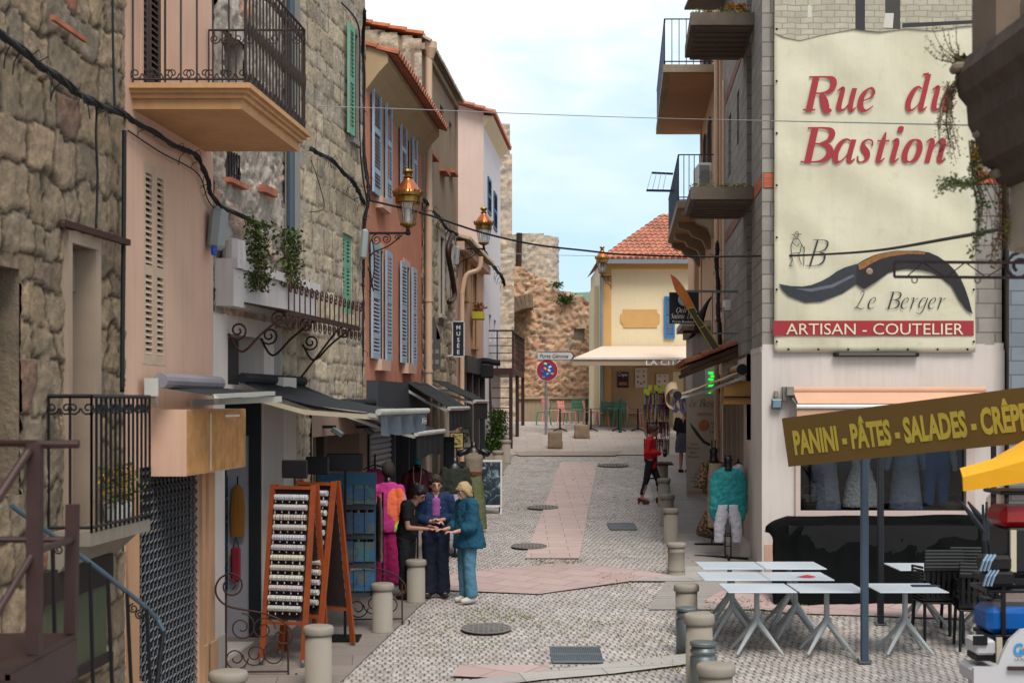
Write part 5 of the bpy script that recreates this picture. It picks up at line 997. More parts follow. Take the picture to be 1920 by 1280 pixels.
t=T('air_conditioner','white air conditioner on the blue railed balcony','air conditioner',FR.pt(30.9,7.94,.25)); p=FR.pt(30.8,8.42,.3); MB().box(p,(.3,.85,.62),0,0,0,.03).build('casing',white_wood,t); m=MB(); m.box(p+V((-.02,-.43,0)),(.22,.02,.5)); m.tube(spiral(p+V((0,-.45,0)),(1,0,0),(0,0,1),.16,.03,0,3,24),.008,4); m.build('fan_grille',grey_frame,t)
t=T('laundry_rack','blue laundry drying rack sticking out from the lower blue balcony','drying rack',P(1236,340,37.3)); m=MB(); m.bar(P(1222,324,37.3),P(1262,326,37.3),.05); m.bar(P(1212,357,33.5),P(1262,358,33.5),.05); m.build('side_bars',navy,t); m=MB(); [m.tube([P(1222+i*9,324,37.2),P(1213+i*10,357,33.6)],.006,4) for i in range(4)]; m.build('lines',grey_frame,t)
# grey annex pillar
r3=T('grey_annex','small grey rendered annex with a moulded white cap below the peach house','annex',FR.pt(34.5,gz(34),.2)); m=MB(); fbox(m,FR,33,36.3,2.0,5.2,.0,.42); m.build('wall',M('pale_grey_render','#97908a',.9,.12,2,.3,.3,streak=.3),r3); m=MB(); fbox(m,FR,32.9,36.4,5.2,5.36,-.0,.5); fbox(m,FR,32.75,36.5,5.36,5.5,-.0,.66); m.build('moulded_cap',old_stone,r3)
# tile canopy
t=T('tiled_canopy','small sloping wooden canopy with clay tiles over the knife shop','canopy',FR.pt(26.5,4.3,.4)); m=MB(); m.hexa([FR.pt(25,4.52,0),FR.pt(29,4.52,0),FR.pt(29,4.18,.85),FR.pt(25,4.18,.85),FR.pt(25,4.60,0),FR.pt(29,4.60,0),FR.pt(29,4.26,.85),FR.pt(25,4.26,.85)]); [m.bar(FR.pt(25+i*.5,4.46,.0),FR.pt(25+i*.5,4.12,.88),.07) for i in range(9)]; m.build('wooden_deck',M('old_wood','#5c4433',.8,.3,8,.3,.4),t); m=MB(); tiles(m,FR.pt(24.95,4.27,.92),FR.pt(29.05,4.27,.92),FR.pt(29.05,4.63,.0),FR.pt(24.95,4.63,.0),20,3); m.build('clay_tiles',terracotta,t)
# beige awning
beige=M('beige_canvas','#b39a7f',.85,.06,3,.15,.1,120); t=canvas_awning('half open beige awning with a curling end, over the clothes display',FR,22.75,25.3,22.8,25.3,4.12,3.72,1.15,.12,beige,.03,((0,0),(1,1)),.1,False,True)
m=MB(); nu=16; 
for i in range(nu+1):
    a=i/nu*math.pi*1.15; 
    for j in range(5): m.v.append(FR.pt(22.8+.12*j,3.66-.17*math.cos(a)+.03*j,1.2+.14*math.sin(a)))
m.f=[(i*5+j,i*5+5+j,i*5+6+j,i*5+j+1) for i in range(nu) for j in range(4)]; o=m.build('curled_valance',beige,t,True); o.modifiers.new('s','SOLIDIFY').thickness=.008
m=MB(); m.lathe([(.001,0),(.07,0),(.07,.02),(.001,.02)],FR.pt(22.72,3.72,1.15),14,Matrix.Rotation(R(90),3,'X')); m.lathe([(.001,0),(.09,0),(.09,.02),(.001,.02)],FR.pt(22.68,4.13,.12),14,Matrix.Rotation(R(90),3,'X')); m.build('end_caps',black_iron,t)
t=T('ochre_box','ochre boxed panel under the beige awning','panel',FR.pt(23,3.5,.2)); y=22.9; x0,x1=xat(1357,y),xat(1413,y); z0,z1=zat(758,y),zat(714,y); MB().box(((x0+x1)/2,y+.1,(z0+z1)/2),(x1-x0,.2,z1-z0),0,0,0,.01).build('panel',M('ochre_board','#a6763f',.7,.1,4,.1),t); m=MB(); m.bar((x0,y-.03,z0+.12),(x1+.02,y-.03,z0+.12),.025); m.box((x1+.02,y-.02,z0+.12),(.03,.04,.12)); m.build('black_bar',black_iron,t)
# hanging sign, knife, sculpture
t=T('hanging_sign','black hanging sign reading Oeil de Sainte Lucie Porte Bonheur','sign',P(1283,606,25)); y=25.; x0,x1,z0,z1=xat(1255,y),xat(1310,y),zat(607,y),zat(548,y); MB().box(((x0+x1)/2,y,(z0+z1)/2),(x1-x0,.04,z1-z0)).build('board',M('black_board','#17161a',.5,.1,5),t); m=MB(); m.bar((x0+.3,y,z1+.02),(FR.pt(y,0).x,y,z1+.01),.04); m.bar(P(1336,625,y),P(1381,625,y),.03); m.bar(P(1336,549,y),P(1336,626,y),.02); m.build('bracket',steel_g,t)
s=y/FPX; wh=white_wood; strokes('lettering','Oeil de',P(1267,586,y-.03),(1,0,0),(0,0,1),9.5*s,wh,t,w=34*s,wk=1.0); strokes('lettering','Sainte Lucie',P(1257,597,y-.03),(1,0,0),(0,0,1),9.5*s,wh,t,w=52*s,wk=1.0); text('lettering','Porte Bonheur',P(1261,605,y-.03),(1,0,0),(0,0,1),4.6*s,wh,t,w=42*s,bold=.01)
m=MB(); c=P(1283,562,y-.03); m.lathe([(.001,0),(.11,0),(.1,.012)],c,18,Matrix.Rotation(R(90),3,'X')); m.build('eye_emblem',M('emblem_blue','#8fb0c4',.4,.2,14),t); MB().lathe([(.001,0),(.05,0),(.04,.01)],c+V((0,-.014,0)),14,Matrix.Rotation(R(90),3,'X')).build('emblem_centre',white_wood,t)
t=T('giant_knife','giant knife ornament with orange blade pointing up above the tiled canopy','ornament',P(1345,655,24.4)); y=24.4
def kp(pts,name,mat,dy,th): MB().prism([(xat(a,y),zat(b,y)) for a,b in pts],(0,y+dy,0),(1,0,0),(0,0,1),(0,th,0)).build(name,mat,t)
kp([(1257,514),(1266,519),(1281,536),(1291,552),(1302,573),(1301,578),(1289,579),(1277,560),(1266,543)],'blade',M('orange_blade','#c8731a',.45,.25,3,.1,.1),0,.05); kp([(1257,514),(1266,519),(1277,531),(1268,538),(1264,535)],'blade_tip',M('coral_tip','#c4563a',.5,.1,4),-.003,.056)
kp([(1289,579),(1302,576),(1307,586),(1306,591),(1317,606),(1324,613),(1333,626),(1349,650),(1336,656),(1322,634),(1313,617),(1300,597)],'handle',M('olive_handle','#4a4436',.6,.2,6,.2,.2),-.01,.07); m=MB()
for a,b in(((1289,579),(1302,576)),((1302,576),(1307,586)),((1307,590),(1324,613)),((1312,615),(1325,609)),((1289,579),(1336,656)),((1324,613),(1349,650))): m.tube([P(a[0],a[1],y-.02),P(b[0],b[1],y-.02)],.009,4)
m.build('yellow_edging',M('yellow_edging','#b8a63a',.5,.1,4),t)
t=T('horn_sculpture','black forged iron plume sculpture behind the giant knife','ornament',P(1320,620,26)); m=MB(); y=26; pts=[(1336,555,1),(1326,566,6),(1319,582,9),(1315,598,10),(1311,612,10),(1300,620,8)]
for i in range(5): m.tube(smoothpts([P(a-i*3+c_*.2,b+i*4,y+.05*i) for a,b,c_ in pts],4),[.008+.035*math.sin(math.pi*min(1,k/20+.02)) for k in range(21)],6)
m.build('plumes',black_iron,t); MB().box(P(1303,622,y),(.45,.2,.05)).build('base',black_iron,t)
for (px,py,w_,h_,lab) in((1369,573,.13,.2,'white junction box on the block wall beside the black sign bracket'),(1354,596,.08,.2,'white and red alarm box on the corner of the peach house')):
    Y=FR.Y(px); t=T('wall_box',lab,'wall box',FR.pt(Y,zat(py,Y))); MB().box(FR.pt(Y,zat(py,Y),.06),(.12,.25,h_),0,0,0,.01).build('box',white_wood,t)
    MB().box(FR.pt(Y,zat(py,Y)-h_*.3,.09),(.1,.2,h_*.3)).build('lower_strip',M('alarm_red','#a8322c',.5,.1,5) if px<1360 else grey_frame,t)
# green led sign
t=T('led_sign','thin vertical green LED shop sign glowing beside the annex','lit sign',P(1333,765,31)); y=31.; MB().box(P(1333,715,y),(.24,.08,.7)).build('casing',M('led_casing','#b5b5a8',.5,.1,4),t); m=MB(); [m.box(P(1333+(i%2)*4,699+i*6,y-.06),(.1,.01,.045)) for i in range(6)]; [m.box(P(1331,730+i*3,y-.06),(.04,.01,.02)) for i in range(5)]; m.build('green_leds',M_emit('green_led','#25d640',.8),t)
# knife shop banner
t=T('shop_banner','cream upright knife shop banner with red and brown lettering','banner',fl(1320,30)); y=30.; s=y/FPX; x0,x1=xat(1287,y),xat(1354,y); z0,z1=zat(932,y),zat(738,y); MB().box(((x0+x1)/2,y,(z0+z1)/2),(x1-x0,.03,z1-z0)).build('panel',M('cream_panel','#a99b8b',.7,.06,3,.1),t)
q=lambda a,b: P(a,b,y-.02); brown=M('brown_ink','#3a2a26',.6,.1,5); u,v=(1,0,0),(0,0,1)
strokes('lettering','Le Berger',q(1291,762),u,v,14*s,brown,t,w=58*s,wk=.75,shear=.3)
for tx,a,b,h,w_,c in(('CREATION',1307,779,6,28,red),('Lame',1334,795,5,13,brown),('Inox',1336,803,5,10,brown),('Carbone',1330,811,4.5,22,brown),('Corne',1294,834,5,14,brown),('Mammouth',1289,842,5,22,brown),('Bois',1295,850,5,10,brown),('Précieux',1291,858,5,20,brown),('Art de la table',1302,890,3.5,42,brown),('Couteaux de Berger',1295,896,3.5,50,brown),('Stylets, Affutage',1296,903,3.5,45,brown),('www.',1299,914,5,24,brown),('COUTELLERIE',1290,926,6,50,red)): text('lettering',tx,q(a,b),u,v,h*s,c,t,w=w_*s)
MB().lathe([(.001,0),(.12,0),(.11,.006)],q(1320,797),18,Matrix.Rotation(R(90),3,'X')).build('round_emblem',M('emblem_orange','#a8683c',.5,.3,20),t); MB().prism([(xat(a,y),zat(b,y)) for a,b in[(1293,791),(1297,802),(1305,815),(1318,830),(1330,836),(1333,832),(1322,826),(1316,820),(1306,806)]],(0,y-.022,0),(1,0,0),(0,0,1),(0,.003,0)).build('knife_picture',ink,t)
# ------------------------------------------------------------ cafe building
YC=47.5; FC=Front(YC); x0=xat(1126,YC); xr=9.6; ze=zat(492,YC)
cf=T('cream_cafe','cream cafe building with a tiled roof closing the street on the right','house',(x0+3,YC,gz(YC)))
dr=(xat(1262,YC),xat(1282,YC),gz(YC),zat(697,YC),.2); up=(xat(1266,YC),xat(1282,YC),zat(633,YC),zat(556,YC),.15)
facade(MB(),FC,x0,xr,zat(668,YC),ze,[up]).build('upper_wall',plaster_cream,cf); facade(MB(),FC,x0,xr,2.5,zat(668,YC),[dr],.0).build('lower_wall',M('awning_shaded_plaster','#a98f6c',.9,.08,1.5,.1,.1),cf)  # lower wall is the same plaster, awning's shade painted in as darker beige
m=MB(); m.box(((x0+xr)/2,YC+3,(2.6+ze)/2),(xr-x0-.01,5.98,ze-2.6)); m.build('rear_walls',plaster_cream,cf)
m=MB(); fbox(m,FC,x0-.01,xat(1146,YC),2.6,ze-.2,0,.06); fbox(m,FC,x0,xr,ze-.22,ze-.02,0,.08); pw=[(1163,590),(1168,586),(1168,580),(1232,580),(1232,586),(1237,590),(1237,604),(1232,608),(1232,614),(1168,614),(1168,608),(1163,604)]; m.prism([(xat(a,YC),zat(b,YC)) for a,b in pw],(0,YC-.03,0),(1,0,0),(0,0,1),(0,.03,0)); m.build('ochre_trim',M('ochre_trim','#c59b62',.9,.08,2,.1),cf)
pane(FC,dr,dark_in,cf,'door'); pane(FC,up,white_wood,cf,'window_pane'); m=MB(); fbox(m,FC,xat(1285,YC),xat(1345,YC),zat(667,YC)-1.4,zat(700,YC),.0,.05); m.build('menu_board_strip',M('led_casing','#b5b5a8'),cf)
shutter(FC,xat(1245,YC),xat(1265,YC),zat(634,YC),zat(556,YC),.03,.06,'blue_shutter',shutter_royal,cf,(.5,),.09)
m=MB(); ov=.45; ztop=zat(403,51.2); a=V((xat(1121,YC-ov),YC-ov,ze+.05)); tiles(m,a,(xr,YC-ov,ze+.05),(xr+2.2,51.3,ztop),(xat(1240,51.3),51.3,ztop),34,14,None,1.15); m.build('roof_tiles',M('orange_roof_tile','#b3745c',.88,.45,3.5,.6,.3,30),cf)
m=MB(); m.add([a,(xat(1240,51.3),51.3,ztop),(a.x,54,ze+.05)],[(0,1,2)]); m.build('hip_slope',terracotta,cf)
m=MB(); m.bar((a.x-.02,YC-ov-.06,ze-.02),(xr,YC-ov-.06,ze-.02),.14,.14); m.tube([(x0+.02,YC-.12,ze-.1),(x0+.02,YC-.12,2.9)],.06,8); m.build('gutter',M('zinc_gutter','#8b9399',.4,.1,5,.1,.1,metal=.5),cf)
m=MB(); zz0=zat(540,49.5); m.box((x0+.0,50,zz0/2+1.2),(.34,3,zz0-2.4)); m.build('side_annex',plaster_cream,cf)
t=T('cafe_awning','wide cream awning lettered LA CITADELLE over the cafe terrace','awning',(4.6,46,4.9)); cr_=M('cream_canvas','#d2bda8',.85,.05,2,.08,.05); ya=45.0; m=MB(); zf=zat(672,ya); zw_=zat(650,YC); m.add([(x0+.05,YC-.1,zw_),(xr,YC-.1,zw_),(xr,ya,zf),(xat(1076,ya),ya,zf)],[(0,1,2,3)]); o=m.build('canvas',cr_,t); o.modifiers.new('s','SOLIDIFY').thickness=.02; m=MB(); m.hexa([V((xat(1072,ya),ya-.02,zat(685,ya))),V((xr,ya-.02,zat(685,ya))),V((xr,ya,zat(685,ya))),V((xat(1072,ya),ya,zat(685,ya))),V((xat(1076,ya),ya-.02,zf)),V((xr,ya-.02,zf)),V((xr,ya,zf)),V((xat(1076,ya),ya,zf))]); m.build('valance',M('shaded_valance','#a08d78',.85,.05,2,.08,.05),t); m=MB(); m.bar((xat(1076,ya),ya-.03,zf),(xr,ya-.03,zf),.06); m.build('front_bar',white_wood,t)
text('lettering','LA CITADELLE',(xat(1211,ya),ya-.03,zat(684,ya)),u,v,10*ya/FPX,M('lettering_white','#e8e6e2',.5,.02,3),t,w=122*ya/FPX,bold=.012)
for (px,py,w_,h_,nm,lab) in((1168,712,21,29,'crepe','dark crepe poster on the cafe wall, leftmost of the three posters'),(1202,708,23,37,'menu','white illustrated menu poster, middle of the three on the cafe wall'),(1242,717,23,32,'menu','white illustrated menu poster, rightmost of the three on the cafe wall')):
    y=YC-.04; s=YC/FPX; t=T('poster',lab,'poster',P(px,py+h_/2,y)); MB().box(P(px,py,y),(w_*s,.03,h_*s)).build('sheet',M('poster_dark','#2a2430',.5,.2,6) if nm=='crepe' else M('poster_white','#c4b8aa',.6,.05,4),t)
    if nm=='crepe': text('lettering','Crepes',P(1159,705,y-.02),u,v,7*s,white_wood,t,w=17*s,shear=.2); m=MB(); m.box(P(1168,718,y-.02),(.26,.01,.07)); m.box(P(1168,721,y-.02),(.3,.008,.03)); m.build('crepe_picture',M('poster_orange','#a8642c',.5,.3,20),t)
    else:
        m=MB(); rr=random.Random(px); [m.lathe([(.001,0),(.035,0),(.03,.006)],P(px+a,py+b,y-.02),8,Matrix.Rotation(R(90),3,'X')) for a,b in((-6,-2),(5,-3),(-6,8),(0,11),(6,8))]; [m.box(P(px+a,py-12,y-.02),(.08,.01,.03)) for a in(-5,5)]; m.build('food_pictures',M('poster_brown','#8a5c4a',.6,.3,12),t)
# road signs
t=T('no_parking_sign','round no parking sign covered in stickers on a grey pole','road sign',(xat(1026,45),45,gz(45))); y=45.; s=y/FPX; ax=Matrix.Rotation(R(90),3,'X'); MB().tube([(xat(1024,y),y+.04,gz(y)),(xat(1024,y),y+.04,zat(655,y))],.045,10).build('pole',M('grey_pole','#8d9092',.4,.1,5,.1,.1,metal=.4),t)
c=P(1026,694,y); MB().lathe([(.345,0),(.345,.015),(.001,.016)],c,28,ax).build('rim',white_wood,t); MB().lathe([(.33,0),(.33,.02),(.001,.021)],c+V((0,0,0)),28,ax).build('red_ring',M('sign_red','#a01e26',.45,.05,4),t); MB().lathe([(.23,0),(.23,.025),(.001,.026)],c,28,ax).build('blue_field',M('sign_blue','#1f4a95',.45,.05,4),t)
rr=random.Random(2)
for i,cc in enumerate(('#d8d8d4','#c9b52e','#6fa8b8','#d8d8d4','#b03a34','#7fb08a','#cfcfcf','#4d86b5')): a=i*2.4; r_=.06+.026*i; MB().box(c+V((r_*math.cos(a),-.03-.001*i,r_*math.sin(a))),(.09,.004,.06),0,0,rr.uniform(-.6,.6)).build('sticker',M('sticker_%d'%i if False else 'sticker'+cc[1:],cc,.5,.1,20),t)
MB().bar(c+V((-.17,-.028,.17)),c+V((.17,-.028,-.17)),.055,.004,(0,1,0)).build('diagonal_bar',MATS['sign_red'],t)
t=T('direction_sign','pale arrow shaped direction sign reading Porte Génoise','road sign',P(1042,676,y)); z0,z1=zat(675,y),zat(659,y); MB().prism([(xat(1008,y),z0),(xat(1071,y),z0),(xat(1078,y),(z0+z1)/2),(xat(1071,y),z1),(xat(1008,y),z1)],(0,y-.03,0),u,v,(0,.03,0)).build('plate',M('sign_pale','#b9bcbc',.5,.05,4,.1),t); m=MB(); m.prism([(xat(1071,y),z0),(xat(1078,y),(z0+z1)/2),(xat(1071,y),z1),(xat(1069.5,y),z1),(xat(1075,y),(z0+z1)/2),(xat(1069.5,y),z0)],(0,y-.034,0),u,v,(0,.004,0)); m.bar((xat(1008,y),y-.034,z0+.01),(xat(1071,y),y-.034,z0+.01),.012,.012); m.bar((xat(1008,y),y-.034,z1-.01),(xat(1071,y),y-.034,z1-.01),.012,.012); m.build('arrow_edge',ink,t); text('lettering','Porte Génoise',P(1012,671,y-.035),u,v,8*s,ink,t,w=53*s,shear=.18,bold=.005)
# ------------------------------------------------------------ near right: carved balcony, plants, bracket
Yn=8.0; t=T('carved_balcony','dark weathered stone balcony on stepped corbels at the top right','balcony',P(1860,350,Yn)); pr=[(1790,146),(1800,118),(2000,118),(2000,372),(1893,352),(1868,343),(1858,318),(1838,308),(1828,262),(1815,236),(1812,200),(1797,182)]
m=MB(); m.prism([(xat(a,Yn),zat(b,Yn)) for a,b in pr],(0,Yn,0),u,v,(0,-1.3,0)); bm_=m
o=m.build('corbels',M('dark_weathered_stone','#4d3e33',.95,.5,6,.8,1,14,streak=.5),t); rr=random.Random(8)
m=MB(); [m.box(P(px,py,Yn-.05),(w_,.12,h_),0,0,0,.015) for px,py,w_,h_ in((1845,128,.36,.05),(1870,215,.24,.1),(1868,248,.24,.06),(1880,290,.22,.08),(1885,325,.16,.05))]; m.build('mouldings',M('weathered_stone_lighter','#857564',.95,.35,6,.6,.8,20),t)
leaves([P(rr.uniform(1795,1900),118-abs(rr.gauss(0,5)),Yn+rr.uniform(0,.3)) for _ in range(420)],.035,rnd=rr).build('moss',M('dry_moss','#4a4526',.9,.3,9),t)
t=T('near_stone_house','pale stone pillar and shuttered window of the nearest house, right edge','house',(2.95,8.3,gz(8))); m=MB(); m.prism([(xat(a,Yn),zat(b,Yn)) for a,b in((1898,60),(1930,-60),(2200,-60),(2200,1330),(1936,1330),(1936,480),(1890,470),(1893,350),(1918,200))],(0,Yn,0),u,v,(0,-1.5,0)); m.build('pillar',M('cream_pillar','#a39380',.92,.2,4,.5,.5,30),t)
m=MB(); m.prism([(xat(a,Yn),zat(b,Yn)) for a,b in((1828,-80),(1868,-80),(1872,118),(1828,118))],(0,Yn+.05,0),u,v,(0,-.4,0)); m.build('brown_pier',M('brown_render','#7a6858',.92,.2,4,.5,.5),t); m=MB(); [m.bar(P(1852+i*1.2,-60+i*22,Yn+.2),P(1915,-95+i*22,Yn+.2),.05,.03) for i in range(10)]; m.prism([(xat(a,Yn),zat(b,Yn)) for a,b in((1848,-80),(1925,-80),(1900,112))],(0,Yn+.22,0),u,v,(0,.02,0)); m.build('slatted_shutter',M('blue_grey_slats','#6c7178',.6,.1,5,.2),t)
def sprig(lab,c0,spread,n,sz,mat,twigs,cat='plant',nm='hanging_plant'):
    rr=random.Random(n); base=P(*c0[0]); t=T(nm,lab,cat,base); m=MB(); pts=[]
    for tw in range(twigs):
        p=[base+V((rr.gauss(0,.03),rr.gauss(0,.05),0))]; tgt=[P(*q) for q in c0[1:]]; jit=V((rr.gauss(0,spread),rr.gauss(0,spread*.6),rr.gauss(0,spread)))
        for q in tgt: p.append(q+jit*(len(p)/len(tgt)))
        pp=smoothpts(p,5); m.tube(pp,.004,4,r1=.0015)
        for k in range(n//twigs): q=rr.choice(pp[3:]); pts.append(q+V((rr.gauss(0,.012),rr.gauss(0,.02),rr.gauss(0,.014))))
    m.build('stems',leaf_d,t); leaves(pts,sz,rnd=rr).build('leaves',mat,t)
sprig('dry leafless sprays growing up from the dark stone balcony',[(1800,125,8),(1785,110,8),(1768,100,8),(1755,75,8)],.06,160,.016,leaf_d,9)
sprig('brown drooping seed sprays left of the dark stone balcony',[(1800,150,8),(1780,180,8),(1772,230,8),(1778,285,8)],.055,520,.016,M('brown_seeds','#5e4640',.8,.3,9),16)
sprig('green feathery plant hanging in front of the banner edge',[(1845,330,8),(1815,345,8),(1785,340,8),(1765,350,8)],.03,420,.022,M('pale_feather_green','#7e8a5c',.8,.2,9),8)
sprig('leafy green vine with yellow tips trailing down below the dark balcony',[(1832,262,8),(1830,330,8),(1850,400,8),(1845,480,8)],.06,260,.026,leaf_g,9)
sprig('yellow leaved sprig under the dark stone balcony',[(1838,262,8),(1832,280,8),(1830,300,8),(1838,325,8)],.02,120,.026,M('yellow_leaf','#a67d1e',.7,.3,8),5)
sprig('reddish leaved stem near the right end of the iron bracket',[(1870,330,8),(1880,380,8),(1885,430,8),(1875,470,8)],.05,260,.022,M('red_leaf','#7b4a33',.7,.3,8),6)
sprig('tuft of ferns at the foot of the pale stone pillar',[(1915,465,8),(1905,455,8),(1900,440,8),(1903,420,8)],.03,240,.03,leaf_y,6)
t=T('iron_bracket','rusty iron truss bracket with two hooks, in front of the banner','bracket',P(1915,505,9)); y=9.; m=MB(); m.bar(P(1677,491,y),P(2000,493,y),.018); m.bar(P(1677,519,y),P(2000,521,y),.018); m.bar(P(1677,491,y),P(1677,519,y),.014)
for a,b in((1700,1730),(1730,1775),(1775,1810),(1810,1850),(1850,1895)): m.tube([P(a,519 if a in(1700,1775,1850) else 492,y),P(b,492 if a in(1700,1775,1850) else 520,y)],.004,4)
m.build('truss',M('rusty_bracket_paint','#35232a',.6,.3,10,.3,.3),t); m=MB(); [m.tube(spiral(P(px,525,y),V((1,0,0)),V((0,0,1)),.018,.018,0,1,12),.004,5) for px in(1715,1833)]; m.tube(spiral(P(1912,500,y),V((1,0,0)),V((0,0,1)),.09,.03,R(90),1.4,18),.012,5); m.build('hooks',MATS['rusty_bracket_paint'],t)
U_,V_=(1,0,0),(0,0,1)
# ------------------------------------------------------------ bollards
def bollard(label,px,py,h=.6,r=.13,ring=False,steel=False):
    x,Y=gxy(px,py); t=T('granite_bollard' if not steel else 'steel_bollard',label,'bollard',(x,Y,gz(Y)),'steel bollards' if steel else 'granite bollards along the street'); b=V((x,Y,gz(Y)-.02)); h+=.02
    if steel: MB().lathe([(r,0),(r,h*.74),(r*.9,h*.76),(r*.9,h*.8),(r,h*.82),(r,h*.86),(r*.9,h*.88),(r*.9,h*.93)],b,22).build('shaft',M('galvanised_bollard','#6f7576',.4,.2,7,.25,.2,60,metal=.6),t,True); MB().lathe([(r*.88,h*.93),(r*1.02,h*.94),(r*1.02,h*.985),(r*.95,h),(.01,h)],b,22).build('cap',MATS['galvanised_bollard'],t); return
    MB().lathe([(r*1.02,0),(r*1.02,h*.07),(r*.93,h*.085)]+([(r*.93,h*.16),(r*1.0,h*.19),(r*.93,h*.22),(r*.9,h*.7),(r*1.0,h*.73),(r*.9,h*.77)] if ring else [])+[(r*.92,h*.855)],b,26,jit=.004).build('shaft',granite,t,True)
    MB().lathe([(r*.92,h*.855),(r*1.02,h*.865),(r*1.07,h*.885),(r*1.07,h*.955),(r*1.0,h*.99),(r*.85,h),(.01,h)],b,26,jit=.004).build('cap',granite,t,True)
bollard('large granite bollard at the foot of the near orange earring rack',597,1290,.63,.145); bollard('granite bollard beside the curled iron railing, left of the three women',717,1184,.58,.13); bollard('granite bollard directly in front of the woman in the navy blazer',780,1128,.56,.13)
x_=540
bollard('granite bollard just behind the poster stand, left pavement',934,890,.60,.135); bollard('farthest granite bollard on the left pavement, nearest the metal stairs',949,868,.62,.13)
bollard('squat ringed granite bollard at the pale paving band',1268,1077,.47,.135,True)
for px,py,l in((1258,1017,'granite bollard behind the squat ringed one on the right pavement edge'),(1251,986,'third granite bollard counting back from the squat ringed one'),(1245,950,'granite bollard just behind the woman in red'),(1243,912,'small far granite bollard carrying the jewellery tray')): bollard(l,px,py,.58,.13)
bollard('granite bollard with a chipped cap behind the farther steel bollard',1287,1188,.59,.14); bollard('granite bollard between the two steel bollards',1311,1292,.76,.145)
bollard('farther steel bollard, in front of the chipped granite one',1288,1222,.50,.12,steel=True); bollard('nearer steel bollard at the bottom of the photo',1319,1310,.56,.13,steel=True)
bollard('granite bollard cut off by the bottom edge, right of the near steel bollard',1342,1390,.68,.16); bollard('granite bollard cut off by the bottom left edge',428,1390,.62,.16)
# ------------------------------------------------------------ earring racks
def rack(label,loc,rz,W=.47,H=1.88,rows=12,seed=1,sp=.30):
    rr=random.Random(seed); t=T('earring_rack',label,'display rack',(0,0,0),'orange wooden earring racks')
    for sg,nm in((-1,'front_panel'),(1,'back_panel')):
        f=lambda x,z: V((x,sg*(.04+sp*(H-z)/H),z)); m=MB()
        for x in(-W/2,W/2): m.bar(f(x,.03),f(x,H),.055,.035,(0,1,0))
        for z in(H-.03,.42): m.bar(f(-W/2+.03,z),f(W/2-.03,z),.05,.03)
        o=m.build(nm,wood_o,t); m=MB(); m.add([f(-W/2+.03,.45)+V((0,-sg*.02,0)),f(W/2-.03,.45)+V((0,-sg*.02,0)),f(W/2-.03,H-.05)+V((0,-sg*.02,0)),f(-W/2+.03,H-.05)+V((0,-sg*.02,0))],[(0,1,2,3)]); m.build('backing',M('rack_backing','#2b1c1c',.8,.3,10,.1,.1),o)
        for i in range(rows):
            z=H-.13-i*(H-.6)/rows; c=('#a9a4a4','#b5aca0','#8f8078','#a6a3a8','#9b97a3','#a39a92','#b0a68e','#a1a3a4','#a9a68e','#b09a90','#a2a09e','#9aa4aa')[i%12]
            m=MB(); m.tube([f(-W/2+.05,z)+V((0,sg*.035,0)),f(W/2-.05,z)+V((0,sg*.035,0))],.031,8); r_=m.build('roll',M('roll'+c[1:],c,.6,.12,30,.1,.3,120),o); m=MB()
            for k in range(13): x=-W/2+.06+(W-.12)*k/12+rr.uniform(-.008,.008); m.lathe([(.031,-.009),(.034,0),(.031,.009)],f(x,z)+V((0,sg*.035,0)),7,Matrix.Rotation(R(90),3,'Y')); 
            for k in range(14): x=-W/2+.06+(W-.12)*k/13; l=rr.uniform(.012,.03); k%3==0 and m.box(f(x,z-.04-l/2)+V((0,sg*.045,0)),(.01,.006,l))
            m.build('earrings',M(('bead_silver','bead_violet','bead_pearl','bead_gold')[i%4],('#c4c2c6','#b3adbb','#c9c3b8','#b9ab94')[i%4],.35,.35,60,.2,.3,200),r_)
    m=MB()
    for sg in(-1,1):
        for x in(-W/2,W/2): m.lathe([(.001,0),(.018,.004),(.026,.02),(.022,.04),(.01,.05)],V((x,sg*(.05+sp),0)),9)
    m.build('castors',steel_g,t); m=MB(); m.box((0,0,H+.17),(.3,.03,.2),0,0,0,.012); m.bar((0,0,H),(0,0,H+.1),.02); m.build('name_board',M('black_board','#17161a'),t)
    return place(t,loc,rz)
r0=rack('nearer orange wooden earring rack with twelve rows of rolls, left foreground',(-2.36,15.45,gz(15.45)+.02),R(-14),seed=1)
rack('farther orange wooden earring rack, partly hidden behind the nearer one',(-2.17,15.85,gz(15.85)+.02),R(-22),seed=2,sp=.36)
# postcard rack
def cardmat():
    t=NT('printed_postcards'); o=t.coord(); b=t.new('ShaderNodeTexVoronoi',distance='CHEBYCHEV'); b.inputs['Scale'].default_value=7; b.inputs['Randomness'].default_value=.35; t.link(o,b.inputs['Vector']); s=t.new('ShaderNodeSeparateColor'); t.link(b.outputs['Color'],s.inputs[0])
    c=t.ramp(s.outputs[0],[(0,'#123f60'),(.35,'#1c5673'),(.55,'#12344f'),(.7,'#5e5946'),(.82,'#2b5f62'),(1,'#4a352b')]); c=t.mix(.5,c,t.ramp(t.noise(o,22,4),[(.35,'#0f2f45'),(.65,'#5f9bb5')]),'SOFT_LIGHT'); return t.out(c,.35)
t=T('postcard_rack','blue postcard rack behind the orange earring racks','display rack',(0,0,0)); cardb=cardmat()
m=MB(); [m.box((0,0,z),(.62,.03,.30),0,R(-12)) for z in(.55,.88,1.21,1.55)]; m.build('card_pockets',MATS['dark_shop_frame'],t); m=MB(); rr=random.Random(3)
for z in(.57,.9,1.23,1.57):
    for i in range(5): m.box((-.25+i*.125,-.03,z+.02),(.115,.012,.24+rr.uniform(-.02,.02)),0,R(-12))
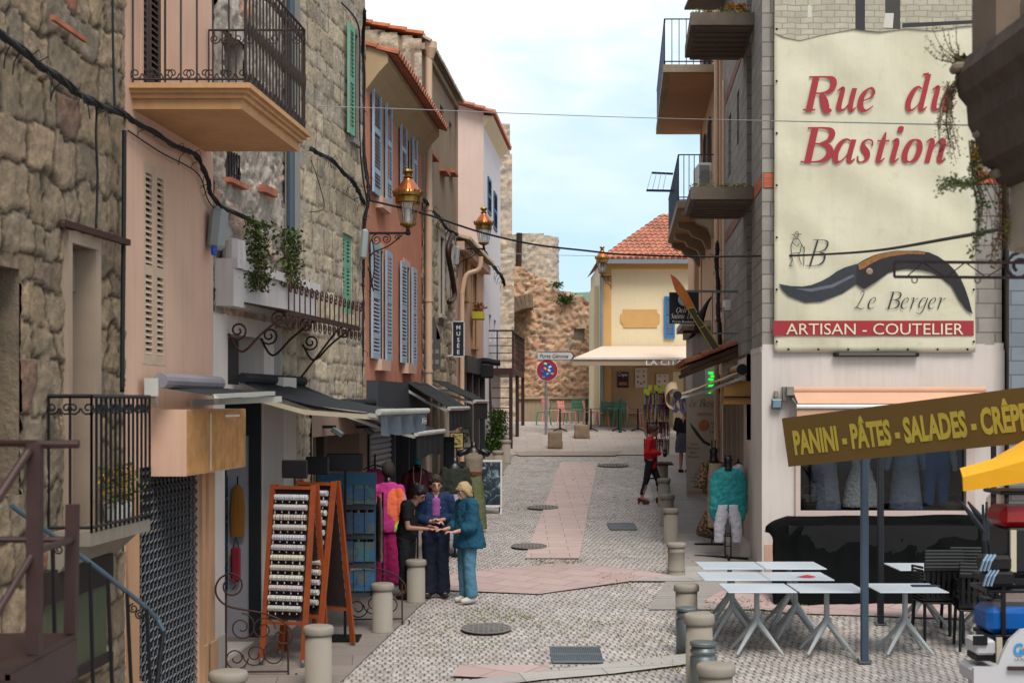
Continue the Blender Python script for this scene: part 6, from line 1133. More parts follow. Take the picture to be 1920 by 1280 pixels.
m.build('postcards',cardb,t); m=MB(); [m.bar((x,.05,0),(x,.12,1.8),.025) for x in(-.31,.31)]; m.box((0,.0,1.76),(.66,.04,.14)); m.build('frame',M('rack_teal','#1c4c66',.5,.15,5),t); place(t,(-1.95,16.9,gz(16.9)),R(6),1.03)
t=T('poster_bin','black sign board on a stalk above the rear earring rack','sign',(0,0,0)); m=MB(); m.bar((0,0,0),(0,0,1.95),.03); m.box((0,0,.02),(.35,.35,.03)); m.build('stand',black_iron,t); MB().box((0,-.02,2.05),(.42,.03,.2),0,0,0,.01).build('board',M('black_board','#17161a'),t); place(t,(-1.93,16.45,gz(16.5)))
# iron scroll railings
def scroll_fence(label,o,dx,rail=True):
    t=T('scroll_railing',label,'iron railing',(0,0,0)); x=V((1,0,0)); z=V((0,0,1)); m=MB(); P_=lambda a,b: V((a,0,b))
    m.tube([P_(0,0),P_(0,.86)],.011,6); m.tube([P_(0,.06),P_(.64,.06)],.010,6); m.tube([P_(.64,.48),P_(.64,.05)]+spiral(P_(.70,.02),x,z,.06,.025,R(160),.7,10),.011,6)
    m.tube(smoothpts([P_(.02,1.08),P_(-.07,1.02),P_(-.11,.92),P_(-.08,.82),P_(.02,.74),P_(.2,.7),P_(.4,.66),P_(.58,.58),P_(.68,.46),P_(.66,.37),P_(.57,.35),P_(.5,.41),P_(.54,.47),P_(.58,.45)],6),.011,6); m.tube(spiral(P_(.05,.95),x,z,.135,.03,R(110),-1.5,26),.010,6); m.build('frame',rust_iron,t); m=MB()
    for (cx,cz,r0_,a,tn) in((.16,.52,.15,90,-1.6),(.38,.5,.13,0,1.5),(.3,.24,.13,180,1.6),(.1,.2,.13,0,-1.5),(.5,.24,.13,90,1.5)): m.tube(spiral(P_(cx,cz),x,z,r0_,.03,R(a),tn,22),.008,5)
    m.build('scrolls',rust_iron,t); place(t,o,dx); return t
x,Y=xat(424,14.75),14.75; scroll_fence('large curled iron railing in the near left corner by the white shop doorway',(x,Y,gz(Y)-.02),R(2)); scroll_fence('smaller curled iron railing behind the orange racks',(xat(655,17.3),17.3,gz(17.3)),R(6))
# things around the white shop doorway
t=T('fire_extinguisher','red bag hanging on the inner white wall of the shop doorway','bag',F3.pt(16.5,1.6,-.27)); MB().box(F3.pt(16.5,1.73,-.27),(.11,.06,.4),0,0,0,.02).build('bag',M('bright_red','#8c2230',.6,.1,5),t); MB().tube([F3.pt(16.5,1.9,-.31),F3.pt(16.5,2.05,-.27),F3.pt(16.5,1.9,-.23)],.008,5).build('strap',black_iron,t); t.name='hanging_bag'
t=T('hanging_garment','ochre garment hanging inside the white shop doorway','clothes',F3.pt(15.9,2.6,-.45)); m=MB(); m.loft([(0,0,0,.08,.02),(0,0,.3,.09,.03),(0,0,.55,.07,.03),(0,0,.6,.02,.02)],10); m.xf(Matrix.Translation(F3.pt(16.5,2.05,-.25))); m.build('cloth',M('ochre_cloth','#8a5a22',.9,.2,8),t); MB().tube([F3.pt(16.5,2.62,-.25),F3.pt(16.5,2.75,-.25)],.008,5).build('hanger',black_iron,t)
t=T('poster_display','column of blue postcards just inside the white shop doorway','display rack',F3.pt(15.4,1.5,-.4)); m=MB(); [m.box(F3.pt(16.53,1.55+i*.27,-.45),(.15,.05,.24)) for i in range(5)]; m.build('cards',cardb,t); MB().bar(F3.pt(16.57,gz(16.4),-.45),F3.pt(16.57,3.0,-.45),.03).build('frame',black_iron,t)
# electrical box
t=T('junction_box','pale weathered electrical box on the peach house corner with a blue plug','junction box',F3.p(408,465,.1)); p=F3.p(408,430,.12); MB().box(p,(.16,.22,.42),0,0,R(6),.04).build('casing',M('box_grey','#8e9696',.6,.1,4,.25,.1),t); MB().lathe([(.02,0),(.03,.03),(.03,.08),(.015,.1)],p+V((-.02,-.1,-.28)),8).build('blue_plug',M('blue_plastic','#1f4fae',.4,.1,4),t)
for (px,py,fr_,lab) in((683,458,F3,'pale rounded cable box at the corner of the orange house'),(857,480,F5,'small pale cable box on the museum corner below the second lantern')):
    p=fr_.p(px,py,.12); t=T('cable_box',lab,'junction box',p); MB().box(p,(.1,.16,.45),0,0,R(5),.03).build('casing',MATS['box_grey'],t); MB().tube([p-V((0,0,.22)),p-V((.0,0,.5))],.012,5).build('conduit',cable_m,t)
t=T('meter_cabinet','green grey shutter cabinet under the near black balcony','cabinet',F1.pt(11,.6)); MB().hexa([F1.pt(10.45,1.55,.02),F1.pt(11.7,1.55,.02),F1.pt(11.7,1.55,.06),F1.pt(10.45,1.55,.06),F1.pt(10.45,2.12,.02),F1.pt(11.7,2.12,.02),F1.pt(11.7,2.12,.06),F1.pt(10.45,2.12,.06)]).build('door',M('dull_green_panel','#454b36',.6,.15,3,.3,.2),t); m=MB(); fbox(m,F1,10.4,11.75,1.48,1.55,0,.1); fbox(m,F1,10.4,11.75,2.12,2.36,0,.1); m.build('dark_frame',M('dark_brown_frame','#251b17',.8,.2,4),t)
# ------------------------------------------------------------ near left stairs and rail
t=T('steel_landing','brown painted steel landing with posts and handrails at the bottom left','steel staircase',(-2.9,7.3,gz(7))); Y=7.6; zt=zat(1186,Y); xr=xat(143,Y); m=MB(); m.hexa([V((-4.2,6.6,zt-.06)),V((xr-.0,6.6,zt-.06)),V((xr,Y,zt-.06)),V((-4.2,Y,zt-.06)),V((-4.2,6.6,zt)),V((xr,6.6,zt)),V((xr,Y,zt)),V((-4.2,Y,zt))]); m.build('landing',brown_paint,t)
m=MB(); m.bar((xr-.01,6.6,zt-.13),(xr-.01,Y,zt-.13),.03,.2); m.bar((-4.2,6.62,zt-.13),(xr,6.62,zt-.13),.03,.2); m.bar((xr-.1,6.7,zt-.2),(xr-.1,6.7,.2),.08); m.bar((xr-.06,Y-.05,zt-.2),(xr-.06,Y-.05,.2),.08); m.build('edge_beams',brown_paint,t)
m=MB(); a=lambda px,py,Y=7.0: P(px,py,Y); MB().bar(P(64,1225,6.95),P(66,832,6.95),.065).build('post',brown_paint,t); MB().bar(P(133,1186,7.55),P(136,945,7.55),.06).build('post',brown_paint,t)
m=MB(); hr=lambda pts,r: m.tube([P(*q) for q in pts],r,8); hr([(148,832,7.0),(72,833,7.0),(52,848,6.9),(-60,1020,6.5)],.021); hr([(-60,830,7.6),(70,831,7.0)],.018); hr([(-40,1011,7.5),(138,1011,7.55)],.017); hr([(66,1033,6.95),(136,1010,7.55)],.019); hr([(64,1034,6.95),(-30,1190,6.6)],.017); m.build('handrails',brown_paint,t)
m=MB(); [m.box((-3.2-i*.26,7.1,zt-.2-i*.19),(.28,.9,.04)) for i in range(6)]; m.bar((-3.0,6.65,zt-.1),(-4.4,6.65,zt-1.2),.04,.2); m.bar((-3.0,7.5,zt-.1),(-4.4,7.5,zt-1.2),.04,.2); m.build('steps',brown_paint,t)
t=T('stair_railing','black stair railing with a worn blue handrail beside the near stone house','stair railing',(-3.2,9.6,gz(9.6))); rail=[(22,948,9.2),(95,1000,9.5),(190,1070,9.8),(270,1135,10.1),(295,1160,10.2),(306,1182,10.2),(294,1280,10.1)]
MB().tube([P(*q) for q in rail[:6]],.018,8).build('handrail',blue_rail,t); m=MB(); m.tube([P(*q) for q in rail[5:]],.018,8)
for px,py,Yb,pb in((66,978,9.4,70),(98,1004,9.5,106),(168,1055,9.7,176),(202,1085,9.8,212),(238,1112,9.95,248),(275,1142,10.1,284)): m.bar(P(px,py,Yb),P(pb,1330,Yb),.022)
for px,py,Yb in((110,1030,9.55),(250,1140,10.0),(262,1152,10.05)): m.tube(spiral(P(px,py,Yb),U_,V_,.035,.01,R(90),1.5,14),.006,5)
m.build('bars',black_iron,t)
# ------------------------------------------------------------ cables
def cable(label,pts,r,nm='overhead_cable',k=8,ties=0,mat=None):
    pp=smoothpts([P(*q) for q in pts],k); t=T(nm,label,'cable',pp[0]); MB().tube(pp,r,6).build('wire',mat or cable_m,t,True)
    if ties:
        m=MB(); rr=random.Random(ties)
        for i in range(2,len(pp)-1,max(1,len(pp)//ties)): d=V((rr.uniform(-1,1),rr.uniform(-.4,.2),rr.uniform(-1,.6))).normalized(); m.tube([pp[i],pp[i]+d*r*4,pp[i]+d*r*5+V((0,0,-r*3))],r*.2,4); m.lathe([(r*1.05,-r*.6),(r*1.3,0),(r*1.05,r*.6)],pp[i],7)
        m.tube([p+V((r*1.1*math.sin(i*.8),0,r*1.1*math.cos(i*.8))) for i,p in enumerate(pp)],r*.55,5); m.tube([p+V((r*1.2*math.sin(i*.6+2),0,r*1.2*math.cos(i*.6+2))) for i,p in enumerate(pp)],r*.5,5); m.build('ties',cable_m,t)
    return t
y=lambda px,n=.1: F1.Y(px,n)
cable('thick black cable bundle running down across the near stone house',[(-30,35,F1.Y(-30,.12)),(40,95,F1.Y(40,.12)),(100,140,F1.Y(100,.12)),(170,190,F1.Y(170,.12)),(232,215,F1.Y(232,.12))],.024,ties=16)
cable('black cable bundle sagging across the peach wall under the moulded balcony',[(232,215,12.2),(290,250,F2.Y(290,.08)),(340,280,F2.Y(340,.08)),(368,292,F2.Y(368,.08)),(388,335,F2.Y(388,.08)),(402,375,F2.Y(402,.1)),(440,400,F3.Y(440,.08)),(500,425,F3.Y(500,.08))],.02,ties=12)
cable('thin black cable dropping down the near stone wall to the rusty bar',[(182,190,F1.Y(182,.1)),(180,260,F1.Y(180,.1)),(183,330,F1.Y(182,.1)),(180,428,F1.Y(180,.1))],.010)
cable('thin cable down the stone wall at the top left',[(211,-20,F1.Y(211,.1)),(212,90,F1.Y(212,.1)),(215,205,F1.Y(215,.1))],.010)
cable('black pipe down the joint between the stone and peach houses',[(233,245,F1.Y(232,.1)),(232,420,F1.Y(231,.1)),(230,600,F1.Y(230,.1)),(229,735,F1.Y(229,.1))],.02)
cable('thin secondary cable sagging below the bundle on the peach wall',[(240,245,12.3),(300,285,F2.Y(300,.05)),(370,325,F2.Y(370,.05)),(390,375,F2.Y(390,.05)),(410,400,F3.Y(410,.05))],.007)
cable('black cable bundle between the moulded balcony and the ashlar corner',[(583,280,F3.Y(583,.1)),(620,300,F3.Y(620,.1)),(655,335,F3.Y(655,.1)),(670,355,F3.Y(670,.1)),(682,382,F3.Y(682,.1))],.024,ties=14)
cable('thick vertical cable at the joint of the ashlar and orange houses',[(683,18,F3.Y(681,.14)),(681,120,21.7),(683,290,21.7),(690,345,21.7),(690,375,21.7),(682,440,21.7),(680,560,21.7),(677,735,21.7)],.022,ties=10)
cable('second vertical cable beside the thick one on the ashlar corner',[(640,5,F3.Y(640,.08)),(672,50,F3.Y(672,.08)),(674,150,F3.Y(674,.08)),(676,290,F3.Y(676,.08)),(688,380,21.6)],.012)
cable('thin wire dropping in a loop on the ashlar wall',[(583,300,F3.Y(583,.06)),(600,350,F3.Y(600,.06)),(607,390,F3.Y(607,.06)),(580,398,F3.Y(580,.06))],.006)
cable('bunch of looping black wires beside the lower blue shutter',[(690,500,21.8),(700,545,22.0),(696,520,22.0),(692,470,22),(698,450,22.1),(702,500,22.1),(695,540,22.1)],.009)
cable('thick black cable crossing the street under the lanterns',[(690,375,21.8),(720,382,22),(800,402,22.4),(900,435,23),(1000,458,23.6),(1100,470,24.2),(1170,477,24.6),(1300,481,25),(1420,480,FR.Y(1420,.05))],.017)
cable('thick black cable continuing in front of the banner to the right',[(1420,480,FR.Y(1420,.05)),(1520,478,20),(1640,470,16.5),(1780,447,12.5),(1880,428,9.6),(1990,400,8)],.016)
cable('thin grey wire crossing high over the street and the word Bastion',[(560,198,19),(800,206,20),(1000,214,21),(1240,222,22),(1600,230,14),(1960,238,8)],.006,k=12,mat=grey_frame)
cable('very thin wire between the far lantern and the white house',[(940,474,44),(1030,478,46),(1130,480,47)],.010,mat=grey_frame)
cable('black cable bundle sagging along the museum house',[(795,375,F5.Y(795,.1)),(820,405,F5.Y(820,.1)),(842,432,F5.Y(842,.1)),(858,440,F5.Y(856,.2))],.03,ties=14)
cable('brown duct curving down the museum corner',[(848,440,F5.Y(846,.15)),(840,470,F5.Y(842,.15)),(848,520,F5.Y(846,.15)),(852,555,F5.Y(848,.15)),(842,566,F5.Y(842,.15))],.06,mat=brown_paint)
cable('black cable bundle stepping down the low pink house',[(908,472,F5.Y(904,.1)),(925,500,F5.Y(914,.1)),(938,515,F5.Y(921,.1)),(946,535,F5.Y(924,.1))],.04,ties=8)
cable('tangle of black cables down the corner of the block and peach houses',[(1344,455,FR.Y(1350,.1)),(1345,520,FR.Y(1350,.1)),(1348,600,FR.Y(1351,.1)),(1350,680,FR.Y(1352,.1))],.035,ties=10)
cable('pale pipe down the block wall beside the cable tangle',[(1357,150,FR.Y(1359,.06)),(1357,400,FR.Y(1359,.06)),(1357,650,FR.Y(1359,.06))],.03,mat=pipe_cream)
# ------------------------------------------------------------ terrace furniture
def chair(color,name): # cafe chair with slat back, origin at floor centre facing -Y
    t=T('cafe_chair','x','chair',(0,0,0)); mt=M(name,color,.45,.06,5,.05,.05)
    for x in(-.2,.2):
        MB().tube([(x*1.12,-.24,0),(x*1.0,-.2,.44)],.019,6).build('leg',mt,t); MB().tube([(x*1.12,.26,0),(x,.2,.44),(x*.98,.25,.84)],.019,6).build('leg',mt,t)
    MB().box((0,0,.445),(.45,.44,.035),0,0,0,.01).build('seat',mt,t); m=MB(); [m.box((0,.215+.035*i,.56+.105*i),(.40,.018,.085),0,R(-8)) for i in range(3)]; m.build('backrest',mt,t); return t
protos={}
def put_chair(kind,px,py,rz,label,grp,Y=None):
    cols={'pink':('#de978c','pink_metal'),'green':('#3f7d66','green_metal'),'black':('#0e0e10','black_chair_plastic')}
    if Y is None: # ground depth from foot pixel
        lo,hi=40.,58.
        for _ in range(30):
            mid=(lo+hi)/2
            if HZ+(CZ-gz(mid))*FPX/mid>py: lo=mid
            else: hi=mid
        Y=lo
    if kind not in protos: protos[kind]=chair(*cols[kind]); o=protos[kind]; o['label']=label; o['group']=grp; place(o,(xat(px,Y),Y,gz(Y)),rz)
    else: o=dup(protos[kind],(xat(px,Y),Y,gz(Y)),rz,label,grp)
    return o
gp='pink and green chairs on the cafe terrace'
for kind,px,py,rz,l in(('green',1019,797,-90,'green chair farthest left on the terrace, behind the sign pole'),('pink',1034,792,120,'pink chair at the left table, right of the sign pole'),('pink',1063,797,60,'pink chair right of the left terrace table, seen from the side'),('green',1078,794,200,'green chair behind the pink one at the left table'),('pink',1093,789,-20,'pink chair between the left table and the first green post'),('pink',1108,797,90,'pink chair just left of the first green post'),('pink',1124,799,-70,'large pink chair right of the first green post'),('green',1140,799,170,'green chair between the two green posts'),('green',1160,800,190,'green chair directly behind the second green post'),('pink',1150,790,20,'pink chair behind the middle table'),('pink',1190,799,75,'pink chair right of the second green post'),('pink',1202,792,0,'pink chair behind the jewellery stand on its left'),('pink',1264,797,-80,'pink chair right of the jewellery stand'),('green',1128,788,10,'green chair at the back, between two pink ones')): put_chair(kind,px,py,R(rz),l,gp)
def small_table(px,py,label):
    Y=46.0; x=xat(px,Y); t=T('cafe_table',label,'table',(x,Y,gz(Y)),'round dark tables on the cafe terrace'); b=V((x,Y,gz(Y))); MB().lathe([(.34,.72),(.36,.73),(.35,.745),(.01,.746)],b,20).build('tabletop',M('dark_table','#4a4d4a',.5,.1,4),t); m=MB(); m.lathe([(.03,.05),(.025,.72)],b,8); m.build('column',black_iron,t)
    for k in range(4): a=math.pi/4+k*math.pi/2; MB().tube([b+V((0,0,.1)),b+V((math.cos(a)*.3,math.sin(a)*.3,.015))],.02,5).build('foot',black_iron,t)
small_table(1050,797,'dark table between the leftmost chairs of the terrace'); small_table(1108,797,'dark table behind the first green post'); small_table(1160,797,'dark table behind the second green post'); small_table(1196,797,'dark table at the right end of the terrace')
for px,Y,h,l in((1100,47.8,.92,'farther dark green post on the terrace edge'),(1163,45.6,1.12,'nearer dark green post on the terrace edge')):
    t=T('green_post',l,'post',(xat(px,Y),Y,gz(Y)),'dark green posts at the terrace'); b=V((xat(px,Y),Y,gz(Y))); MB().lathe([(.06,0),(.06,.04),(.042,.06),(.042,h*.86)],b,12).build('shaft',M('dark_green_paint','#123f30',.4,.1,5),t); MB().lathe([(.05,h*.86),(.055,h*.88),(.035,h*.9),(.05,h*.94),(.03,h),(.005,h*1.01)],b,12).build('finial',MATS['dark_green_paint'],t)
for px,Y,w_,h_,l in((1041,42.0,.42,.52,'squarer rough stone block left of the other one, in front of the rampart'),(1091,44.3,.47,.44,'rough stone block to the right, nearer the terrace')):
    m=MB(); bm=bmesh.new(); bmesh.ops.create_cube(bm,size=1); bmesh.ops.subdivide_edges(bm,edges=bm.edges,cuts=7,use_grid_fill=True)
    for vv in bm.verts:
        p=vv.co.copy(); q=p*(1-.10*max(0,(p.length-.6))); q+=V((1,1,1))*0; q+=p.normalized()*.07*noise.noise(p*2.5+V((px,0,0)))+p.normalized()*.03*noise.noise(p*8); vv.co=V((q.x*w_*(1.02 if q.z<0 else .96),q.y*.42,q.z*h_))
    m.add([V((xat(px,Y),Y,gz(Y)+h_*.5-.02))+vv.co for vv in bm.verts],[[q.index for q in f.verts] for f in bm.faces]); bm.free(); thing(m,'stone_block',M('brown_stone_block','#8d7a66',.92,.25,4,.4,.8,25),l,'stone block',smooth=True)
# foreground terrace tables
def yt_table(px,Y,label,w_=.75):
    x=xat(px,Y); b=V((x,Y,gz(Y))); t=T('square_table',label,'table',b,'white square tables on splayed grey legs'); wt_=M('table_top_white','#b9c0c6',.35,.04,3,.08,.03); lg=M('table_leg_grey','#9fa3a3',.4,.08,4,.1,.05)
    MB().box(b+V((0,0,.715)),(w_,w_,.014),0,0,0,.005).build('tabletop',wt_,t); m=MB(); m.hexa([b+V((a,c,.69)) for a,c in((-.06,-.06),(.06,-.06),(.06,.06),(-.06,.06))]+[b+V((a,c,.707)) for a,c in((-.2,-.2),(.2,-.2),(.2,.2),(-.2,.2))]); m.build('underframe',M('table_underframe','#33363a',.5,.1,4),t)
    m=MB(); m.tube([b+V((0,0,.36)),b+V((0,0,.5)),b+V((0,0,.69))],[.034,.03,.03],10); m.build('column',lg,t)
    for a in(40,140,220,320): d=V((math.cos(R(a)),math.sin(R(a)),0)); MB().tube([b+V((0,0,.40)),b+d*.03+V((0,0,.33)),b+d*.33+V((0,0,.012))],[.03,.034,.016],8).build('leg',lg,t)
    return t
for px,Y,l in((1419,15.8,'white square table, left of the three in the front row'),(1550,15.8,'white square table in the middle of the front row'),(1697,15.8,'white square table right of the blue post'),(1373,16.55,'white square table at the left of the second row'),(1491,16.55,'white square table carrying the red napkin'),(1368,17.3,'white square table at the left of the back row'),(1480,17.3,'white square table right end of the back row, before the tarpaulin'),(1730,17.2,'white square table behind the stacked black chairs on the left'),(1850,17.0,'white square table behind the stacked black chairs on the right')): yt_table(px,Y,l)
b=V((xat(1513,16.4),16.4,gz(16.55)+.724)); m=MB(); m.v=[b+V((math.cos(i*.7)*.1*(1+.4*math.sin(i*2.1)),math.sin(i*.7)*.07,.006*(i%2))) for i in range(9)]+[b+V((0,0,.03))]; m.f=[(i,(i+1)%9,9) for i in range(9)]; thing(m,'red_napkin',M('red_paper','#b5302a',.8,.1,5),'crumpled red napkin on a white table','napkin')
m=MB(); m.box(V((xat(1735,15.9),15.9,gz(15.8)+.73)),(.3,.12,.012),0,0,0,.003); thing(m,'dark_tray',M('navy_tray','#1b2333',.5,.1,5),'small dark tray on the white table beside the black chairs','tray')
# stacks of black chairs
def bchair():
    t=T('stacking_chair','x','chair',(0,0,0)); mt=M('black_chair_plastic','#0d0d0f',.5,.1,5,.05,.05)
    for x in(-.22,.22): MB().tube([(x,-.24,0),(x*.92,-.2,.45)],.017,6).build('leg',mt,t); MB().tube([(x,.27,0),(x*.92,.2,.45)],.017,6).build('leg',mt,t)
    m=MB(); m.box((0,0,.45),(.46,.44,.02),0,0,0,.01); m.build('seat',mt,t); m=MB(); [m.box((-.18+.06*i,.24,.66),(.035,.014,.36),0,R(-9)) for i in range(7)]; m.box((0,.275,.85),(.46,.03,.06),0,0,0,.012); m.box((0,.21,.5),(.44,.02,.04)); m.build('backrest',mt,t)
    m=MB(); [m.tube([(x,-.2,.45),(x*1.06,-.2,.65),(x*1.04,.2,.67)],.015,6) for x in(-.22,.22)]; m.build('armrests',mt,t); return t
bc=bchair(); first=True
for px,Y,n,l,rz in((1757,16.45,6,'black slatted chair in the front stack beside the blue post, all alike',180),(1808,16.9,5,'black chair in the rear stack near the slush machines, all alike',175),(1832,16.0,4,'black chair in the low stack partly behind the cart, all alike',170)):
    for i in range(n):
        o=bc if first else dup(bc); first=False; o['label']=l; o['group']=l.replace('chair in','chairs in').replace(', all alike',''); place(o,(xat(px,Y)+.004*i,Y+.012*i,gz(Y)+.036*i),R(rz))
# tarpaulin
def tarp():
    m=MB(); x0,x1=xat(1438,19.0),xat(1850,19.0); nu,nv=70,34; prof=[(0,.0),(.1,.02),(.5,.30),(.85,.88),(.93,1.0),(1.0,1.06),(1.3,1.1),(1.75,1.08)]
    for i in range(nu+1):
        u=i/nu; x=x0+(x1-x0)*u; e=min(1,u*7)**.5
        for j in range(nv+1):
            t=j/nv; L=len(prof)-1; k=min(int(t*L),L-1); f=t*L-k; d=prof[k][0]+(prof[k+1][0]-prof[k][0])*f; z=prof[k][1]+(prof[k+1][1]-prof[k][1])*f
            y=18.55+d*.7; fo=noise.noise(V((x*2.2+z*1.5,z*2.5,4)))*.12+abs(noise.noise(V((x*4-z*3,z*4,9))))*.10+abs(noise.noise(V((x*9+z*6,z*8,3))))*.03
            zz=z*(.78+.22*e)*(.96+.03*noise.noise(V((x*.9,0,1)))); y-=fo*(.3+.7*(1-abs(t-.5))); bl=.10*max(0,math.sin((u*2.4+.3)*math.pi))*(1-t)
            m.v.append(V((x+.10*(1-e)*z+.15*(1-t)*math.sin(u*8)*.3,y-bl,gz(18.6)+.02+zz+.02*fo)))
    for i in range(nu):
        for j in range(nv): m.f.append((i*(nv+1)+j,(i+1)*(nv+1)+j,(i+1)*(nv+1)+j+1,i*(nv+1)+j+1))
    t=T('covered_counter','long counter wrapped in a dark green tarpaulin under the shop window','covered counter',((x0+x1)/2,18.7,gz(18.6))); o=m.build('tarpaulin',M('dark_tarpaulin','#070908',.8,.2,6,.0,.35,30,spec=.06),t,True); o.modifiers.new('s','SOLIDIFY').thickness=.006
    MB().box(((x0+x1)/2+.1,19.35,gz(18.6)+.5),(x1-x0-.4,.6,.95)).build('counter',black_iron,t)
tarp()
# PANINI board and its posts
A=P(1474,829,15.6); B=P(1990,770,13.5); u_=(B-A).normalized(); L=(B-A).length; up_=V((-.10,0,1)).normalized(); up_=(up_-u_*up_.dot(u_)).normalized(); nrm=u_.cross(up_); hh=.535/2
t=T('menu_board','long tilted brown board lettered PANINI PÂTES SALADES CRÊPES in yellow','sign',A); m=MB(); q=[A-up_*hh,B-up_*hh,B+up_*hh,A+up_*hh]; m.hexa([q[0]-nrm*.02,q[1]-nrm*.02,q[1]+nrm*.02,q[0]+nrm*.02,q[3]-nrm*.02,q[2]-nrm*.02,q[2]+nrm*.02,q[3]+nrm*.02]); m.build('board',M('brown_board','#644b22',.55,.08,3,.12,.08),t)
if nrm.y>0: nrm=-nrm
text('lettering','PANINI - PÂTES - SALADES - CRÊPES',A+u_*.11-up_*.135+nrm*.024,u_,up_,.255,M('yellow_letters','#b09b3c',.5,.08,6,.1,.05),t,w=2.72,bold=.042)
for px,Y,w_,lab,c in((1621,15.35,.075,'blue grey square post in front of the brown menu board','#3c4a59'),(1651,17.3,.07,'dark square post behind the blue one','#1e2023')):
    t=T('square_post',lab,'post',(xat(px,Y),Y,gz(Y))); MB().box((xat(px,Y),Y,(gz(Y)+zat(850,Y))/2),(w_,w_,zat(850,Y)-gz(Y)),0,0,0,.006).build('shaft',M('post'+c[1:],c,.45,.12,5,.1,.1),t); m=MB(); m.box((xat(px,Y),Y,gz(Y)+.006),(w_*1.9,w_*1.9,.012)); [m.lathe([(.012,0),(.012,.02),(.004,.024)],(xat(px,Y)+a*w_*.75,Y+b_*w_*.75,gz(Y)+.01),6) for a in(-1,1) for b_ in(-1,1)]; m.build('base_plate',steel_g,t)
m=MB(); m.bar(P(1863,845,19.6),P(1863,905,19.6),.05); t=T('window_post','black upright between the shop window and the yellow parasol','post',P(1863,905,19.6)); MB().bar(P(1863,835,20.0),V((xat(1863,20.0),20.0,gz(20))),.06).build('shaft',black_iron,t); MB().box(V((xat(1863,20.0),20.0,gz(20)+.01)),(.14,.14,.02)).build('base_plate',black_iron,t)
# yellow parasol edge
t=T('yellow_parasol','bright yellow orange parasol corner at the right edge of the photo','parasol',V((5.8,12.8,gz(12.8)))); ye=M('yellow_orange_canvas','#d9990f',.7,.07,3,.05,.1,90); m=MB(); Y=12.0
tp=[P(1800,880,Y),P(1860,862,Y+.1),P(2000,812,Y+.3)]; bt=[P(1805,920,Y),P(1862,912,Y+.1),P(2000,892,Y+.3)]
for a_,b_ in zip(tp,bt): m.v+=[a_+V((0,.0,0)),a_.lerp(b_,.35)+V((0,-.03,0)),b_]
bk=[P(1800,880,Y)+V((0,0,0)),P(1880,850,Y)+V((.6,1.9,-.12)),P(2000,812,Y)+V((0.5,1.9,-.02))]
m.v+=bk; m.f=[(0,3,4,1),(1,4,5,2),(3,6,7,4),(4,7,8,5),(0,9,10,3),(3,10,11,6)]; o=m.build('canopy',ye,t); o.modifiers.new('s','SOLIDIFY').thickness=.012
m=MB(); c0=V((5.9,13.1,0)); m.tube([c0+V((0,0,gz(13))),c0+V((0,0,3.0))],.03,10); m.build('pole',steel_white,t); m=MB(); m.tube([tp[0]+V((.02,.05,-.02)),c0+V((0,0,3.0))],.012,6); m.tube([tp[2]+V((0,.05,-.03)),c0+V((0,0,3.0))],.012,6); m.build('ribs',black_iron,t)
# slush machines on the white cart
Y=12.6; g=gz(Y)
def tap(px,py,o):
    m=MB(); 
    for i in range(3): m.tube([P(px+i*7,py,Y-.28),P(px-8+i*7,py+12,Y-.33),P(px-14+i*7,py+30,Y-.33)],.012,6)
    m.build('tap_levers',M('chrome_blue','#8aa0b5',.25,.1,4,metal=.6),o); MB().box(P(px+12,py+14,Y-.2),(.26,.2,.14),0,0,0,.03).build('tap_block',black_iron,o)
def slush(label,px0,px1,yt,ym,yb,ctank,nm):
    t=T('slush_machine',label,'drink machine',P((px0+px1)/2,yb,Y)); x0,x1=xat(px0,Y),xat(px1,Y); MB().box(((x0+x1)/2,Y,(zat(ym,Y)+zat(yb,Y))/2),(x1-x0,.5,zat(ym,Y)-zat(yb,Y)),0,0,0,.02).build('body',M('machine_black','#17181b',.45,.1,5),t)
    m=MB(); fx=xat(px0+4,Y); m.box((fx+.02,Y-.26,(zat(ym,Y)+zat(yb,Y))/2),(.05,.03,zat(ym,Y)-zat(yb,Y)-.03)); m.build('cream_edge',M('cream_plastic','#b5ab95',.5,.05,4),t); m=MB(); [m.box((x0+.28,Y-.256,zat(ym,Y)-.06-i*.035),(.2,.012,.016)) for i in range(int((zat(ym,Y)-zat(yb,Y))/.035)-3)]; m.build('vent_slats',grey_frame,t)
    z0,z1=zat(ym,Y),zat(yt,Y); MB().box(((x0+x1)/2,Y,z0+(z1-z0)*.33),(x1-x0+.08,.42,(z1-z0)*.64),0,0,0,.05).build('slush',M(nm,ctank,.3,.15,6),t); MB().box(((x0+x1)/2,Y,(z0+z1)/2),(x1-x0+.1,.46,z1-z0),0,0,0,.05).build('clear_tank',M_clear('tank_plastic','#e5dcda',.06),t); MB().box(((x0+x1)/2,Y,z1+.02),(x1-x0+.12,.48,.035),0,0,0,.012).build('lid',MATS['machine_black'],t); return t
t=slush('upper slush machine with a red tank under the yellow parasol',1872,1960,925,985,1068,'#c01824','red_slush'); tap(1852,1040,t)
t=slush('lower slush machine with a bright blue tank above the white cart',1846,1960,1105,1182,1262,'#0d78dd','blue_slush'); tap(1858,1068,t)
t=T('machine_shelf','black metal shelf frame carrying the slush machines','shelf',P(1880,1100,Y)); m=MB(); m.box(P(1905,1082,Y),(.62,.5,.05)); [m.bar(P(px,1070,Y-.22),P(px,1270,Y-.22),.035) for px in(1881,1955)]; m.box(P(1905,1186,Y),(.6,.5,.03)); m.build('frame',black_iron,t); MB().box(P(1897,1086,Y-.27),(.04,.01,.08)).build('white_tag',white_wood,t)
Yc=11.9; t=T('white_cart','white curved ice cream cart with a blue letter G','cart',P(1890,1280,Yc)); pts=[(1826,1165),(1872,1172),(1885,1140),(1905,1105),(1935,1080),(2050,1070),(2050,1420),(1826,1420)]
